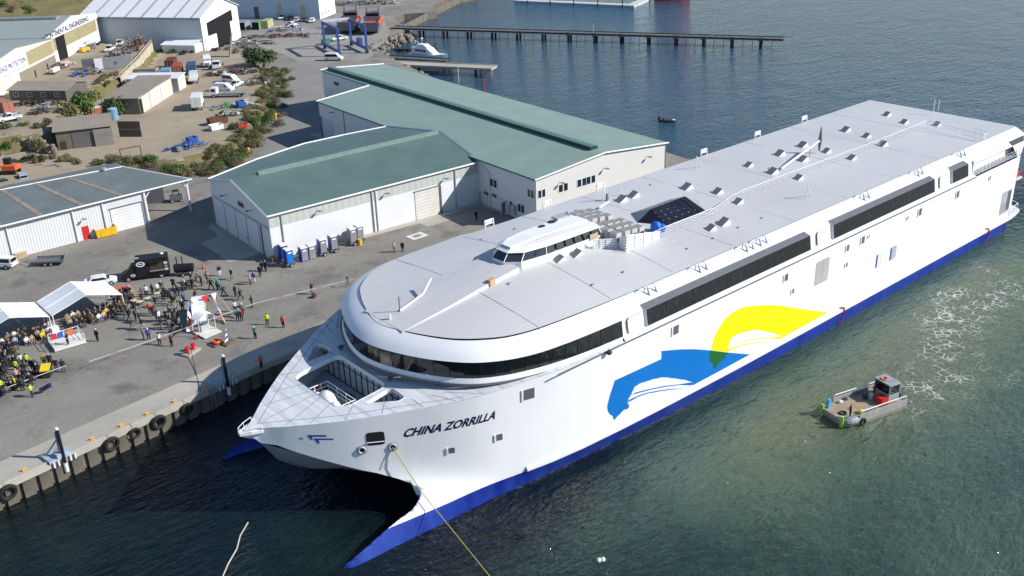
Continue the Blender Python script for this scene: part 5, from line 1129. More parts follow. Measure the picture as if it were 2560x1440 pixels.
a, c = at(300, 342, 4), at(356, 342, 4); dv = (c - a); gt = thing('slatted_gate', 'dark slatted double gate beside the timber workshop', 'gate', (a.x, a.y, 3.9), math.atan2(dv.y, dv.x)); gl = dv.length
pm2 = MB().bb(0, .3, -.04, .04, 0, 3.5).mesh('board', TIMBERD)
for k in range(int(gl / .36)): o = bpy.data.objects.new('board', pm2); COL.objects.link(o); o.parent = gt; o.location = (k * .36, 0, .05)
MB().bb(0, gl, -.1, -.05, 1.7, 1.85).build('rail', GREYM, gt); MB().bb(0, gl, -.1, -.05, 3.4, 3.6).build('rail', GREYM, gt)
# retaining wall of the upper yard
a, c, d = at(300, 196, 7), at(345, 151, 7), at(372, 112, 7)
rw = thing('retaining_wall', 'cream concrete retaining wall holding up the scrap yard', 'wall'); pts = [(58.5, 180.5), (71.8, 200.6), (84.4, 221.6)]
for (p, q) in zip(pts, pts[1:]):
    dv = Vector((q[0] - p[0], q[1] - p[1], 0)); n = 4
    for k in range(n):
        s = Vector((p[0], p[1], 0)) + dv * (k / n); e = s + dv / n * .985; nn = Vector((dv.y, -dv.x, 0)).normalized()
        MB().add([s + Vector((0, 0, 3.6)), e + Vector((0, 0, 3.6)), e + Vector((0, 0, 7.5)), s + Vector((0, 0, 7.5)), s - nn * .5 + Vector((0, 0, 7.5)), e - nn * .5 + Vector((0, 0, 7.5))], [(0, 1, 2, 3), (3, 2, 5, 4)]).build('panel', mat('cream_concrete', (.52, .46, .35), .8, var=.15, scale=.8, dirt=(.25, .21, .15)), rw)
b = MB(); b.path([(p[0] - .2, p[1] + .1, 8.3) for p in pts], .09); [b.tube((lerp(pts[i][0], pts[i + 1][0], k / 7) - .2, lerp(pts[i][1], pts[i + 1][1], k / 7) + .1, 7.5), (lerp(pts[i][0], pts[i + 1][0], k / 7) - .2, lerp(pts[i][1], pts[i + 1][1], k / 7) + .1, 8.3), .08) for i in (0, 1) for k in range(8)]; b.build('rail', mat('cream_rail', (.55, .46, .3), .7), rw)
# --- pale blue building at the top
a, c = Vector((156.0, 244.8, 0)), Vector((128, 285, 0)); dv = (a - c); tb = building('blue_warehouse', 'pale blue warehouse behind the row of parked cars', 'warehouse', (c.x, c.y), math.atan2(dv.y, dv.x), dv.length, 14, 2.4, 11, 13, mat('pale_blue_wall2', (.50, .60, .68), .6, var=.08), WHITE2, 'x', .3)
for k, m_ in enumerate((GREYD, GREYD, mat('cream_louvre', (.5, .46, .3), .7), mat('cream_louvre', (.5, .46, .3), .7))): x = dv.length - 34 + k * 9.2; wl(tb, x, 4.6 if k < 2 else 5.4, 1.9, 4.2, m_, 'door' if k < 2 else 'louvre')
MB().bb(dv.length + .02, dv.length + .08, .0, 14, 2.4, 11).build('end_wall', WHITE, tb)
for k in range(3): wl(tb, 2.2 + k * 2.6, 4.2, .9, .8, GREYM, 'vent', .12, 'right', dv.length)

# ================================================================ VEHICLES
PAINT = {}
def paint(n, c, rough=.28): return PAINT.setdefault(n, mat('paint_' + n, c, rough, var=.02, spec=.5))
PW = paint('white', (.78, .78, .77)); PK = paint('black', (.015, .016, .018)); PS = paint('silver', (.42, .44, .46)); PR = paint('red', (.45, .02, .02)); PD = paint('slate', (.06, .07, .085)); PB = paint('pale_blue', (.35, .42, .52))
LAMPR = mat('tail_lamp', (.4, .01, .01), .3, var=0); LAMPW = mat('head_lamp', (.75, .76, .78), .2, var=0)
_wh = MB(); _wh.tube((0, -.11, 0), (0, .11, 0), .33, .33, 14, 0); _wh.tube((0, -.125, 0), (0, .125, 0), .19, .19, 10, 1)
WHEEL = _wh.mesh('wheel', [BLACK, GREYL], False)
def wheels(t, xs, hw, r=.33):
    for x in xs:
        for s in (-1, 1):
            o = bpy.data.objects.new('wheel', WHEEL); COL.objects.link(o); o.parent = t; o.location = (x, s * (hw - .06), r); k = r / .33; o.scale = (k, 1.15, k)
def body_loft(b, secs, hw, mi=0, tum=.12):
    """secs: (x, z low, z shoulder, z top, roof half width factor)"""
    rings = []
    for x, zl, zs, zt, k in secs: rings.append([(x, -hw * .96, zl), (x, -hw, (zl + zs) / 2), (x, -hw * .97, zs), (x, -hw * k, zt), (x, hw * k, zt), (x, hw * .97, zs), (x, hw, (zl + zs) / 2), (x, hw * .96, zl)])
    b.loft(rings, mi, caps=True)
def glass_band(t, poly_side, hw0, hw1, z0, z1, front, rear, name='window'):
    """poly_side: x0..x3 of the side glass trapezoid; front / rear: (x low, x high) of windscreens"""
    for s in (-1, 1):
        a = poly_side; b = MB(); b.add([(a[0], s * (hw0 + .012), z0), (a[1], s * (hw0 + .012), z0), (a[2], s * (hw1 + .012), z1), (a[3], s * (hw1 + .012), z1)], [(0, 1, 2, 3)] if s < 0 else [(3, 2, 1, 0)]); b.build('side_window', GLASS, t)
    for (xl, xh), nm in ((front, 'windscreen'), (rear, 'rear_window')):
        d = .02 if nm == 'windscreen' else -.02
        MB().add([(xl + d, -hw0 * .9, z0), (xl + d, hw0 * .9, z0), (xh + d, hw1 * .92, z1), (xh + d, -hw1 * .92, z1)], [(0, 1, 2, 3)] if d > 0 else [(3, 2, 1, 0)]).build(nm, GLASS, t)
def lamps(t, xf, xr, hw, z):
    for s in (-1, 1):
        MB().box((xf, s * hw * .72, z), (.06, .34, .16)).build('headlight', LAMPW, t); MB().box((xr, s * hw * .8, z + .08), (.06, .26, .2)).build('tail_light', LAMPR, t)
def v_car(t, m, L_=4.4, hw=.9, kind='hatch'):
    b = MB(); h = {'hatch': 1.46, 'sedan': 1.42, 'suv': 1.68}[kind]; f = L_ / 2; z0 = .28 if kind != 'suv' else .36
    body_loft(b, [(-f, z0 + .12, .72, .80, .86), (-f + .12, z0, .86, .94, .86), (f - .9, z0, .84, .90, .86), (f - .15, z0, .72, .78, .82), (f, z0 + .12, .58, .62, .78)], hw)
    r0 = -f + (.18 if kind != 'sedan' else .75); c = MB()
    c.loft([[(x, -w, z) , (x, w, z)] for x, w, z in ((r0, hw * .86, .92), (r0 + .35, hw * .72, h - .04), (r0 + .75, hw * .72, h), (f - 1.75, hw * .72, h - .02), (f - 1.0, hw * .86, .9))], 0, closed=False)
    for s in (-1, 1): c.add([(r0, s * hw * .86, .92), (r0 + .35, s * hw * .72, h - .04), (r0 + .75, s * hw * .72, h), (f - 1.75, s * hw * .72, h - .02), (f - 1.0, s * hw * .86, .9)], [(0, 1, 2, 3, 4)])
    b.build('body', m, t); c.build('cabin', m, t)
    glass_band(t, (r0 + .2, f - 1.12, f - 1.78, r0 + .5), hw * .85, hw * .735, .95, h - .12, (f - 1.02, f - 1.66), (r0 + .04, r0 + .32))
    wheels(t, (-f + .85, f - .85), hw, .33 if kind != 'suv' else .37); lamps(t, f, -f, hw, .66)
def v_ute(t, m, canopy=False, tray=True):
    b = MB(); hw = .92; f = 2.6
    body_loft(b, [(-f, .5, .9, 1.0, .97), (-.1, .42, .98, 1.02, .97), (1.2, .42, .98, 1.04, .88), (f - .15, .42, .88, .95, .84), (f, .5, .7, .74, .8)], hw); b.build('body', m, t)
    c = MB(); P = ((-.75 if not canopy else -2.5, .86, 1.0), (-.55 if not canopy else -2.42, .72, 1.78), (.35, .72, 1.78), (1.15, .86, 1.02)); c.loft([[(x, -hw * k, z), (x, hw * k, z)] for x, k, z in P], 0, closed=False)
    for s in (-1, 1): c.add([(x, s * hw * k, z) for x, k, z in P], [(0, 1, 2, 3)])
    c.build('cabin', m, t); glass_band(t, (-.55 if not canopy else -2.2, 1.02, .42, -.45 if not canopy else -2.2), hw * .85, hw * .735, 1.1, 1.66, (1.13, .48), (P[0][0], P[1][0]))
    if not canopy:
        q = MB(); q.bb(-f + .02, -.85, -.95, .95, 1.0, 1.06, 0); q.bb(-f, -.8, -.98, -.9, .98, 1.32, 1); q.bb(-f, -.8, .9, .98, .98, 1.32, 1); q.bb(-f - .04, -f + .03, -.98, .98, .98, 1.32, 1); q.build('tray', [GREYD, GREYL], t)
    wheels(t, (-1.6, 1.65), hw, .38); lamps(t, f, -f, hw, .78)
def v_van(t, m, L_=5.0, h=2.05, windows=True):
    b = MB(); hw = .95; f = L_ / 2
    body_loft(b, [(-f, .4, 1.1, h - .08, .86), (-f + .15, .32, 1.1, h, .86), (f - 1.7, .32, 1.1, h, .86), (f - .75, .32, 1.1, 1.28, .84), (f - .1, .36, .85, 1.0, .8), (f, .45, .7, .78, .78)], hw); b.build('body', m, t)
    x0 = -f + .3 if windows else f - 1.95
    for s in (-1, 1): MB().add([(x0, s * (hw * .97), 1.22), (f - 1.05, s * (hw * .955), 1.22), (f - 1.62, s * (hw * .905), h - .25), (x0, s * (hw * .915), h - .25)], [(0, 1, 2, 3)] if s < 0 else [(3, 2, 1, 0)]).build('side_window', GLASS, t)
    MB().add([(f - .78, -hw * .8, 1.3), (f - .78, hw * .8, 1.3), (f - 1.6, hw * .78, h - .12), (f - 1.6, -hw * .78, h - .12)], [(0, 1, 2, 3)]).build('windscreen', GLASS, t)
    wheels(t, (-f + .95, f - .9), hw, .34); lamps(t, f - .02, -f, hw, .75)
def truck_cab(t, m, x0, bonnet=False):
    b = MB(); hw = 1.1
    if bonnet: body_loft(b, [(x0, .7, 1.5, 2.7, .9), (x0 + 1.3, .7, 1.5, 2.65, .9), (x0 + 1.5, .7, 1.5, 1.75, .85), (x0 + 2.9, .65, 1.3, 1.5, .75), (x0 + 3.0, .7, 1.0, 1.2, .7)], hw); xs = x0 + 1.42
    else: body_loft(b, [(x0, .6, 1.4, 2.4, .92), (x0 + 1.45, .55, 1.4, 2.4, .92), (x0 + 1.75, .5, 1.35, 1.5, .92), (x0 + 1.8, .5, 1.0, 1.1, .9)], hw); xs = x0 + 1.62
    b.build('cab', m, t); MB().add([(xs + .12, -hw * .84, 1.55 if not bonnet else 1.85), (xs + .12, hw * .84, 1.55 if not bonnet else 1.85), (xs - .1, hw * .84, 2.28), (xs - .1, -hw * .84, 2.28)], [(0, 1, 2, 3)]).build('windscreen', GLASS, t)
    for s in (-1, 1): MB().add([(x0 + .35, s * hw * .985, 1.5), (x0 + 1.35, s * hw * .985, 1.5), (x0 + 1.3, s * hw * .95, 2.2), (x0 + .35, s * hw * .95, 2.2)], [(0, 1, 2, 3)] if s < 0 else [(3, 2, 1, 0)]).build('side_window', GLASS, t)
def v_flatbed(t, m, L_=8.5, deck=STEEL, headboard=False):
    f = L_ / 2; truck_cab(t, m, f - 1.8); MB().bb(-f, f - 2.1, -1.15, 1.15, .95, 1.12).build('tray', deck, t); MB().bb(-f + .3, f - 1.2, -.4, .4, .6, .95).build('chassis', GREYD, t)
    if headboard: MB().bb(f - 2.15, f - 2.05, -1.15, 1.15, 1.1, 2.2).build('headboard', m, t); MB().bb(-f, -f + .08, -1.15, 1.15, 1.0, 1.3).build('tailboard', m, t)
    wheels(t, (-f + 1.6, f - 1.0), 1.1, .46)
def v_boxbody(t, m):
    b = MB(); b.bb(-2.9, 2.6, -1.2, 1.2, .9, 3.3); b.build('box_body', m, t); c = MB(); c.bb(-2.93, -2.905, -1.1, -.03, 1.0, 3.2); c.bb(-2.93, -2.905, .03, 1.1, 1.0, 3.2); c.build('rear_door', paint('greywhite', (.62, .63, .62)), t)
    MB().bb(-2.95, -2.92, -.03, .03, 1.0, 3.2).build('door_bar', GREYM, t); MB().bb(-2.8, 3.4, -.5, .5, .55, .9).build('chassis', GREYD, t); truck_cab(t, m, 2.7); wheels(t, (-1.6, 3.6), 1.1, .45)
VK = {'hatch': lambda t, m: v_car(t, m, 4.2, .88, 'hatch'), 'sedan': lambda t, m: v_car(t, m, 4.6, .9, 'sedan'), 'suv': lambda t, m: v_car(t, m, 4.6, .93, 'suv'), 'ute': lambda t, m: v_ute(t, m), 'wagon_ute': lambda t, m: v_ute(t, m, True), 'van': lambda t, m: v_van(t, m, 5.1, 2.1, False), 'minibus': lambda t, m: v_van(t, m, 5.3, 2.15, True), 'flatbed': lambda t, m: v_flatbed(t, m, 9.0), 'tray_truck': lambda t, m: v_flatbed(t, m, 7.2, OFFW, True), 'box': v_boxbody}
PROTO = {}
NMS = {'hatch': 'hatchback', 'sedan': 'sedan_car', 'suv': 'suv_car', 'ute': 'utility_truck', 'wagon_ute': 'utility_truck', 'van': 'cargo_van', 'minibus': 'minibus', 'flatbed': 'flatbed_truck', 'tray_truck': 'tray_truck', 'box': 'box_truck'}
CATS = {'hatch': 'car', 'sedan': 'car', 'suv': 'car', 'ute': 'ute', 'wagon_ute': 'ute', 'van': 'van', 'minibus': 'van', 'flatbed': 'truck', 'tray_truck': 'truck', 'box': 'truck'}
def vehicle(kind, m, rear, front, z, label, group=None, rz=None):
    a, c = at(*rear, z), at(*front, z); d = c - a; mid = (a + c) / 2; rz = math.atan2(d.y, d.x) if rz is None else rz; key = (kind, m.name)
    if key in PROTO: return dup(PROTO[key], (mid.x, mid.y, z), rz, label, group)
    t = thing(NMS[kind], label, CATS[kind], (mid.x, mid.y, z), rz, group); VK[kind](t, m); PROTO[key] = t; return t
def pxs(c, dx, dy=0): return ((c[0] - dx, c[1] - dy), (c[0] + dx, c[1] + dy))
# dirt yard (level 4)
vehicle('box', PW, (491, 284), (500, 258), 4.0, 'white box truck standing alone in the middle of the dirt yard')
vehicle('flatbed', PW, (622, 240), (524, 243), 4.0, 'white truck with a long empty grey tray beside the shrubs')
vehicle('van', PW, (541, 227), (582, 229), 4.0, 'plain white panel van parked just behind the flatbed truck')
vehicle('minibus', PW, (556, 203), (601, 210), 4.0, 'white minibus with side windows behind the panel van')
vehicle('ute', PW, (580, 222), (600, 213), 4.0, 'small white ute squeezed between the panel van and the minibus')
vehicle('tray_truck', PW, (481, 222), (489, 188), 4.0, 'white tray truck with cream deck seen from behind')
vehicle('hatch', PS, (433, 231), (438, 211), 4.0, 'silver hatchback beside the orange skip in the yard')
def prime_mover(px, py, label):
    a = at(px, py, 4); t = thing('prime_mover', label, 'truck', (a.x, a.y, 4), at(px - 7, py + 25, 4).xy.angle_signed(Vector((1, 0))) * 1.0 if False else 0)
    d = at(px - 4, py + 22, 4) - a; t.rotation_euler[2] = math.atan2(d.y, d.x); truck_cab(t, PW, .8, True); MB().bb(-4, .8, -.45, .45, .7, 1.0).build('chassis', GREYD, t); MB().bb(-.1, .75, -1.0, 1.0, 1.0, 3.1).build('sleeper', PW, t); MB().box((3.82, 0, 1.05), (.06, 1.3, .6)).build('grille', GREYM, t); wheels(t, (-3, -1.8, 2.9), 1.1, .48)
prime_mover(520, 163, 'white bonneted prime mover beside the blue container')
vehicle('flatbed', PW, (556, 150), (536, 186), 4.0, 'white cab truck with bare chassis among scrap by the tree')
# upper yard (level 7) and the terrace
vehicle('ute', PW, (44, 298), (4, 306), 7.0, 'white ute with grey tray parked above the rock wall')
vehicle('ute', PW, (285, 122), (266, 134), 7.0, 'white ute facing the works on the scrap yard, nearer of two')
vehicle('ute', PW, (305, 106), (296, 121), 7.0, 'white ute on the scrap yard beside the tall steel frames')
# quay level
vehicle('wagon_ute', PW, (47, 670), (-42, 666), 2.5, 'white dual cab ute with canopy towing the black trailer')
vehicle('sedan', PW, (222, 716), (284, 706), 2.5, 'white car half hidden behind the marquee roof')
vehicle('minibus', PW, (817, 151), (853, 151), 2.5, 'white minibus by the blue boat hoist')
vehicle('ute', PW, (868, 98), (828, 104), 2.5, 'white ute parked under the blue boat hoist')
row = [(705, 48, PW, 'suv', 'white car first in the row below the blue warehouse'), (725, 50, PK, 'sedan', 'black car second in the row below the blue warehouse'), (742, 54, PS, 'hatch', 'silver car third in the row below the blue warehouse'), (762, 54, PD, 'hatch', 'dark slate car fourth in the row below the blue warehouse'), (781, 56, PW, 'hatch', 'white car last in the row, at the warehouse corner')]
for x, y, m, k, lab in row: vehicle(k, m, (x + 6, y - 7), (x - 7, y + 6), 2.51, lab, 'cars parked below the blue warehouse')
for x, y, m, k, lab in ((610, 40, PW, 'hatch', 'white car nearest the boat shed door'), (598, 32, PD, 'sedan', 'dark car behind the white one by the boat shed'), (627, 30, PW, 'suv', 'white four wheel drive between the boat shed and the red car'), (648, 33, PR, 'hatch', 'red hatchback below the blue warehouse'), (663, 30, PK, 'suv', 'black car just beyond the red hatchback'), (684, 31, PD, 'sedan', 'dark sedan by the open shipping containers')): vehicle(k, m, (x + 5, y - 6), (x - 6, y + 5), 2.51, lab, 'cars parked by the containers')
vehicle('sedan', PW, (718, 62), (742, 66), 2.51, 'white sedan parked across behind the container yard')
for i, x in enumerate((4, 20, 36)): p = at(x, 22, 16); z = terrain_h(p.x, p.y); vehicle('van', PW, (x - 8, 22), (x + 6, 22), z + .0, ('white van at the edge of the photo on the hill road', 'middle one of three white vans on the hill road', 'white van last of three on the hill road, by the shrubs')[i], 'vans on the hill road')
vehicle('hatch', PD, (-8, 468), (24, 462), 3.0, 'dark car behind the low shed roof')
vehicle('suv', PB, (66, 462), (52, 444), 3.0, 'pale blue car between the excavator and the low shed roof')
# excavator
p = at(28, 440, 3.4); ex = thing('excavator', 'orange excavator with a black cab behind the low shed', 'excavator', (p.x, p.y, max(2.5, terrain_h(p.x, p.y))), 2.4)
for s in (-1, 1): MB().bb(-1.6, 1.6, s * 1.0 - .25, s * 1.0 + .25, 0, .7).build('track', BLACK, ex)
b = MB(); b.bb(-1.7, 1.0, -1.1, 1.1, .8, 1.7); b.build('house', ORANGE, ex); b = MB(); b.bb(-.3, .95, -1.05, .0, 1.7, 2.9); b.build('cab', GLASS, ex); b = MB(); b.tube((1.0, .5, 1.4), (3.0, .5, 3.2), .22); b.tube((3.0, .5, 3.2), (4.6, .5, 1.4), .18); b.build('boom', ORANGE, ex); MB().box((4.6, .5, .9), (.7, .9, .8)).build('bucket', GREYD, ex)
# shipping containers and skips
def container(label, px, py, z, L_, m, rear_front, open_=False, hgt=2.6, name='shipping_container', cat='container'):
    a, c = at(*rear_front[0], z), at(*rear_front[1], z); d = c - a; t = thing(name, label, cat, (a.x, a.y, z), math.atan2(d.y, d.x))
    b = MB(); b.bb(0, L_, -1.22, 1.22, .05, hgt); b.build('shell', m, t)
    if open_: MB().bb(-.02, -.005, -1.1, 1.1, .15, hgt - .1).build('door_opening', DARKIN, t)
    else:
        for s in (-1, 1): MB().bb(-.05, -.01, min(s * .04, s * 1.15), max(s * .04, s * 1.15), .15, hgt - .12).build('door', m, t); MB().tube((-.08, s * .4, .2), (-.08, s * .4, hgt - .2), .03, .03, 4).build('lock_bar', GREYL, t)
    return t
def corr(n, c): return ribbed('container_' + n, c, 'X', .28, .6, .05, .12, .7, .8)
container('rusty orange container end-on beside the blue one', 0, 0, 4, 6.1, corr('orange', (.33, .10, .05)), ((444, 190), (452, 168)))
container('dark blue container beside the white prime mover', 0, 0, 4, 6.1, corr('blue', (.05, .10, .20)), ((479, 188), (484, 166)))
container('rust brown container behind the orange container', 0, 0, 4, 6.1, corr('rust', (.16, .05, .04)), ((425, 176), (440, 158)))
container('pale blue container end left of the orange container', 0, 0, 4, 4, corr('sky', (.20, .36, .48)), ((416, 200), (424, 178)))
container('grey green container lying side-on under the retaining wall', 0, 0, 4, 6.1, corr('green', (.20, .23, .19)), ((347, 205), (408, 207)))
container('olive container roof below the retaining wall rail', 0, 0, 4, 6.1, corr('olive', (.30, .28, .22)), ((342, 195), (412, 194)))
container('faded red container at the edge of the terrace', 0, 0, 7, 6.1, corr('faded', (.42, .16, .11)), ((25, 283), (-20, 270)))
container('green container with open doors by the parked cars', 0, 0, 2.5, 6.1, corr('open_green', (.22, .30, .17)), ((640, 75), (670, 57)), True)
container('grey blue container with open doors by the boat shed', 0, 0, 2.5, 6.1, corr('open_blue', (.25, .32, .36)), ((605, 76), (634, 58)), True)
container('olive yellow container nearest the parked white car', 0, 0, 2.5, 6.1, corr('yellowish', (.42, .43, .22)), ((662, 72), (692, 55)))
def skip(label, px, py, z, L_, W_, H_, m, rz, inner=None, name='skip_bin', cat='skip'):
    p = at(px, py, z); t = thing(name, label, cat, (p.x, p.y, z), rz); b = MB(); l, w = L_ / 2, W_ / 2; k = .93
    o = [(-l * k, -w * k, .1), (l * k, -w * k, .1), (l * k, w * k, .1), (-l * k, w * k, .1)]; u = [(-l, -w, H_), (l, -w, H_), (l, w, H_), (-l, w, H_)]; ui = [(-l + .1, -w + .1, H_), (l - .1, -w + .1, H_), (l - .1, w - .1, H_), (-l + .1, w - .1, H_)]; di = [(-l * k + .1, -w * k + .1, .25), (l * k - .1, -w * k + .1, .25), (l * k - .1, w * k - .1, .25), (-l * k + .1, w * k - .1, .25)]
    b.loft([o, u, ui, di], 0); b.add(di, [(0, 1, 2, 3)], 0); b.build('bin', m, t); 
    for s in (-1, 1): MB().box((s * l * .5, -w * .93, H_ * .5), (.12, .12, H_ * .8)).build('rib', m, t)
    return t
skip('yellow steel skip bin by the red door', 265, 588, 2.5, 3.4, 1.9, 1.5, YELLOW, R(-4))
skip('rusty red tipper tray in the dirt yard', 545, 309, 4, 4.4, 2.0, 1.5, RUST, R(-2), name='tipper_tray', cat='tray'); skip('white open trailer tray in front of the rusty tray', 541, 324, 4, 2.9, 2.0, 1.2, PW, R(-2), name='trailer_tray', cat='tray')
skip('orange skip bin behind the silver hatchback', 440, 212, 4, 3.0, 1.8, 1.3, ORANGE, R(10)); skip('rust brown skip beside the tray truck', 457, 210, 4, 2.6, 1.8, 1.3, RUST, R(10)); skip('green skip bin by the blue boat hoist', 815, 110, 2.5, 2.6, 1.6, 1.5, mat('teal_green', (.05, .25, .15), .6), R(-10))
skip('blue steel bin at the foot of the shrub bank', 482, 362, 4, 2.0, 1.7, 1.7, BLUE, R(5), name='steel_bin', cat='bin'); skip('blue steel bin among white bags near the flatbed truck', 602, 268, 4, 1.8, 1.5, 1.6, BLUE, R(5), name='steel_bin', cat='bin'); skip('low red crate at the shrub edge', 605, 320, 4, 2.4, 1.2, .9, RED, R(5), name='crate', cat='crate')
skip('bright green skip at the corner of the coating works', 16, 225, 7, 3.2, 1.8, 1.6, GREEN, R(20)); skip('bright green skip against the slatted works door', 60, 202, 7, 4.5, 1.8, 1.0, GREEN, R(45))
# scrap and stores: heaps nobody could count
def heap(label, px, py, z, w, d, h, mats, n, rz=0.0, name='scrap_heap', long_=1.6):
    p = at(px, py, z); b = MB(); rr_ = random.Random(px * 7 + py)
    for k in range(n):
        x = rr_.uniform(-w, w) / 2; y = rr_.uniform(-d, d) / 2; zz = h * max(.05, (1 - (2 * x / w) ** 2)) * rr_.uniform(.1, .95); a = rr_.uniform(-.5, .5) + (math.pi / 2 if rr_.random() < .25 else 0)
        q = rr_.random()
        if q < .5: L_ = rr_.uniform(.5, 1.2) * long_; b.tube((x - math.cos(a) * L_, y - math.sin(a) * L_, zz), (x + math.cos(a) * L_, y + math.sin(a) * L_, max(.08, zz + rr_.uniform(-.3, .4))), rr_.uniform(.06, .14), None, 5, rr_.randrange(len(mats)))
        else: b.box((x, y, zz * .6 + .1), (rr_.uniform(.3, 1.3), rr_.uniform(.3, 1.0), rr_.uniform(.15, .7)), a, rr_.randrange(len(mats)), Matrix.Rotation(rr_.uniform(-.3, .3), 3, 'X'))
    o = b.build(name, mats, None, False, (p.x, p.y, z), rz); o['kind'] = 'stuff'; o['label'] = label; return o
heap('tangled steel scrap piled along the retaining wall', 335, 118, 7, 15, 5, 3.5, [RUST, TIMBERD, GREYM, STEEL], 120, R(57)); heap('steel frames and offcuts behind the dark tanks', 300, 140, 7, 9, 5, 2.6, [STEEL, RUST, GREYM], 70, R(57)); heap('machinery and trolleys along the works wall', 225, 122, 7, 13, 3, 2.0, [GREYM, TIMBERD, STEEL], 60, R(50)); heap('timber and pipe offcuts outside the slatted door', 150, 168, 7, 10, 4, 1.8, [RUST, TIMBER, STEEL, OFFW], 50, R(45)); heap('old frames with a blue sheet beside the grassy bank', 215, 186, 7, 8, 4, 2.0, [TIMBER, BLUE, STEEL], 36, R(10)); heap('dark pipes and beams stacked below the site cottage', 85, 262, 6.9, 11, 3, 1.2, [TIMBERD, GREYD, RUST], 50, R(-40)); heap('scaffold boards and panels on the terrace', 118, 275, 6.9, 4, 3, 1.8, [STEEL, GREYL], 24, R(-40))
heap('heap of dark engine parts below the round tree', 580, 183, 4, 13, 6, 1.8, [TIMBERD, GREYD, RUST, STEEL, OFFW], 110, R(-30)); heap('loose sheets and frames along the shrub bank', 590, 285, 4, 9, 4, 1.1, [STEEL, GREYL, OFFW, TIMBERD], 45, R(-40)); heap('white sacks and offcuts by the shrub bank', 612, 262, 4, 5, 3, 1.0, [OFFW, WHITE2, STEEL], 26, R(-30), long_=.5); heap('blue frames and boards at the end of the dirt yard', 465, 370, 4, 8, 4, 1.2, [BLUE, BLUE, GREYD, STEEL], 44, R(10)); heap('tables and racks beside the box truck', 555, 268, 4, 6, 4, 1.0, [STEEL, GREYM, GREEN], 28, R(-10)); heap('rusty beams laid out on the hardstand', 690, 92, 2.5, 22, 6, 1.0, [RUST, RUST, GREYM, TIMBERD], 90, R(-40), long_=3); heap('steel frames at the edge of the hardstand', 620, 110, 2.5, 16, 5, 1.6, [STEEL, TIMBERD, GREYM, OFFW], 60, R(-42), long_=2); heap('crates and drums beside the white sedan', 715, 76, 2.5, 12, 6, 1.4, [OFFW, GREYL, BLUE, TIMBER], 60, R(-40)); heap('timber and steel stacked beyond the warehouse', 905, 10, 2.5, 30, 8, 1.6, [GREYM, TIMBERD, STEEL, OFFW], 120, R(-35), long_=3); heap('drums and stores in front of the orange container', 400, 190, 4, 8, 3, 1.5, [BLUE, TIMBER, STEEL, GREYD], 36, R(-30)); heap('bricks and timber behind the workshop roof', 110, 255 + 30, 6.9, 6, 3, 1.2, [TIMBER, RUST, TIMBERD], 30, R(-30))
heap('pipes and drums between the store shed and the silver hatchback', 405, 232, 4, 6, 3, 1.2, [BLUE, OFFW, TIMBER, GREYM], 34, R(-30)); heap('dark scrap and tyres at the end of the scrub bank', 640, 208, 4, 7, 4, 1.3, [TIMBERD, GREYD, OFFW, STEEL], 40, R(-30)); heap('rusty bars and timber behind the brick hut', 165, 318, 5, 6, 3, 1.0, [RUST, TIMBER, TIMBERD], 30, R(-20)); heap('rails and timber laid behind the low shed', 120, 425, 3.4, 16, 2, .6, [TIMBER, RUST, GREYM], 24, R(-38), long_=3)
for lab, px, py, rz, m in (('dark steel tank lying in the scrap yard', 290, 168, R(55), GREYM), ('smaller dark tank beside the white door panel', 232, 172, R(55), mat('slate_tank', (.1, .11, .13), .5))):
    p = at(px, py, 7); t = thing('steel_tank', lab, 'tank', (p.x, p.y, 7), R(-15)); b = MB(); b.bb(-4.2 if px > 250 else -2.4, 4.2 if px > 250 else 2.4, -1.4, 1.4, .1, 2.6); b.build('shell', m, t); MB().bb(-.4, .4, -1.45, -1.4, 1.0, 1.8).build('hatch', GREYD, t)
p = at(250, 178, 7); t = thing('door_panel', 'white door panel standing on edge in the scrap yard', 'panel', (p.x, p.y, 7), R(-20)); MB().bb(-1.0, 1.0, -.1, .1, 0, 3.4).build('leaf', WHITE2, t)
for lab, px, py, m, rz in (('yellow machine frame outside the works door', 213, 131, YELLOW, R(35)), ('pink steel cylinder by the coating works', 160, 168, mat('dull_pink', (.4, .3, .28), .6), R(35)), ('white plant cabinet outside the slatted door', 138, 182, WHITE2, R(45))):
    p = at(px, py, 7); t = thing('plant_unit', lab, 'machine', (p.x, p.y, 7), rz); b = MB(); (b.bb(-1.8, 1.8, -.6, .6, .4, 1.3) if 'cyl' not in lab else b.tube((-1.6, 0, .9), (1.6, 0, .9), .8, .8, 12)); b.build('casing', m, t); MB().bb(-1.4, 1.4, -.5, .5, 0, .4).build('skid', GREYD, t)
p = at(244, 293, 4); t = thing('brick_hut', 'small orange brick hut behind the timber workshop', 'hut', (p.x, p.y, 3.9), R(-5)); MB().bb(-2.2, 2.2, -1.5, 1.5, 0, 2.4).build('wall', mat('orange_brick', (.38, .14, .09), .8, var=.2), t); MB().bb(-1.0, 1.0, -.8, .8, 2.42, 2.6).build('cover', OFFW, t)
p = at(285, 298, 4); t = thing('water_tank', 'pale blue round water tank behind the timber workshop', 'tank', (p.x, p.y, 3.9)); MB().tube((0, 0, 0), (0, 0, 2.6), 1.1, 1.1, 16).build('shell', mat('tank_blue', (.16, .32, .42), .5), t); MB().tube((0, 0, 2.6), (0, 0, 2.8), 1.1, .5, 16).build('lid', mat('tank_lid', (.3, .42, .48), .5), t)
p = at(330, 398, 3.6); t = thing('swing_frame', 'bare steel frame standing beyond the low shed', 'frame', (p.x, p.y, 3.4), R(-8))
for s in (-1, 1): MB().tube((s * 2.0, 0, 0), (s * 2.0, 0, 2.6), .1).build('post', RUST, t)
MB().tube((-2.1, 0, 2.6), (2.1, 0, 2.6), .1).build('beam', RUST, t)
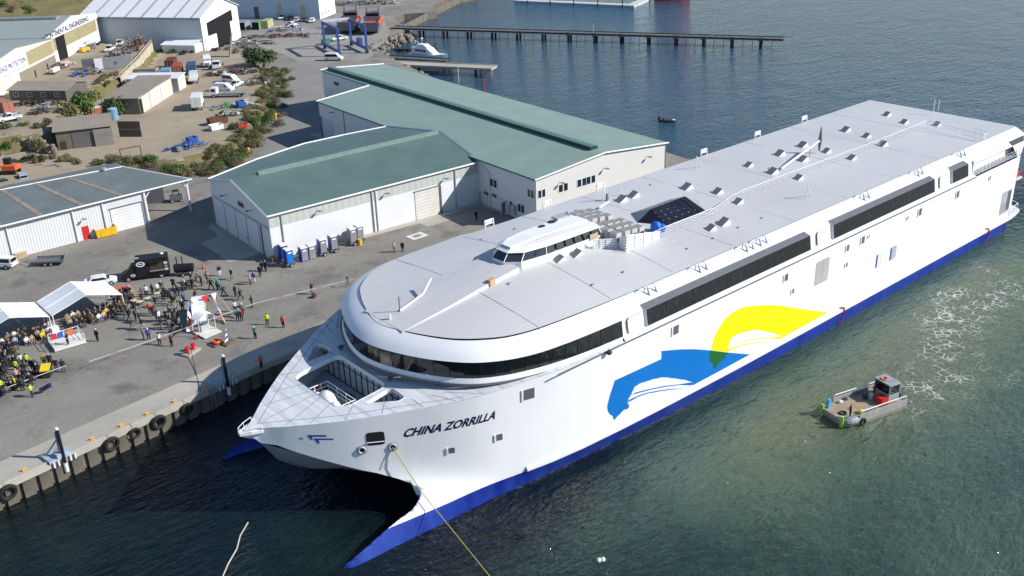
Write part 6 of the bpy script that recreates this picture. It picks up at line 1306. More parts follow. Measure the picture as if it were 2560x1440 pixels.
p = at(600, 130, 3.5); t = thing('steel_ramp', 'tall grey steel ramp leaning beside the trucks', 'ramp', (p.x - 6, p.y - 7, 3.9), R(50)); MB().box((0, 0, 3.4), (1.6, .3, 7.0), 0, 0, Matrix.Rotation(R(12), 3, 'X')).build('deck', mat('brown_grey_steel', (.27, .25, .22), .7), t)
# ================================================================ VEGETATION
def leaf_mat(name, c0, c1, c2):
    m, n, l, b = newmat(name); sock(b, 'Roughness').default_value = .7; sock(b, 'Specular IOR Level', 'Specular').default_value = .25
    tc = n.new('ShaderNodeTexCoord'); nz = n.new('ShaderNodeTexNoise'); nz.inputs['Scale'].default_value = 2.2; nz.inputs['Detail'].default_value = 4; l.new(tc.outputs['Object'], nz.inputs['Vector'])
    oi = n.new('ShaderNodeObjectInfo'); ad = n.new('ShaderNodeMath'); ad.operation = 'MULTIPLY_ADD'; ad.inputs[1].default_value = .35; ad.inputs[2].default_value = -.17; l.new(oi.outputs['Random'], ad.inputs[0])
    a2 = n.new('ShaderNodeMath'); a2.operation = 'ADD'; l.new(nz.outputs['Fac'], a2.inputs[0]); l.new(ad.outputs[0], a2.inputs[1])
    cr = n.new('ShaderNodeValToRGB'); e = cr.color_ramp.elements; e[0].position = .3; e[1].position = .72; e[0].color = c0 + (1,); e[1].color = c2 + (1,); k = cr.color_ramp.elements.new(.5); k.color = c1 + (1,); l.new(a2.outputs[0], cr.inputs[0]); l.new(cr.outputs[0], b.inputs['Base Color'])
    MATS[name] = m; return m
LG = leaf_mat('leaf_green', (.03, .07, .015), (.06, .115, .025), (.11, .17, .04)); LO = leaf_mat('leaf_olive', (.085, .09, .035), (.125, .122, .052), (.175, .16, .075)); LD = leaf_mat('leaf_dark', (.018, .038, .012), (.035, .06, .02), (.06, .09, .03)); LBR = leaf_mat('leaf_brown', (.12, .095, .06), (.165, .13, .082), (.215, .17, .11))
def leaf_mesh(name, n, seed, lobes=5, size=.13, flat_=.8):
    """unit crown: leaf faces on and inside several lobes"""
    rr_ = random.Random(seed); b = MB(); C_ = [(rr_.uniform(-.5, .5), rr_.uniform(-.5, .5), rr_.uniform(.1, .55)) for _ in range(lobes)] + [(0, 0, .35)]; Rr = [rr_.uniform(.32, .55) for _ in C_]
    for k in range(n):
        i = rr_.randrange(len(C_)); th = rr_.uniform(0, 2 * math.pi); ph = math.acos(rr_.uniform(-.5, 1)); rad = Rr[i] * rr_.uniform(.6, 1.08)
        c = Vector((C_[i][0] + rad * math.sin(ph) * math.cos(th), C_[i][1] + rad * math.sin(ph) * math.sin(th), C_[i][2] + rad * math.cos(ph) * flat_))
        if c.z < 0: c.z = abs(c.z) * .3
        nrm = (c - Vector(C_[i])).normalized() + Vector((rr_.uniform(-.8, .8), rr_.uniform(-.8, .8), rr_.uniform(-.4, .9))); Q = nrm.to_track_quat('Z', 'Y').to_matrix(); s = size * rr_.uniform(.55, 1.2); a = rr_.uniform(0, 3)
        u = Q @ Vector((math.cos(a), math.sin(a), 0)) * s; v = Q @ Vector((-math.sin(a), math.cos(a), 0)) * s * .6
        b.add([c - u, c - v * .8, c + u, c + v * .8], [(0, 1, 2, 3)])
    return b
CROWN = {}
def crown(seed, m, n=420, lobes=5, size=.13):
    k = (seed, m.name, n)
    if k not in CROWN: CROWN[k] = leaf_mesh('crown', n, seed, lobes, size).mesh('crown', m)
    return CROWN[k]
STEMM = MB().tube((0, 0, -.1), (0, 0, .5), .09, .04, 6).add([], []).mesh('trunk', TIMBER)
def shrub(p, r, h, m, label, group, seed=0, name='shrub', cat='shrub', n=420, size=.13, trunk=.0):
    t = thing(name, label, cat, (p[0], p[1], p[2]), random.uniform(0, 6), group)
    o = bpy.data.objects.new('crown', crown(seed % 5, m, n, 6, size)); COL.objects.link(o); o.parent = t; o.scale = (r, r, h); o.location = (0, 0, trunk)
    s = bpy.data.objects.new('trunk', STEMM); COL.objects.link(s); s.parent = t; s.scale = (r * .9, r * .9, trunk + h * .6); return t
rv_ = random.Random(11)
band = [at(*p, 3) for p in ((270, 420), (330, 418), (390, 425), (450, 428), (510, 425), (560, 405), (600, 375), (635, 335), (655, 300), (668, 262), (680, 228), (688, 200), (690, 175))]
bl = catmull([Vector((p.x, p.y, 0)) for p in band], 7)
SEG = ('behind the low shed', 'between the low shed and the corrugated shed', 'facing the corrugated shed roof', 'beside the bend of the shed road', 'above the hydrant markers', 'near the dark round tree')
for i, p in enumerate(bl):
    if i % 2: continue
    for side in (0, 1, 2):
        if i < 14 and side == 2: continue
        q = p + Vector((rv_.uniform(-2.2, 2.2) + (side - 1) * -1.7, rv_.uniform(-1.2, 1.2) + (side - 1) * 1.9, 0)); z = max(2.5, terrain_h(q.x, q.y)) - .1
        m = (LO, LBR, LG, LO, LO)[rv_.randrange(5)]; r = rv_.uniform(1.5, 2.4); sz = 'low' if r < 1.95 else 'tall'
        shrub((q.x, q.y, z), r, r * rv_.uniform(.7, 1.05), m, f"{sz} {({LO.name: 'olive green', LBR.name: 'dry brown', LG.name: 'fresh green'})[m.name]} scrub bush on the bank {SEG[min(5, i * 6 // len(bl))]}", 'scrub on the bank beside the shed road', rv_.randrange(5), n=1100, size=.075)
for px, py, z, r, h, m, lab, n in ((660, 168, 3.6, 6.0, 6.0, LD, 'large dark round tree at the end of the scrub bank', 1600), (212, 280, 5.2, 4.6, 5.6, LG, 'big bright green bush between the cottage and the store shed', 1300), (178, 300, 5.0, 3.6, 4.2, LO, 'grey green bush in front of the bright green one', 900), (303, 285, 4.2, 3.6, 4.4, LG, 'green bush against the front of the store shed', 900), (283, 287, 4.2, 2.6, 3.6, LD, 'dark bush at the corner of the store shed', 700)):
    p = at(px, py, z); shrub((p.x, p.y, z), r, h, m, lab, None, px % 5, 'tree' if 'tree' in lab else 'bush', 'tree' if 'tree' in lab else 'bush', n, .085, .6)
for i in range(64):
    px, py = rv_.uniform(-10, 250), rv_.uniform(-14, 34)
    if 36 < px < 0 or (px > 205 and py > 8): continue
    p = at(px, py, 14)
    for _ in range(5): z = terrain_h(p.x, p.y); p = at(px, py, z)
    r = rv_.uniform(1.8, 3.6); m = (LO, LBR, LG, LO, LBR)[rv_.randrange(5)]; far_ = 'high on' if py < 5 else 'halfway up' if py < 20 else 'at the foot of'; wh_ = 'behind the white vans' if px < 60 else 'behind the works roof' if px < 150 else 'beside the boat shed roof'
    shrub((p.x, p.y, z - .2), r, r * .8, m, f"{({LO.name: 'olive', LBR.name: 'dry brown', LG.name: 'green'})[m.name]} bush {far_} the hillside {wh_}", 'bushes on the hillside', rv_.randrange(5), n=900, size=.085)
for i, (px, py, m) in enumerate(((60, 405, LO), (85, 400, LBR), (105, 404, LO), (135, 398, LBR), (160, 402, LO), (180, 405, LBR), (195, 410, LO), (45, 355, LO), (20, 372, LG), (95, 368, LO), (20, 322, LO), (60, 318, LG), (95, 322, LO), (120, 312, LO), (145, 262, LO), (250, 205, LO), (262, 200, LO), (272, 210, LO), (240, 212, LO), (285, 190, LBR), (400, 132, LG), (430, 134, LG), (460, 136, LD), (485, 132, LD), (540, 128, LBR), (570, 126, LBR), (590, 133, LO), (620, 128, LO), (610, 122, LBR))):
    p = at(px, py, 4); z = terrain_h(p.x, p.y) - .1; p = at(px, py, z); r = rv_.uniform(1.2, 2.0)
    shrub((p.x, p.y, z), r, r, m, ({LO.name: 'olive', LBR.name: 'dry brown', LG.name: 'green', LD.name: 'dark'})[m.name] + ' tussock bush ' + ('behind the low shed' if i < 7 else 'below the rock wall' if i < 10 else 'on the terrace above the rock wall' if i < 14 else 'on the grassy bank by the cottage' if i < 20 else 'at the foot of the boat shed' if i < 24 else 'beside the steel ramp'), 'bushes by the yard edges', i)
# rock wall below the terrace, boulders on the shore
def rockmesh(seed):
    rr_ = random.Random(seed); b = MB(); rings = []
    for j, (zz, k) in enumerate(((-.5, .6), (-.25, 1), (.2, 1), (.5, .65))): rings.append([(math.cos(2 * math.pi * i / 7) * .55 * k * rr_.uniform(.8, 1.15), math.sin(2 * math.pi * i / 7) * .5 * k * rr_.uniform(.8, 1.15), zz * rr_.uniform(.85, 1.1)) for i in range(7)])
    b.loft(rings, 0, caps=True); return b
ROCKM = mat('grey_rock', (.21, .185, .15), .85, var=.3, scale=1.0); rkm = [rockmesh(k).mesh('stone', ROCKM) for k in range(5)]
rw2 = thing('rock_wall', 'rough rock wall holding the grassy terrace above the car', 'wall'); rk = random.Random(5)
for k in range(70):
    t = rk.random(); px = lerp(-10, 128, t); py = lerp(338, 352, t); row_ = rk.random(); p = at(px, py, 6.6); o = bpy.data.objects.new('stone', rkm[k % 5]); COL.objects.link(o); o.parent = rw2
    o.location = (p.x - .1 + .35 * row_, p.y - 1.4 * row_, 6.9 - 2.9 * row_); s = rk.uniform(.7, 1.4); o.scale = (s, s, s * .8); o.rotation_euler = (rk.uniform(-.4, .4), rk.uniform(-.4, .4), rk.uniform(0, 6))
rb = thing('shore_rocks', 'broken rock revetment along the slip beside the jetties', 'rocks')
SHP = [Vector((p[0], p[1], 0)) for p in LAND[6:14]]; shp = catmull(SHP, 12)
for k in range(120):
    p = shp[rk.randrange(len(shp))]; o = bpy.data.objects.new('stone', rkm[k % 5]); COL.objects.link(o); o.parent = rb; t = rk.random(); s = rk.uniform(.9, 2.0); o.location = (p.x + 3.0 * t - .4, p.y - 2.2 * t, 2.4 - 2.6 * t); o.scale = (s, s, s * .8); o.rotation_euler = (rk.uniform(-.4, .4), rk.uniform(-.4, .4), rk.uniform(0, 6))

# ================================================================ PEOPLE
def skin_person(pose):
    J = {'pel': (0, 0, .95, .15), 'sp': (0, 0, 1.12, .145), 'ch': (0, 0, 1.34, .165), 'nk': (0, 0, 1.5, .065), 'hd0': (.015, 0, 1.56, .075), 'hd': (.02, 0, 1.66, .105), 'hd2': (.015, 0, 1.74, .07)}
    E = [('pel', 'sp'), ('sp', 'ch'), ('ch', 'nk'), ('nk', 'hd0'), ('hd0', 'hd'), ('hd', 'hd2')]
    for s, k in ((1, 'l'), (-1, 'r')):
        J['sh' + k] = (0, s * .17, 1.42, .075); sw = {'stand': .02, 'walk': .22 * s, 'sit': .1, 'hold': .05, 'shoot': .1}[pose]
        el = {'stand': (.0, s * .25, 1.14), 'walk': (sw * .6, s * .24, 1.16), 'sit': (.06, s * .24, 1.15), 'hold': (.04, s * .25, 1.15), 'shoot': (.16, s * .27, 1.28)}[pose]
        ha = {'stand': (.05, s * .25, .88), 'walk': (sw * 1.4, s * .24, .93), 'sit': (.34, s * .15, 1.06), 'hold': (.28, s * .12, 1.18), 'shoot': (.34, s * .06, 1.55)}[pose]
        J['el' + k] = el + (.052,); J['wr' + k] = ha + (.038,); J['hn' + k] = (ha[0] + .05, ha[1], ha[2] - .07, .042)
        J['hp' + k] = (0, s * .095, .9, .115); st = {'walk': .22 * s}.get(pose, .0)
        J['kn' + k] = (st * .7 + .02, s * .1, .5, .072); J['an' + k] = (st * 1.5 - .02, s * .105, .09, .05); J['to' + k] = (st * 1.5 + .16, s * .12, .045, .042)
        if pose == 'sit': J['kn' + k] = (.45, s * .12, .93, .075); J['an' + k] = (.47, s * .13, .52, .05); J['to' + k] = (.63, s * .14, .47, .042)
        E += [('ch', 'sh' + k), ('sh' + k, 'el' + k), ('el' + k, 'wr' + k), ('wr' + k, 'hn' + k), ('pel', 'hp' + k), ('hp' + k, 'kn' + k), ('kn' + k, 'an' + k), ('an' + k, 'to' + k)]
    names = list(J); dz = -.43 if pose == 'sit' else 0
    me = bpy.data.meshes.new('person'); me.from_pydata([(J[n][0], J[n][1], J[n][2] + dz) for n in names], [(names.index(a), names.index(b)) for a, b in E], [])
    o = bpy.data.objects.new('person', me); COL.objects.link(o); o.modifiers.new('skin', 'SKIN'); o.modifiers['skin'].use_smooth_shade = True
    for i, n in enumerate(names): me.skin_vertices[0].data[i].radius = (J[n][3], J[n][3]); me.skin_vertices[0].data[i].use_root = (n == 'pel')
    o.modifiers.new('sub', 'SUBSURF').levels = 1; bpy.context.view_layer.update()
    ev = o.evaluated_get(bpy.context.evaluated_depsgraph_get()); m2 = bpy.data.meshes.new_from_object(ev); bpy.data.objects.remove(o)
    for k in range(5): m2.materials.append(None)
    hands = [Vector(J['hn' + k][:3]) + Vector((0, 0, dz)) for k in 'lr']; out = []
    for p in m2.polygons:
        c = p.center; z = c.z - dz
        if z > 1.52: mi = 3 if (z > 1.69 or c.x < -.01) else 2
        elif z > 1.475 and abs(c.y) < .08: mi = 2
        elif min((c - h).length for h in hands) < .085: mi = 2
        elif pose == 'sit': mi = 4 if z < .58 else (1 if (z < 1.0 and (c.x > .1 or z < .93)) else 0)
        else: mi = 4 if z < .10 else (1 if (z < .93 and abs(c.y) < .2) else 0)
        out.append(mi)
    m2.polygons.foreach_set('material_index', out); m2.polygons.foreach_set('use_smooth', [True] * len(out)); m2.name = 'person'; return m2
POSE = {k: skin_person(k) for k in ('stand', 'walk', 'sit', 'hold', 'shoot')}
def cl(n, c, r=.85): return mat('cloth_' + n, c, r, var=.08, scale=4)
CLO = {'navy': cl('navy', (.018, .022, .045)), 'black': cl('black', (.012, .012, .014)), 'charcoal': cl('charcoal', (.045, .045, .05)), 'grey': cl('grey', (.17, .17, .175)), 'blue': cl('blue', (.06, .12, .28)), 'denim': cl('denim', (.05, .08, .15)), 'white': cl('white', (.7, .7, .68)), 'beige': cl('beige', (.36, .29, .2)), 'brown': cl('brown', (.1, .065, .04)), 'lime': cl('lime', (.55, .75, .03)), 'orange': cl('orange', (.75, .13, .03)), 'pink': cl('pink', (.62, .34, .34)), 'teal': cl('teal', (.02, .3, .3)), 'purple': cl('purple', (.09, .06, .35)), 'maroon': cl('maroon', (.16, .02, .03)), 'yellow': cl('yellow', (.7, .5, .05)), 'paleblue': cl('paleblue', (.3, .42, .55)), 'green': cl('green', (.03, .28, .14))}
SKIN = [mat('skin_a', (.45, .27, .19), .6, var=0), mat('skin_b', (.34, .19, .12), .6, var=0)]; HAIR = {'black': mat('hair_black', (.012, .01, .009), .6, var=0), 'brown': mat('hair_brown', (.06, .035, .02), .6, var=0), 'fair': mat('hair_fair', (.35, .25, .12), .6, var=0), 'grey': mat('hair_grey', (.4, .39, .37), .6, var=0), 'white': mat('hat_white', (.75, .75, .73), .6, var=0)}
SHOE = mat('shoe_dark', (.02, .018, .016), .6, var=0); pr = random.Random(21)
def person(px, py, label, top='navy', bottom='black', pose='stand', face=None, hair=None, z=2.5, group=None, h=None):
    p = at(px, py, z); o = bpy.data.objects.new('person', POSE[pose]); COL.objects.link(o); k = h or pr.uniform(.98, 1.08); o.scale = (k * 1.15, k * 1.22, k); o.location = (p.x, p.y, z - .005); o.rotation_euler[2] = pr.uniform(0, 6.28) if face is None else R(face)
    for i, m in enumerate((CLO[top], CLO[bottom], SKIN[pr.randrange(2)], HAIR[hair or pr.choice(('black', 'brown', 'brown', 'grey', 'fair'))], SHOE)): o.material_slots[i].link = 'OBJECT'; o.material_slots[i].material = m
    return tag(o, label, 'person', group)
c4 = lambda x, y: (x / 4, 640 + y / 4)
# people one can tell apart
SINGLE = [((669, 812), 'person in a lime yellow jacket and black trousers standing alone on the quay', 'lime', 'black', 'stand', -120, 'black'), ((709, 819), 'person in an orange vest standing alone nearest the ferry bow on the quay', 'orange', 'navy', 'stand', 200, 'brown'), ((639, 847), 'person in a green vest and white helmet holding up a camera', 'green', 'black', 'shoot', 20, 'white'), ((654, 921), 'person in an orange jacket standing on the concrete quay edge', 'orange', 'black', 'stand', -60, 'black'),
 ((986, 631), 'person in beige beside one in black near the shed drain cover', 'beige', 'grey', 'stand', -100, None), ((1007, 629), 'person in black standing nearer the ferry of the pair by the drain cover', 'black', 'black', 'stand', -150, 'grey'), ((1191, 550), 'person in dark clothes alone in the shade between the two sheds', 'black', 'navy', 'stand', -90, None), ((580, 699), 'person in navy alone below the concrete apron', 'navy', 'grey', 'walk', 200, None), ((550, 690), 'person in navy with pale trousers below the traffic cone', 'navy', 'white', 'stand', -90, None), ((651, 691), 'person in navy in front of two others by the shed corner', 'navy', 'navy', 'stand', -150, None), ((655, 678), 'person in black by the shed corner drum, further from the toilets', 'black', 'navy', 'stand', -60, None), ((665, 679), 'person in black nearest the blue toilet trailer', 'black', 'black', 'stand', 200, None), ((636, 706), 'person in a purple top and white trousers beside one in pink', 'purple', 'white', 'stand', 200, None), ((626, 711), 'person in a pink coat and black trousers', 'pink', 'black', 'stand', -20, 'fair'),
 ((780, 735), 'person in black sitting low beside the tape with a bag', 'black', 'grey', 'hold', -60, 'black'), ((245, 853), 'person in a black coat with papers standing by the white stage', 'black', 'black', 'stand', 200, 'white'), ((171, 861), 'person in navy standing on the white stage', 'navy', 'black', 'hold', 130, 'brown'), ((81, 992), 'person in a lime vest waving a dark flag in front of the crowd', 'lime', 'navy', 'hold', -30, None), ((160, 930), 'person in navy and jeans at the end of the barrier tape', 'navy', 'denim', 'stand', 60, 'black'), ((142, 926), 'person in black between the yellow bin and the one in jeans', 'black', 'black', 'stand', 60, 'fair'), ((127, 916), 'person in black behind the yellow lidded bin', 'black', 'black', 'stand', 60, 'grey'), ((113, 915), 'person in a yellow jacket behind the yellow lidded bin', 'yellow', 'black', 'stand', 60, None),
 ((373, 850), 'person in a bright purple top by the tape', 'purple', 'navy', 'stand', 60, 'white'), ((400, 862), 'person with a white bag crouching beside the tape', 'white', 'black', 'hold', 60, 'black'), ((377, 785), 'person in an orange vest among the round tables', 'orange', 'black', 'stand', 60, None), ((437, 765), 'person in beige trousers by the tables', 'black', 'beige', 'stand', 60, 'fair'), ((458, 778), 'person in a white hat behind the bunting van', 'navy', 'black', 'stand', 60, 'white'), ((548, 726), 'person in teal by the bunting corner', 'teal', 'black', 'stand', 60, None), ((602, 750), 'person in a dark suit walking with a long stride', 'black', 'black', 'walk', 140, None), ((589, 741), 'person in black with a bag behind the striding one', 'black', 'black', 'stand', -60, 'brown'), ((631, 768), 'person in black filming with a small tripod', 'black', 'black', 'hold', 160, 'black'), ((595, 802), 'person in teal beside the bunting line', 'teal', 'navy', 'stand', 60, 'brown'), ((605, 803), 'person in maroon at the foot of the bunting line', 'maroon', 'black', 'stand', 60, 'fair'), ((588, 780), 'person in white near the bunting line', 'white', 'black', 'stand', 60, 'black'), ((607, 787), 'person in grey with a white hat near the bunting line', 'grey', 'black', 'stand', 60, 'white'), ((430, 866), 'photographer in dark clothes beside the tape with a bag', 'maroon', 'black', 'shoot', 30, 'black'), ((405, 730), 'person in grey and white trousers by the smoker trailer', 'charcoal', 'beige', 'stand', 60, None), ((367, 742), 'person in a white top by the round tables', 'white', 'black', 'stand', 60, 'black'), ((408, 672), 'person in a yellow apron at the food truck hatch', 'yellow', 'black', 'stand', -70, 'black')]
for (x, y), lab, tp_, bt, ps, fc, hr in SINGLE: person(x, y, lab, tp_, bt, ps, fc, hr, z=3.0 if 'stage' in lab and 'on the white' in lab else 2.5)
LABC = {'navy': 'navy', 'black': 'black', 'charcoal': 'charcoal grey', 'grey': 'grey', 'blue': 'blue', 'brown': 'brown', 'white': 'white', 'beige': 'beige', 'lime': 'lime hi-vis', 'paleblue': 'pale blue', 'pink': 'pink', 'maroon': 'maroon', 'yellow': 'mustard'}
MIX = ['navy'] * 8 + ['black'] * 10 + ['charcoal'] * 5 + ['grey', 'blue', 'brown', 'brown', 'white', 'beige']
CR = [(2075, 265), (2115, 335), (2180, 340), (2240, 400), (1985, 250), (1920, 270), (1960, 290), (2020, 300), (1850, 330), (1880, 340), (1790, 400), (1830, 350), (1840, 460), (1960, 450), (1925, 330), (1950, 315), (1425, 430), (1530, 390), (1580, 385), (1650, 420), (1690, 430), (1720, 480), (1420, 470), (1330, 440), (1560, 515), (1535, 600), (1640, 455), (1770, 380), (1740, 330), (1760, 410)]
CR2 = [(1125, 580), (1175, 560), (1210, 560), (1260, 580), (1290, 640), (1360, 650), (1330, 730), (1400, 670), (1240, 500), (1300, 460), (1325, 500), (1270, 470), (1350, 560), (1200, 480), (1230, 440), (1600, 660), (1620, 730), (1580, 650), (1435, 740), (1440, 840), (1250, 620), (1300, 590), (1180, 520), (1150, 500), (1290, 420), (1310, 410), (1250, 410), (1220, 520)]
CR3 = [(1720, 720), (1760, 680), (1800, 720), (1700, 740), (1715, 690), (1730, 620), (1770, 610), (1690, 690), (1740, 770), (1670, 650), (1780, 650), (1700, 600)]
for lst, where, grp in ((CR, 'standing in the crowd between the food truck and the tables', 'guests standing by the tables'), (CR2, 'standing in the crowd beside the larger marquee', 'guests standing beside the marquee'), (CR3, 'standing close behind the van with the flags', 'guests behind the flag van')):
    for x, y in lst:
        tpc = pr.choice(MIX); person(*c4(x, y), f'person in {LABC[tpc]} {where}', tpc, pr.choice(('black', 'navy', 'denim', 'charcoal', 'beige', 'black')), pr.choice(('stand', 'stand', 'hold', 'walk')), pr.uniform(-60, 150), None, group=grp)
# crowd packed behind the tape, lower left
pts = []
tries = 0
QP = [(-40, 905), (20, 893), (40, 900), (62, 912), (98, 925), (100, 950), (70, 975), (30, 985), (0, 1003), (-40, 1000)]
while len(pts) < 58 and tries < 4000:
    tries += 1; x, y = pr.uniform(-30, 100), pr.uniform(890, 1003)
    if inpoly(x, y, QP) and all(math.hypot(x - a, (y - b) * 1.5) > 9 for a, b in pts): pts.append((x, y))
for i, (x, y) in enumerate(sorted(pts, key=lambda q: q[1])):
    tpc = pr.choice(MIX + ['lime'] * 2 + ['pink', 'maroon']); sit = y > 935 and pr.random() < .6
    person(x, y, f'person in {LABC[tpc]} {"sitting" if sit else "standing"} {"at the back of" if y < 918 else "in the middle of" if y < 950 else "at the front of"} the packed crowd behind the barrier tape', tpc, pr.choice(('black', 'navy', 'denim', 'charcoal', 'grey')), 'sit' if sit else 'stand', pr.uniform(40, 80), None, group='crowd behind the barrier tape')
# seated rows under the marquees, each on a folding chair
_c = MB(); _c.bb(-.2, .22, -.22, .22, .42, .46, 0); _c.bb(-.24, -.2, -.22, .22, .62, .9, 0)
for x, y in ((-.2, -.2), (.2, -.2), (.2, .2), (-.2, .2)): _c.tube((x, y, 0), (x, y, .44 if x > 0 else .9), .018, .018, 4)
CHAIR = _c.mesh('folding_chair', WHITE)
def seat(x, y, rz, lab, grp): o = bpy.data.objects.new('folding_chair', CHAIR); COL.objects.link(o); o.location = (x, y, 2.502); o.rotation_euler[2] = rz; return tag(o, lab, 'chair', grp)
def at_xy(x, y, label, tpc, bt, grp, face):
    o = bpy.data.objects.new('person', POSE['sit']); COL.objects.link(o); o.location = (x, y, 2.45); o.rotation_euler[2] = face; k = pr.uniform(.98, 1.06); o.scale = (k * 1.1, k * 1.2, k)
    for i, m in enumerate((CLO[tpc], CLO[bt], SKIN[pr.randrange(2)], HAIR[pr.choice(('black', 'brown', 'grey', 'white', 'fair'))], SHOE)): o.material_slots[i].link = 'OBJECT'; o.material_slots[i].material = m
    tag(o, label, 'person', grp)
SMIX = MIX + ['white', 'white', 'paleblue', 'yellow', 'beige', 'pink']
for (x0, x1, y0, nrow, where) in ((-11.3, -2.6, 50.9, 4, 'the smaller open marquee'), (.2, 6.6, 51.3, 4, 'the tall peaked marquee')):
    for r_ in range(nrow):
        x = x0 + .15 * r_
        while x < x1:
            if pr.random() < .88:
                yy = y0 + r_ * .95 + pr.uniform(-.08, .08); tpc = pr.choice(SMIX); face = R(-90 + pr.uniform(-12, 12))
                rowname = ('front row', 'second row', 'third row', 'back row')[r_]
                at_xy(x, yy, f'person in {LABC[tpc]} seated in the {rowname} under {where}', tpc, pr.choice(('black', 'navy', 'charcoal', 'denim', 'grey')), 'seated guests under ' + where, face); seat(x, yy - .02, face, f'white folding chair in the {rowname} under {where}', 'folding chairs under ' + where)
            x += pr.uniform(.62, .78)
# crew in the ferry's mooring well
for x, y, z, lab in ((8.9, 3.6, 8.05, 'deckhand in orange at the far end of the mooring well'), (9.6, 3.3, 8.05, 'deckhand in orange beside the covered winch'), (10.3, 4.1, 8.05, 'deckhand in orange under the far edge of the well'), (10.2, -1.9, 8.05, 'deckhand in orange inside the white guard rail')):
    o = bpy.data.objects.new('person', POSE['hold']); COL.objects.link(o); o.location = (x, y, z); o.rotation_euler[2] = pr.uniform(0, 6)
    for i, m in enumerate((CLO['orange'], CLO['orange'], SKIN[0], HAIR['black'], SHOE)): o.material_slots[i].link = 'OBJECT'; o.material_slots[i].material = m
    tag(o, lab, 'person')
# ================================================================ EVENT ON THE QUAY
CANV = mat('marquee_canvas', (.74, .76, .78), .7, var=.03); 
def marquee(label, x0, x1, y0, y1, ze, zr):
    t = thing('marquee', label, 'marquee', ((x0 + x1) / 2, (y0 + y1) / 2, 2.5)); w, d = (x1 - x0) / 2, (y1 - y0) / 2; e, r = ze - 2.5, zr - 2.5
    for s in (-1, 1):
        b = MB(); rings = []
        for k in range(5):
            u = k / 4; rings.append([(s * w * u, yy, lerp(r, e, u) - .10 * math.sin(math.pi * u)) for yy in (-d, -d * .02, d)])
        b.loft(rings, 0, closed=False); b.add([(s * w, -d, e), (s * w, d, e), (s * w, d, e - .25), (s * w, -d, e - .25)], [(0, 1, 2, 3)]); b.build('canopy', CANV, t)
    for sx in (-1, 1):
        for sy in (-1, 0, 1): MB().tube((sx * w * .985, sy * d * .98, 0), (sx * w * .985, sy * d * .98, e), .07).build('post', WHITE2, t)
    b = MB(); b.tube((0, -d, r - .05), (0, d, r - .05), .06)
    for sy in (-1, 0, 1): b.tube((-w, sy * d, e), (0, sy * d, r), .05); b.tube((w, sy * d, e), (0, sy * d, r), .05)
    b.build('frame', WHITE2, t); return t
marquee('white peaked marquee with seated guests, at the edge of the photo', -11.5, -2.05, 51.8, 57.9, 5.0, 6.5); marquee('white peaked marquee beside the crowd and food truck', -1.75, 7.75, 51.8, 57.9, 5.0, 6.5)
p = at(136, 833); t = thing('tent_weight', 'white wrapped weight at the foot of the marquee post', 'weight', (p.x, p.y, 2.5)); MB().box((0, 0, .5), (1.0, 1.0, 1.0), .3).build('wrap', WHITE, t)
p = at(116, 806); t = thing('loudspeaker', 'white loudspeaker on a stand between the marquees', 'loudspeaker', (p.x - .6, p.y, 2.5)); MB().tube((0, 0, 0), (0, 0, 1.2), .05).build('stand', GREYM, t); MB().bb(-.3, .3, -.25, .25, 1.2, 2.0).build('cabinet', WHITE2, t)
# stage
p = (at(140, 880) + at(200, 838)) / 2; st_ = thing('low_stage', 'low white stage with railings and flags in front of the marquees', 'stage', (-1.75, 47.4, 2.5), R(-4))
MB().bb(-1.95, 1.95, -1.6, 1.4, .12, .5).build('deck', OFFW, st_); b = MB()
for z in (.95, 1.45): b.path([(-1.9, -1.5, z), (-1.9, 1.3, z), (1.9, 1.3, z), (1.9, -1.5, z)], .035)
b.path([(-1.9, -1.5, 1.45), (1.9, -1.5, 1.45)], .03)
for x, y in ((-1.9, -1.5), (-1.9, 1.3), (0, 1.3), (1.9, 1.3), (1.9, -1.5)): b.tube((x, y, .5), (x, y, 1.45), .04)
b.build('railing', WHITE, st_)
for x, m in ((-1.2, RED), (-.4, BLUE), (.9, ORANGE)): MB().bb(x - .35, x + .35, 1.24, 1.27, .55, 1.35).build('flag_panel', m, st_)
# food truck, seen from its hatch side
a, c = at(425, 692), at(318, 706); dv = c - a; ft = thing('food_truck', 'black food truck with a round white emblem and an open hatch', 'truck', ((a.x + c.x) / 2 + .2, (a.y + c.y) / 2 + 1.1, 2.5), math.atan2(dv.y, dv.x))
BKP = mat('matt_black', (.012, .013, .015), .5, var=.05); MB().bb(-3.4, 1.2, -1.1, 1.1, .5, 3.25).build('box_body', BKP, ft)
b = MB(); body_loft(b, [(1.2, .4, 1.2, 2.3, .85), (1.9, .4, 1.2, 2.25, .84), (2.6, .4, 1.15, 1.35, .84), (3.35, .45, .9, 1.05, .8), (3.5, .5, .75, .8, .78)], 1.0); b.build('cab', BKP, ft)
MB().add([(2.55, -.8, 1.4), (2.55, .8, 1.4), (1.95, .78, 2.18), (1.95, -.78, 2.18)], [(0, 1, 2, 3)]).build('windscreen', glass('cab_glass', (.10, .16, .19), .08), ft); wheels(ft, (-2.2, 2.5), 1.0, .38)
sgn = 1
def emblem(x, z, r): 
    b = MB(); b.add([(x + r * 1.25 * math.cos(k * math.pi / 10), 1.115, z + r * .8 * math.sin(k * math.pi / 10)) for k in range(20)], [tuple(range(20))]); o = b.build('emblem', WHITE, ft); b = MB(); b.add([(x + r * .85 * math.cos(k * math.pi / 8), 1.12, z + r * .5 * math.sin(k * math.pi / 8)) for k in range(16)], [tuple(range(16))]); b.build('emblem_core', BKP, o); b = MB(); b.bb(x - r * .5, x + r * .5, 1.121, 1.128, z - r * .12, z + r * .12); b.build('emblem_band', WHITE, o)
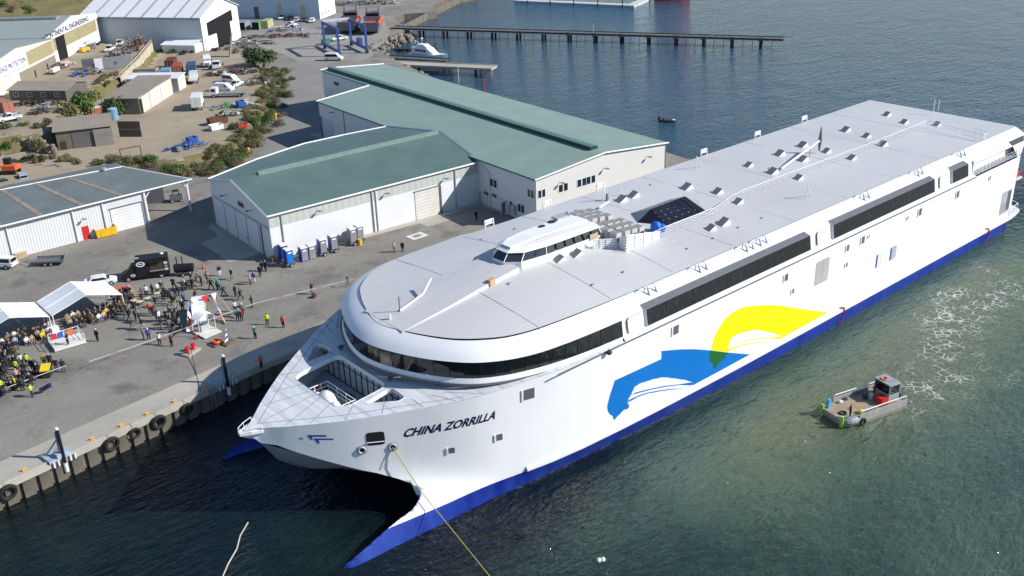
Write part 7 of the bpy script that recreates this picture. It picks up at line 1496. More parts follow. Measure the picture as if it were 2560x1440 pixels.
emblem(.45, 2.55, .5); emblem(1.75, .95, .28); MB().bb(-2.6, -.8, 1.11, 1.5, 2.75, 2.85).build('hatch_flap', BKP, ft); MB().bb(-2.6, -.8, 1.105, 1.115, 1.5, 2.7).build('serving_hatch', mat('warm_interior', (.06, .045, .03), .8), ft); MB().bb(-2.7, -.7, 1.1, 1.5, 1.35, 1.42).build('counter', STEEL, ft)
for k in range(3): MB().bb(-3.3 + k * .0, -2.8, 1.105, 1.118, 1.2 + k * .5, 1.55 + k * .5).build('menu_board', (OFFW, GREYM, OFFW)[k], ft)
MB().ball((-2.6, -.3, 3.35), (.3, .25, .15)).build('roof_dish', WHITE, ft); MB().box((.9, .4, 3.32), (.5, .3, .15)).build('roof_vent', GREYL, ft)
p = at(455, 690); t = thing('barrel_smoker', 'black barrel smoker trailer behind the food truck', 'smoker', (p.x + .6, p.y, 2.5), R(-35)); MB().tube((-1.5, 0, 1.2), (1.3, 0, 1.2), .62, .62, 14).build('barrel', BKP, t); b = MB(); b.tube((-1.0, 0, 1.8), (-1.0, 0, 3.0), .09); b.tube((-.2, 0, 1.8), (-.2, 0, 3.0), .09); b.build('chimney', BKP, t); MB().bb(-1.4, 1.2, -.5, .5, .35, .6).build('frame', GREYD, t); wheels(t, (-.2,), .75, .3)
# trailer behind the ute, pallets, bins
a, c = at(165, 658), at(75, 662); dv = c - a; t = thing('flat_trailer', 'black flat trailer with tandem wheels behind the white ute', 'trailer', ((a.x + c.x) / 2, (a.y + c.y) / 2, 2.5), math.atan2(dv.y, dv.x)); MB().bb(-2.6, 1.9, -1.05, 1.05, .55, .72).build('deck', GREYD, t); b = MB(); b.tube((1.9, -.8, .6), (3.6, 0, .6), .06); b.tube((1.9, .8, .6), (3.6, 0, .6), .06); b.build('drawbar', GREYD, t); b = MB(); b.bb(-2.6, 1.9, -1.1, -1.04, .7, 1.0); b.bb(-2.6, 1.9, 1.04, 1.1, .7, 1.0); b.build('side_rail', GREYM, t); MB().box((-2.9, 0, 1.0), (.08, 2.0, 1.2), 0, 0, Matrix.Rotation(R(-25), 3, 'Y')).build('ramp', GREYM, t); wheels(t, (-.9, .0), 1.05, .33)
p = at(52, 643); t = thing('stacked_pallets', 'pale timber pallets leaning on the low shed wall', 'pallets', (p.x, p.y, 2.5), R(5)); PAL = mat('pallet_timber', (.55, .44, .30), .8, var=.15)
for k in range(6): MB().bb(-.9, .9, -.6, .6, .02 + k * .16, .1 + k * .16).build('pallet', PAL, t)
MB().box((0, .8, 1.2), (1.4, .1, 1.4), 0, 0, Matrix.Rotation(R(-10), 3, 'X')).build('upright_pallet', PAL, t)
for lab, px, py in (('grey wheelie bin against the low shed wall, further from the red door', 163, 603), ('grey wheelie bin against the low shed wall, beside the red door', 197, 598)):
    p = at(px, py); t = thing('wheelie_bin', lab, 'bin', (p.x, p.y, 2.5), R(-3)); MB().bb(-.35, .35, -.35, .35, .1, 1.0).build('body', GREYL, t); MB().bb(-.4, .4, -.4, .4, 1.0, 1.1).build('lid', GREYM, t)
p = at(120, 940); t = thing('waste_bin', 'dark green wheeled bin with an open yellow lid behind the tape', 'bin', (p.x, p.y, 2.5), R(60)); MB().bb(-.65, .65, -.5, .5, .15, 1.2).build('body', mat('bin_green', (.02, .05, .03), .6), t); MB().box((-.3, 0, 1.35), (1.4, 1.1, .1), 0, 0, Matrix.Rotation(R(-15), 3, 'Y')).build('lid', mat('lid_yellow', (.75, .55, .02), .5), t)
# standing tables, trestles, orange umbrella-like tops
tbl = None
for i, (x, y, lab) in enumerate(((1585, 400, 'round standing table furthest from the marquee'), (1490, 450, 'round standing table in the middle of the crowd'), (1410, 485, 'round standing table beside the orange vest'), (1350, 470, 'round standing table nearest the marquee'))):
    p = at(*c4(x, y + 40)); 
    if tbl is None: tbl = thing('standing_table', lab, 'table', (p.x, p.y, 2.5), 0, 'standing tables'); MB().tube((0, 0, 1.06), (0, 0, 1.1), .45, .45, 14).build('top', mat('table_cream', (.62, .55, .38), .6), tbl); MB().tube((0, 0, 0), (0, 0, 1.06), .05).build('leg', GREYM, tbl); MB().tube((0, 0, 0), (0, 0, .04), .3, .3, 10).build('base', GREYM, tbl)
    else: dup(tbl, (p.x, p.y, 2.5), 0, lab, 'standing tables')
for x, y, lab in ((1210, 340, 'orange topped counter by the marquee corner'), (1275, 345, 'orange topped counter nearest the food truck')): p = at(*c4(x, y + 40)); t = thing('counter', lab, 'counter', (p.x, p.y, 2.5)); MB().bb(-.75, .75, -.45, .45, 1.0, 1.1).build('top', ORANGE, t); MB().bb(-.7, .7, -.4, .4, 0, 1.0).build('body', mat('warm_timber', (.5, .26, .1), .7), t)
p = at(330, 740); t = thing('yellow_board', 'yellow board standing beside the counters', 'board', (p.x, p.y, 2.5), R(80)); MB().bb(-.6, .6, -.05, .05, 0, 1.6).build('panel', mat('board_yellow', (.72, .42, .1), .7), t)
p = at(509, 671); t = thing('traffic_cone', 'orange traffic cone alone on the apron near the shed', 'cone', (p.x, p.y, 2.5)); MB().tube((0, 0, .04), (0, 0, .9), .2, .04, 10).build('cone', ORANGE, t); MB().bb(-.25, .25, -.25, .25, 0, .05).build('base', BLACK, t)
p = at(490, 846); t = thing('traffic_cone', 'red traffic cone beside the white booth', 'cone', (p.x, p.y, 2.5)); MB().tube((0, 0, .04), (0, 0, .9), .2, .04, 10).build('cone', RED, t); MB().bb(-.25, .25, -.25, .25, 0, .05).build('base', BLACK, t)
# flag van: white van with pennants, open front booth
a, c = at(500, 772), at(500, 822); dv = c - a; t = thing('flag_van', 'white van dressed with signal flags beside the booth', 'van', ((a.x + c.x) / 2, (a.y + c.y) / 2, 2.5), math.atan2(dv.y, dv.x)); v_van(t, PW, 5.2, 2.3, False)
bo = thing('open_booth', 'small white open booth with a curved roof beside the flag van', 'booth', (12.9, 37.4, 2.5), R(8)); MB().bb(-1.3, 1.3, -1.5, 1.3, .1, .25).build('deck', OFFW, bo)
b = MB(); b.loft([[(-1.25 + 2.5 * k / 8, y, 2.35 + .45 * math.sin(math.pi * k / 8)) for k in range(9)] for y in (-.4, 1.3)], 0, closed=False); b.build('roof', WHITE, bo)
for x in (-1.2, 1.2):
    for y in (-.35, 1.25): MB().tube((x, y, .2), (x, y, 2.4), .05).build('post', WHITE2, bo)
MB().bb(-.6, .6, .2, .6, .25, 1.2).build('console', GREYL, bo); MB().bb(-.4, .4, .1, .3, 1.2, 1.6).build('screen', glass('screen_teal', (.08, .16, .15), .2), bo)
def bunting(name, label, p, q, cols, sag=.3):
    t = thing(name, label, 'bunting'); p = Vector(p); q = Vector(q); MB().tube(p, q, .02, .02, 4).build('line', WHITE2, t); n = len(cols)
    for k, c_ in enumerate(cols):
        a = p.lerp(q, (k + .5) / n); d = (q - p).normalized() * .36; MB().add([a - d, a + d, a + d + Vector((.3, -.25, -.85)), a - d + Vector((.3, -.25, -.85))], [(0, 1, 2, 3)]).build('flag', c_, t)
FL = [YELLOW, BLUE, WHITE, RED, YELLOW, BLUE, WHITE, RED, mat('lime_flag', (.6, .7, .05), .7)]
V3 = lambda px, py, z: at(px, py, z)
bunting('bunting_line', 'line of coloured signal flags sloping down right of the van', V3(530, 738, 5.4), V3(563, 810, 2.6), FL[:6]); bunting('bunting_line', 'line of blue and white signal flags furthest from the booth', V3(545, 732, 5.4), V3(587, 795, 2.6), [YELLOW, BLUE, WHITE, BLUE, RED, WHITE, BLUE]); bunting('bunting_line', 'line of flags down the crowd side of the van', V3(471, 752, 5.4), V3(466, 830, 2.7), [BLUE, WHITE, ORANGE, WHITE]); bunting('bunting_line', 'pale line with small flags above the van roof', V3(471, 750, 5.4), V3(545, 730, 5.4), [WHITE, RED, WHITE])
p = at(572, 858); t = thing('striped_flag', 'blue and white striped flag on a small timber stand', 'flag', (p.x, p.y, 2.5), R(15)); MB().bb(-.9, .9, -.6, .6, 0, .2).build('stand', TIMBER, t); MB().tube((0, 0, .2), (0, 0, 2.3), .03).build('pole', GREYM, t)
for k in range(5): MB().add([(-.05 - .75 * (k / 5) , -.05 * k, 2.2 - k * .36), (-.02, 0, 2.25 - k * .36), (-.02, 0, 1.9 - k * .36), (-.05 - .75 * ((k + 1) / 5), -.05 * k, 1.85 - k * .36)], [(0, 1, 2, 3)]).build('stripe', WHITE if k % 2 == 0 else BLUE, t)
p = at(543, 860); t = thing('liferaft_model', 'orange inflatable ring on a timber pallet', 'ring', (p.x, p.y, 2.5), R(15)); MB().bb(-.9, .9, -.6, .6, 0, .18).build('pallet', TIMBER, t); MB().torus((0, 0, .4), .45, .2).build('ring', ORANGE, t)
p = at(478, 882); t = thing('mooring_bollard', 'pair of red mooring bollards on a concrete block', 'bollard', (p.x, p.y, 2.5), R(25)); MB().bb(-1.2, 1.2, -.6, .6, 0, .25).build('block', CONC, t)
for s in (-.55, .55): b = MB(); b.tube((s, 0, .25), (s, 0, .95), .2, .2, 10); b.tube((s, 0, .85), (s, 0, 1.1), .34, .3, 10); b.box((s, 0, .65), (.8, .14, .14)); b.build('post', RED, t)
for lab, px, py in (('yellow drum at the end of the toilet row', 900, 612), ('brown drum at the shed corner', 682, 655)): p = at(px, py); t = thing('drum', lab, 'drum', (p.x, p.y, 2.5)); m = YELLOW if 'yellow' in lab else mat('brown_drum', (.25, .13, .04), .7); MB().tube((0, 0, 0), (0, 0, .95), .32, .32, 12).build('shell', m, t); MB().torus((0, 0, .5), .32, .03).build('hoop', m, t)
p = at(1043, 590); t = thing('drain_cover', 'pale square drain surround set in the apron', 'drain', (p.x, p.y, 2.5), R(0)); MB().bb(-1.5, 1.5, -1.1, 1.1, -.2, .03).build('surround', OFFW, t); MB().bb(-.7, .7, -.5, .5, -.1, .05).build('grate', GREYM, t)
# portable toilets
def toilet(lab, px, py, door, side, rz, lift=0.0):
    p = at(px, py); t = thing('portable_toilet', lab, 'toilet', (p.x, p.y, 2.5), rz, 'portable toilets by the shed'); z = lift
    MB().bb(-.55, .55, -.58, .58, z + .08, z + 2.15).build('cabin', side, t); MB().bb(-.5, .5, -.6, -.585, z + .15, z + 2.0).build('door', door, t); b = MB(); b.loft([[(-.58, -.62, z + 2.15), (.58, -.62, z + 2.15), (.58, .62, z + 2.15), (-.58, .62, z + 2.15)], [(-.5, -.54, z + 2.3), (.5, -.54, z + 2.3), (.5, .54, z + 2.3), (-.5, .54, z + 2.3)]], 0, caps=True); b.build('roof', WHITE2, t); MB().bb(-.3, .3, -.62, -.605, z + 1.65, z + 1.88).build('sign', WHITE, t)
    if lift: b = MB(); b.bb(-.75, .75, -.75, .75, .28, lift + .08); b.build('trailer_frame', GREYD, t); wheels(t, (0,), .82, .28)
    return t
DB = mat('toilet_blue', (.01, .17, .62), .45); DG = mat('toilet_grey', (.25, .26, .28), .5); DN = mat('toilet_navy', (.02, .05, .30), .45)
toilet('bright blue portable toilet on a trailer, first of the row', 724, 664, DB, DN, R(-4), .5); toilet('blue portable toilet behind the bright blue one', 711, 652, DN, DN, R(-4), .5); toilet('grey portable toilet with blue side, third of the row', 760, 651, DG, DN, R(-4)); toilet('grey portable toilet, fourth of the row', 779, 645, DG, DG, R(-4)); toilet('grey and blue portable toilet on a trailer, fifth of the row', 807, 637, DG, DN, R(-4), .45); toilet('grey and blue portable toilet on a trailer, sixth of the row', 834, 628, DG, DN, R(-4), .45); toilet('tall grey portable toilet on a trailer, seventh of the row', 882, 611, DG, DG, R(-4), .55); toilet('plain grey portable toilet at the far end of the row', 899, 604, DG, DG, R(-4), .55)
# forklift in the open bay
p = at(446, 505); t = thing('forklift', 'dark forklift parked in the open bay of the low shed', 'forklift', (p.x, p.y + .5, 2.5), R(-20)); MB().bb(-1.2, 1.0, -.6, .6, .3, 1.2).build('body', GREYD, t); MB().bb(-.6, .5, -.55, .55, 2.0, 2.1).build('guard', BLACK, t); b = MB(); [b.tube((x, y, 1.2), (x, y, 2.0), .05) for x in (-.55, .45) for y in (-.5, .5)]; b.build('pillar', BLACK, t); MB().bb(1.05, 1.2, -.4, .4, .2, 2.3).build('mast', GREYL, t); wheels(t, (-.8, .7), .6, .3)
p = at(690, 300, 2.6); t = thing('hydrant_marker', 'yellow hydrant marker post at the foot of the scrub bank', 'hydrant', (p.x, p.y, 2.5)); MB().tube((0, 0, 0), (0, 0, 1.3), .3, .25, 8).build('post', YELLOW, t); MB().ball((0, 0, 1.4), .35).build('cap', YELLOW, t)
p = at(623, 388, 2.6); t = thing('hydrant_marker', 'yellow hydrant marker post nearer the corrugated shed', 'hydrant', (p.x, p.y, 2.5)); MB().tube((0, 0, 0), (0, 0, 1.3), .3, .25, 8).build('post', YELLOW, t); MB().ball((0, 0, 1.4), .35).build('cap', YELLOW, t)
# barrier tapes with their posts
def tape(lab, pts, z=.95):
    t = thing('barrier_tape', lab, 'tape'); P = [at(x, y, 2.5 + z) for x, y in pts]; stripe = 0; pm_ = (mat('tape_white', (.55, .53, .52), .6, var=0), mat('tape_red', (.5, .25, .23), .6, var=0))
    for a, c in zip(P, P[1:]):
        n = max(1, int((c - a).length / .9))
        for k in range(n): q0, q1 = a.lerp(c, k / n), a.lerp(c, (k + 1) / n); MB().add([q0, q1, q1 + Vector((0, 0, .09)), q0 + Vector((0, 0, .09))], [(0, 1, 2, 3)]).build('strip', pm_[stripe % 2 if stripe % 3 == 0 else 0], t); stripe += 1
    for q in P: MB().tube((q.x, q.y, 2.5), (q.x, q.y, q.z + .15), .03, .03, 6).build('post', GREYM, t)
tape('red and white barrier tape running across the quay from the crowd to the ferry', [(222, 905), (330, 868), (430, 833), (545, 792), (640, 758), (745, 733), (850, 706), (935, 690)]); tape('white barrier tape in front of the packed crowd', [(12, 972), (90, 942), (165, 915)])
p = at(81, 992); t = thing('dark_flag', 'dark navy flag waved in front of the crowd', 'flag', (p.x + .5, p.y - .1, 3.3), R(-15)); MB().tube((0, 0, 0), (1.75, 0, .55), .025, .025, 5).build('pole', GREYL, t); b = MB(); b.loft([[(.35 + .28 * k, .05 * math.sin(k * 1.3), .12 + .09 * k), (.35 + .28 * k, .07 * math.sin(k * 1.1), -.42 + .05 * k - .12 * math.sin(k))] for k in range(6)], 0, closed=False); b.build('cloth', mat('flag_navy', (.012, .018, .06), .8, var=.1), t)
p = at(786, 744); t = thing('dark_bag', 'dark red bag on the ground below the tape', 'bag', (p.x, p.y, 2.5), .4); MB().ball((0, 0, .3), (.5, .35, .3)).build('body', cl('bagred', (.12, .02, .03)), t); MB().torus((0, 0, .55), .2, .03, (1, 0, 0)).build('handle', BLACK, t)
p = at(870, 718); t = thing('camera_tripod', 'camera tripod standing by the tape near the ferry', 'tripod', (p.x, p.y, 2.5))
for k in range(3): MB().tube((0, 0, 1.4), (.4 * math.cos(k * 2.1), .4 * math.sin(k * 2.1), 0), .025).build('leg', BLACK, t)
MB().box((0, 0, 1.5), (.3, .18, .2)).build('camera', BLACK, t)
# ================================================================ QUAY FITTINGS
for lab, px, py in (('steel mooring post with a tilted arm near the yellow bollards', 160, 1150), ('steel mooring post on the shaded part of the quay', 601, 985)):
    q = at(px, py, 2.56); x = q.x; p = quay_pt(x); t = thing('mooring_post', lab, 'post', (p.x, p.y + .25, 2.56), qrz)
    MB().tube((0, -.75, -1.2), (0, -.75, 3.6), .19, .19, 12).build('pile', mat('navy_pile', (.012, .016, .03), .45, var=.1), t); MB().tube((0, -.75, 3.6), (0, -.75, 3.8), .21, .17, 12).build('cap', WHITE2, t); MB().tube((0, -.75, -1.6), (0, -.75, -.5), .23, .23, 12).build('sleeve', WHITE2, t)
    b = MB(); b.box((-.2, .2, .15), (2.6, 1.8, .3)); b.box((0, -.35, .5), (1.3, .9, .5)); b.build('bracket', mat('bracket_blue_grey', (.36, .43, .50), .5, var=.1), t); b = MB(); b.tube((-1.2, .8, .3), (-.1, -.5, 2.4), .09); b.tube((.8, .8, .3), (.1, -.5, 2.0), .09); b.tube((-.15, -.3, .6), (-.15, -.45, 3.2), .08); b.build('brace', mat('bracket_blue_grey', (.36, .43, .50), .5, var=.1), t)
    for x_ in (-1.1, -.6, .7, 1.2): MB().bb(x_ - .07, x_ + .07, -.8, -.65, -.6, .1).build('fender_bolt', WHITE2, t)
tyr = None
for i, (px, py, r) in enumerate(((2, 1205, .75), (278, 1108, .72), (338, 1083, .55), (403, 1060, .72), (478, 1030, .6))):
    q = at(px, py, 1.8); x = q.x; p = quay_pt(x); lab = ('black tyre fender on the quay face at the photo edge', 'thick black tyre fender below the yellow bollards', 'thin black tyre fender beside the thick one', 'black tyre fender where the ship shadow begins', 'black tyre fender furthest along the shaded quay')[i]
    t = thing('tyre_fender', lab, 'tyre', (p.x, p.y - .62, 1.75), qrz, 'tyre fenders on the quay'); MB().torus((0, 0, 0), r, r * .3, (0, 1, .15), 18, 8).build('tyre', BLACK, t); MB().tube((0, .1, r), (0, .5, r + .6), .03).build('chain', GREYM, t)
for i, (px, py) in enumerate(((57, 1172), (239, 1108), (318, 1080), (386, 1053), (463, 1028), (544, 997))):
    q = at(px, py, 2.56); p = quay_pt(q.x); t = thing('yellow_bollard', ('yellow cleat bollard nearest the photo edge', 'yellow cleat bollard second along the quay edge', 'yellow cleat bollard third along the quay edge', 'yellow cleat bollard by the ship shadow', 'yellow cleat bollard fifth along, in shade', 'yellow cleat bollard closest to the ferry bow')[i], 'bollard', (p.x, p.y + .55, 2.56), qrz, 'yellow bollards on the quay edge'); MB().bb(-.22, .22, -.13, .13, 0, .06).build('base', YELLOW, t); b = MB(); b.tube((-.11, 0, .05), (-.11, 0, .26), .05); b.tube((.11, 0, .05), (.11, 0, .26), .05); b.tube((-.24, 0, .27), (.24, 0, .27), .055); b.build('horn', YELLOW, t)
q = at(571, 1010, 2.5); p = quay_pt(q.x); t = thing('quay_ladder', 'pale steel ladder hanging down the shaded quay face', 'ladder', (p.x, p.y - .45, 0), qrz); b = MB(); b.tube((-.25, 0, -.3), (-.25, 0, 3.5), .05); b.tube((.25, 0, -.3), (.25, 0, 3.5), .05); b.build('stile', STEEL, t)
for k in range(9): MB().tube((-.25, 0, .1 + k * .35), (.25, 0, .1 + k * .35), .03).build('rung', STEEL, t)
# ropes
def rope(lab, pts, r, m, sag=0.0, name='mooring_rope'):
    P = []
    for a, c in zip(pts, pts[1:]):
        a, c = Vector(a), Vector(c)
        for k in range(8): u = k / 8; q = a.lerp(c, u); q.z -= sag * 4 * u * (1 - u); P.append(q)
    P.append(Vector(pts[-1])); return tag(MB().path(P, r, 5).build(name, m), lab, 'rope')
h = hull_frame(982, 1117); h0 = h[0] + h[3] * .12; kn = hull_hit(1047, 1222) or h0; end = at(1228, 1445, .0)
rope('yellow mooring rope running from the bow fairlead down into the water', [h0, Vector((kn.x - .1, kn.y - .5, kn.z)), end], .05, ROPEY)
lo = hull_hit(953, 1172); rope('thin pale line hanging from the bow fairlead', [h0, (lo + Vector((0, -.1, 0))) if lo else h0 - Vector((0, 0, 3))], .03, ROPEW)
rope('pale rope floating on the dark water ahead of the ferry', [at(*p_, .05) for p_ in ((620, 1306), (600, 1340), (592, 1372), (570, 1410), (555, 1445))], .07, ROPEW)
pb = at(478, 880); rope('dark rope from the red bollards to the quay edge', [(pb.x, pb.y, 3.2), quay_pt(at(492, 975, 2.5).x) + Vector((0, 0, 2.75))], .04, BLACK, .4)
# boats in the water
for lab, px, py in (('white mooring float nearest the photo bottom', 1497, 1403), ('white mooring float beside its twin', 1507, 1401)): p = at(px, py, 0); t = thing('mooring_float', lab, 'float', (p.x, p.y, 0)); MB().ball((0, 0, .12), .25).build('ball', WHITE, t); MB().torus((0, 0, .38), .06, .02, (1, 0, 0)).build('eye', GREYM, t)

# ================================================================ WORKBOAT
wb = thing('work_boat', 'grey aluminium workboat with an open tan deck and a stern wheelhouse', 'boat', (60.6, -29.95, 0), R(165.6))
ALU = mat('aluminium', (.40, .40, .38), .45, .3, var=.12, scale=1.5); TAN = mat('tan_deck', (.33, .265, .19), .8, var=.2, scale=1.2)
b = MB(); P = [(-4.6, -2.1), (3.0, -2.15), (4.3, -1.75), (4.6, -1.5), (4.6, 1.5), (4.3, 1.75), (3.0, 2.15), (-4.6, 2.1)]
b.loft([[(x * (.93 if x > 0 else 1), y * .88, -.4) for x, y in P], [(x, y, .45) for x, y in P], [(x, y, .95) for x, y in P]], 0); b.build('hull', ALU, wb)
MB().prism([(x * .99, y * .97) for x, y in P], .8, .9).build('deck', TAN, wb)
for s in (-1, 1):
    MB().bb(-4.6, 2.6, s * 2.1 - .06, s * 2.1 + .06, .9, 1.35).build('bulwark', ALU, wb); c = MB(); c.path([(-4.4, s * 2.05, 1.75), (2.4, s * 2.05, 1.75)], .06); [c.tube((x, s * 2.05, 1.3), (x, s * 2.05, 1.75), .04) for x in (-4.4, -2.2, 0, 2.4)]; c.build('rail', WHITE2, wb)
    MB().tube((4.65, s * 1.55, .2), (4.65, s * 1.55, 1.5), .22, .2, 10).build('bow_fender', mat('lime_fender', (.32, .60, .06), .6), wb)
MB().ball((3.3, 1.75, .75), (1.2, .65, .5), 12, 6).build('bow_pontoon', mat('pontoon_grey', (.25, .27, .29), .5), wb)
b = MB(); b.bb(-4.2, -2.6, -1.1, 1.2, .9, 1.9, 0); b.bb(-4.25, -2.55, -1.15, 1.25, 3.0, 3.15, 0)
for x in (-4.15, -2.65):
    for y in (-1.05, 1.15): b.tube((x, y, 1.8), (x, y, 3.05), .07, .07, 6)
b.build('wheelhouse', mat('cabin_grey', (.30, .33, .35), .5), wb)
for p_ in ([(-2.63, -1.0, 1.9), (-2.63, 1.1, 1.9), (-2.63, 1.1, 2.95), (-2.63, -1.0, 2.95)], [(-4.1, 1.17, 1.9), (-2.7, 1.17, 1.9), (-2.7, 1.17, 2.95), (-4.1, 1.17, 2.95)], [(-4.1, -1.07, 1.9), (-2.7, -1.07, 1.9), (-2.7, -1.07, 2.95), (-4.1, -1.07, 2.95)]): MB().add(p_, [(0, 1, 2, 3)]).build('window', GLASS, wb)
MB().torus((-3.2, -.3, 3.22), .33, .09).build('life_ring', mat('ring_orange', (.75, .16, .08), .6), wb); MB().tube((-3.9, .8, 3.1), (-3.9, .8, 4.6), .025).build('antenna', WHITE2, wb)
MB().bb(-2.5, -1.5, .2, 1.3, .9, 1.7).build('red_pump', RED, wb); MB().tube((-1.6, -.4, .9), (-1.6, -.4, 1.6), .3, .3, 10).build('drum', GREYL, wb); MB().tube((-1.1, -.9, .9), (-1.1, -.9, 1.6), .3, .3, 10).build('drum', mat('drum_dark', (.04, .045, .06), .5), wb)
MB().bb(-4.9, -4.5, -1.2, -.4, .3, 1.6).build('outboard', GREYD, wb); MB().bb(-4.9, -4.5, .4, 1.2, .3, 1.6).build('outboard', GREYD, wb)
for x, y, z, ax in ((3.4, .4, .95, (0, 0, 1)), (2.2, 2.3, .5, (0, 1, 0))): MB().torus((x, y, z), .35, .13, ax).build('tyre', BLACK, wb)
MB().ball((1.6, 1.3, 1.1), (.4, .35, .25)).build('yellow_bag', mat('bag_yellow', (.75, .62, .02), .6), wb); MB().bb(3.7, 4.1, -1.5, -1.2, .9, 2.0).build('blue_rack', mat('rack_blue', (.08, .35, .62), .5), wb)
for x, y, m in ((2.0, -1.5, OFFW), (.9, -1.7, GREYD)): MB().ball((x, y, 1.05), (.3, .25, .2)).build('coiled_rope', m, wb)
for x, y, t_, bt, lab in ((3.4, 1.45, 'black', 'black', 'deckhand in red and black leaning at the workboat bow'), (-2.2, -.6, 'maroon', 'maroon', 'deckhand in dark red beside the workboat wheelhouse')):
    o = bpy.data.objects.new('person', POSE['hold']); COL.objects.link(o); q = Matrix.Rotation(R(165.6), 3, 'Z') @ Vector((x, y, 0)); o.location = (60.6 + q.x, -29.95 + q.y, .9); o.rotation_euler[2] = R(140)
    for i, m in enumerate((CLO['maroon'], CLO[bt], SKIN[0], HAIR['black'], SHOE)): o.material_slots[i].link = 'OBJECT'; o.material_slots[i].material = m
    tag(o, lab, 'person')
# dinghy with its rower
dg_ = thing('dinghy', 'small dark dinghy alone on the water beyond the ferry roof', 'dinghy', (141, 68.5, 0), R(-70))
b = MB(); b.loft([[(x, -w, .45 + r), (x, -w * .7, -.1), (x, 0, -.2), (x, w * .7, -.1), (x, w, .45 + r), (x, w * .85, .42 + r), (x, 0, .15), (x, -w * .85, .42 + r)] for x, w, r in ((-1.9, .75, 0), (-.5, .85, 0), (.9, .75, .05), (1.7, .4, .15), (2.1, .06, .25))], 0, caps=True); b.build('hull', mat('dinghy_grey', (.09, .10, .11), .5), dg_); MB().bb(1.2, 1.9, -.45, .45, .5, .62).build('bow_cover', WHITE2, dg_); MB().bb(-2.2, -1.8, -.2, .2, .1, 1.0).build('outboard', BLACK, dg_)
o = bpy.data.objects.new('person', POSE['sit']); COL.objects.link(o); o.location = (140.7, 69.4, -.08); o.rotation_euler[2] = R(-70)
for i, m in enumerate((CLO['maroon'], CLO['black'], SKIN[0], HAIR['black'], SHOE)): o.material_slots[i].link = 'OBJECT'; o.material_slots[i].material = m
tag(o, 'person in dark red sitting in the dinghy', 'person')
# ================================================================ JETTIES
def pilejetty(name, label, a, c, w, z, deckm, pilem, step, pr_=.22, beams=True, kerb=True):
    a, c = Vector((a[0], a[1], 0)), Vector((c[0], c[1], 0)); d = c - a; L_ = d.length; t = thing(name, label, 'jetty', (a.x, a.y, 0), math.atan2(d.y, d.x))
    n = int(L_ / 1.0)
    if beams:
        me = MB().bb(.03, .97, -w / 2, w / 2, z - .12, z).mesh('plank', deckm)
        for k in range(n): o = bpy.data.objects.new('plank', me); COL.objects.link(o); o.parent = t; o.location = (k * L_ / n, 0, .03 * math.sin(k * 3.7)); 
    else: MB().bb(0, L_, -w / 2, w / 2, z - .45, z).build('deck', deckm, t)
    for s in (-1, 1): MB().bb(0, L_, s * w * .42 - .15, s * w * .42 + .15, z - .5, z - .13).build('beam', pilem, t)
    if kerb:
        for s in (-1, 1): MB().bb(0, L_, s * w / 2 - .12, s * w / 2 + .12, z + .002, z + .22).build('kerb', pilem if beams else deckm, t)
    pm_ = MB().tube((0, 0, -2.5), (0, 0, z - .4), pr_, pr_, 8).mesh('pile', pilem); k = 0; x = 2.0
    while x < L_:
        for s in (-1, 1): o = bpy.data.objects.new('pile', pm_); COL.objects.link(o); o.parent = t; o.location = (x, s * w * .38, 0)
        x += step
    return t, L_
GW = mat('grey_timber_deck', (.13, .125, .125), .85, var=.3, scale=.8); fp, fl = pilejetty('long_timber_jetty', 'long dark timber jetty reaching far out across the bay', (163, 209.5), (229, 98.5), 4.2, 2.7, GW, TIMBERD, 8.6, .38)
sm2 = MB().tube((0, 0, -2), (.25, 0, 2.2), .1, .1, 6).mesh('strut', GREYM)
for k in range(int(fl / 2.9)): o = bpy.data.objects.new('strut', sm2); COL.objects.link(o); o.parent = fp; o.location = (1 + k * 2.9, -1.75, 0)
for k in range(7, 15): MB().bb(k * 8.6 + 1.4, k * 8.6 + 2.8, -2.4, -2.0, 2.0, 3.1).build('bollard_box', TIMBER, fp)
MB().bb(0, fl, -2.2, -2.08, 2.25, 2.45).build('pipe', GREYL, fp); MB().tube((70, 0, 2.7), (70, 0, 5.5), .05).build('light_pole', WHITE2, fp)
j2, l2 = pilejetty('concrete_jetty', 'pale concrete jetty with clustered fender piles', (123.5, 174.5), (145.6, 135.4), 5.0, 2.3, CONC, TIMBERD, 9.5, .4, False)
for k in range(3):
    for i in range(9): MB().bb(17.5 + k * 11.7 + i * .5, 17.75 + k * 11.7 + i * .5, -2.8, -2.55, -.6, 2.2).build('fender_pile', mat('pale_fender', (.30, .28, .25), .8, var=.2), j2)
j1, l1 = pilejetty('timber_jetty', 'short dark timber jetty with palisade fenders beside the cruiser', (130.5, 179), (143.2, 153.3), 3.0, 2.2, GW, TIMBERD, 6, .3)
for i in range(46): MB().bb(5 + i * .5, 5.26 + i * .5, -1.78, -1.55, .2, 2.5).build('fender_pile', GREYM, j1)
j3, l3 = pilejetty('low_pontoon_jetty', 'low dark pontoon with mooring posts behind the cruiser', (147.1, 186.2), (155.3, 174.5), 2.0, .9, TIMBERD, TIMBERD, 4, .2, False, False)
for k in range(5): MB().tube((1 + k * 3.1, .8, -1), (1 + k * 3.1, .8, 2.6), .18).build('post', TIMBERD, j3)
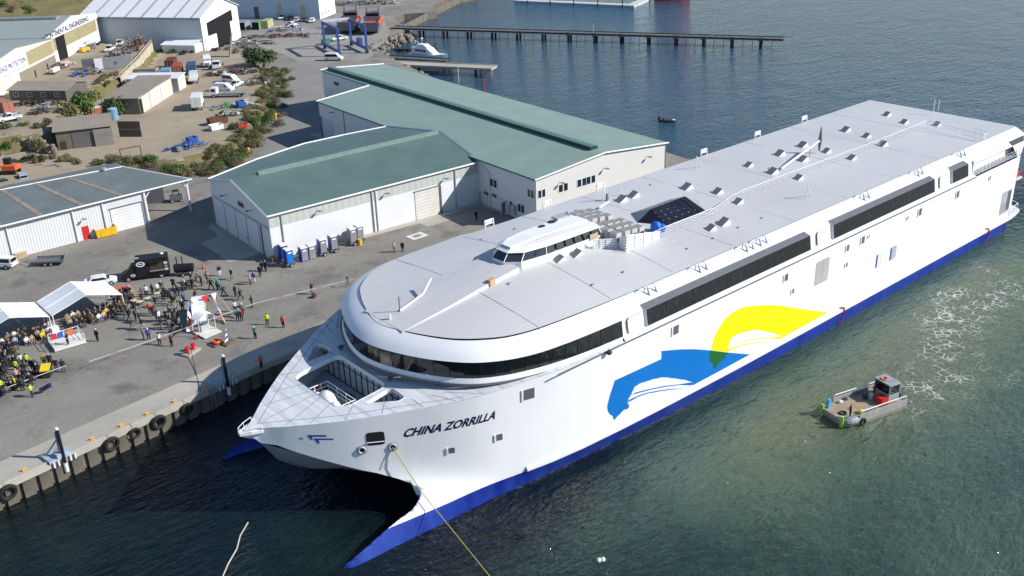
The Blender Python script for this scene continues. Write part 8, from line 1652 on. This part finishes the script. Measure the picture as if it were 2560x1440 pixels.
# white motor cruiser
cr_ = thing('motor_cruiser', 'white motor cruiser moored behind the timber jetty', 'cruiser', (147.0, 167.8, 0), R(-77))
b = MB(); b.loft([[(x, -w, h), (x, -w * .85, .1), (x, 0, -.5), (x, w * .85, .1), (x, w, h)] for x, w, h in ((-7, 2.0, 1.5), (-2, 2.2, 1.6), (3, 2.0, 1.8), (6, 1.1, 2.1), (7.6, .08, 2.3))], 0, closed=False, caps=False); b.add([(-7, -2, 1.45), (3, -2, 1.75), (7.5, 0, 2.2), (3, 2, 1.75), (-7, 2, 1.45)], [(0, 1, 2, 3, 4)]); b.add([(-7, -2, 1.5), (-7, -1.7, .1), (-7, 0, -.5), (-7, 1.7, .1), (-7, 2, 1.5)], [(0, 1, 2, 3, 4)]); b.build('hull', WHITE, cr_)
b = MB(); b.loft([[(x, -w, 1.6), (x, -w * .9, h), (x, w * .9, h), (x, w, 1.6)] for x, w, h in ((-5.6, 1.6, 3.3), (.6, 1.6, 3.4), (2.8, 1.4, 2.0))], 0, caps=True); b.loft([[(x, -1.2, 3.3), (x, -1.1, h), (x, 1.1, h), (x, 1.2, 3.3)] for x, h in ((-3.8, 4.3), (-1.0, 4.4), (.6, 3.5))], 0, caps=True); b.build('cabin', WHITE, cr_)
for k in range(4): MB().bb(-4.0 + k * 1.1, -3.2 + k * 1.1, -1.6, -1.54, 2.35, 2.95).build('side_window', GLASS, cr_)
b = MB(); b.path([(-4.5, -1, 4.2), (-5.0, 0, 5.2), (-4.5, 1, 4.2)], .06); b.tube((-2.4, 0, 4.4), (-2.4, 0, 6), .05); b.build('mast', WHITE2, cr_); MB().ball((-2.4, 0, 6.0), .35).build('radome', WHITE, cr_); c = MB(); c.path([(2.5, -1.9, 2.6), (6, -1.0, 2.9), (7.4, 0, 3.1), (6, 1.0, 2.9), (2.5, 1.9, 2.6)], .04); [c.tube((x, y, 1.9), (x, y, 2.85), .03) for x, y in ((2.5, -1.9), (4.5, -1.5), (6, -1), (7.4, 0), (6, 1))]; c.build('bow_rail', STEEL, cr_)
# marina pontoon and red hull at the top edge
mp_ = thing('marina_pontoon', 'long white floating pontoon at the top of the photo', 'pontoon', (239, 232.4, 0), math.atan2(185.7 - 232.4, 258.8 - 239)); 
me = MB().bb(.05, 5.0, -1.8, 1.8, -.2, .7).mesh('float', mat('pontoon_white', (.55, .56, .57), .6)); 
for k in range(10): o = bpy.data.objects.new('float', me); COL.objects.link(o); o.parent = mp_; o.location = (k * 5.07, 0, 0)
for k in range(3): o = bpy.data.objects.new('float', me); COL.objects.link(o); o.parent = mp_; o.location = (49, 1.8 + k * 5.0, 0); o.rotation_euler[2] = R(90)
for k in range(5): MB().tube((6 + k * 10, -2.2, -2), (6 + k * 10, -2.2, 3.0), .2).build('pile', TIMBERD, mp_)
p = at(1676, 4, 0); rbh = thing('red_boat', 'red hulled boat cut off by the top of the photo', 'boat', (p.x + 3, p.y + 3, 0), R(-45)); b = MB(); b.loft([[(x, -w, 2.2), (x, -w * .8, -.2), (x, w * .8, -.2), (x, w, 2.2)] for x, w in ((-6, 1.8), (0, 2.2), (5, 1.5), (8, .1))], 0, caps=True); b.build('hull', RED, rbh); MB().bb(-4, 1, -1.3, 1.3, 2.2, 4).build('cabin', WHITE, rbh)
for lab, px, py, hh, m, r_ in (('red channel marker pole beside the long shed', 1211, 236, 3.8, mat('marker_red', (.55, .02, .06), .5), .16), ('thin white pole beyond the long shed', 1147, 208, 4.2, WHITE2, .07)): p = at(px, py, 0); t = thing('marker_pole', lab, 'pole', (p.x, p.y, 0)); MB().tube((0, 0, -1), (0, 0, hh), r_, r_, 8).build('shaft', m, t); MB().tube((0, 0, hh), (0, 0, hh + .25), r_ * 1.3, .03, 8).build('cap', m, t)
# travelling boat hoist
bh = thing('boat_hoist', 'blue travelling boat hoist standing at the slip', 'hoist', (130.2, 187.4, 2.5), R(76)); HB = mat('hoist_blue', (.03, .08, .26), .5, var=.1)
for x in (-7.2, 7.2):
    for y in (-4.3, 4.3): MB().bb(x - .3, x + .3, y - .3, y + .3, .7, 8.0).build('leg', HB, bh); b = MB(); b.tube((x, y - .3, .6), (x, y + .3, .6), .65, .65, 12); b.build('wheel', BLACK, bh)
for y in (-4.3, 4.3): MB().bb(-7.4, 7.4, y - .35, y + .35, 1.0, 1.7).build('sill_beam', HB, bh); MB().bb(-7.4, 7.4, y - .3, y + .3, 7.6, 8.3).build('top_beam', HB if y > 0 else HB, bh)
MB().bb(6.9, 7.5, -4.3, 4.3, 8.0, 8.6).build('cross_beam', mat('hoist_pale', (.5, .54, .6), .5), bh); MB().bb(-2, 0, -4.9, -3.7, 1.7, 3.6).build('engine_box', HB, bh)
# landing craft on the hardstand
LCG = mat('landing_grey', (.14, .155, .18), .5, var=.1); LCO = mat('landing_orange', (.62, .13, .07), .55, var=.1)
for i, (px, py, lab) in enumerate(((925, 88, 'grey and orange landing craft nearest the shore rocks'), (868, 86, 'grey and orange landing craft behind the blue hoist'))):
    p = at(px, py, 2.5); t = thing('landing_craft', lab, 'landing craft', (p.x + 5, p.y + 6, 2.5), R(-130), 'landing craft on the hardstand')
    b = MB(); b.loft([[(x, -3.2, 3.0), (x, -2.7, zl), (x, 2.7, zl), (x, 3.2, 3.0)] for x, zl in ((-8, .8), (5, .8), (8, 1.6))], 0, caps=True); b.build('hull', LCG, t); MB().box((8.2, 0, 2.7), (.2, 5.6, 3.0), 0, 0, Matrix.Rotation(R(12), 3, 'Y')).build('bow_ramp', LCG, t)
    MB().bb(-7.5, 7.6, -2.4, 2.4, 3.0, 3.12).build('deck', LCO, t); [MB().bb(-7.8, 7.2, s * 3.0 - .35, s * 3.0 + .35, 3.0, 3.9).build('side_deck', STEEL if s < 0 else LCO, t) for s in (-1, 1)]
    MB().bb(-6.5, -3.5, -2.4, 2.4, 3.1, 5.6).build('wheelhouse', LCG, t); MB().bb(-3.5, -3.44, -2.0, 2.0, 4.3, 5.2).build('window', GLASS, t); MB().bb(-1.0, -.6, -2.6, 2.6, 3.1, 4.6).build('bulkhead', LCG, t); [MB().bb(-6, -5, s * 2 - .4, s * 2 + .4, 5.6, 7.0).build('funnel', STEEL, t) for s in (-1, 1)]; [MB().bb(x - .4, x + .4, -2.2, 2.2, 0, .9).build('cradle', TIMBERD, t) for x in (-5, 0, 4)]
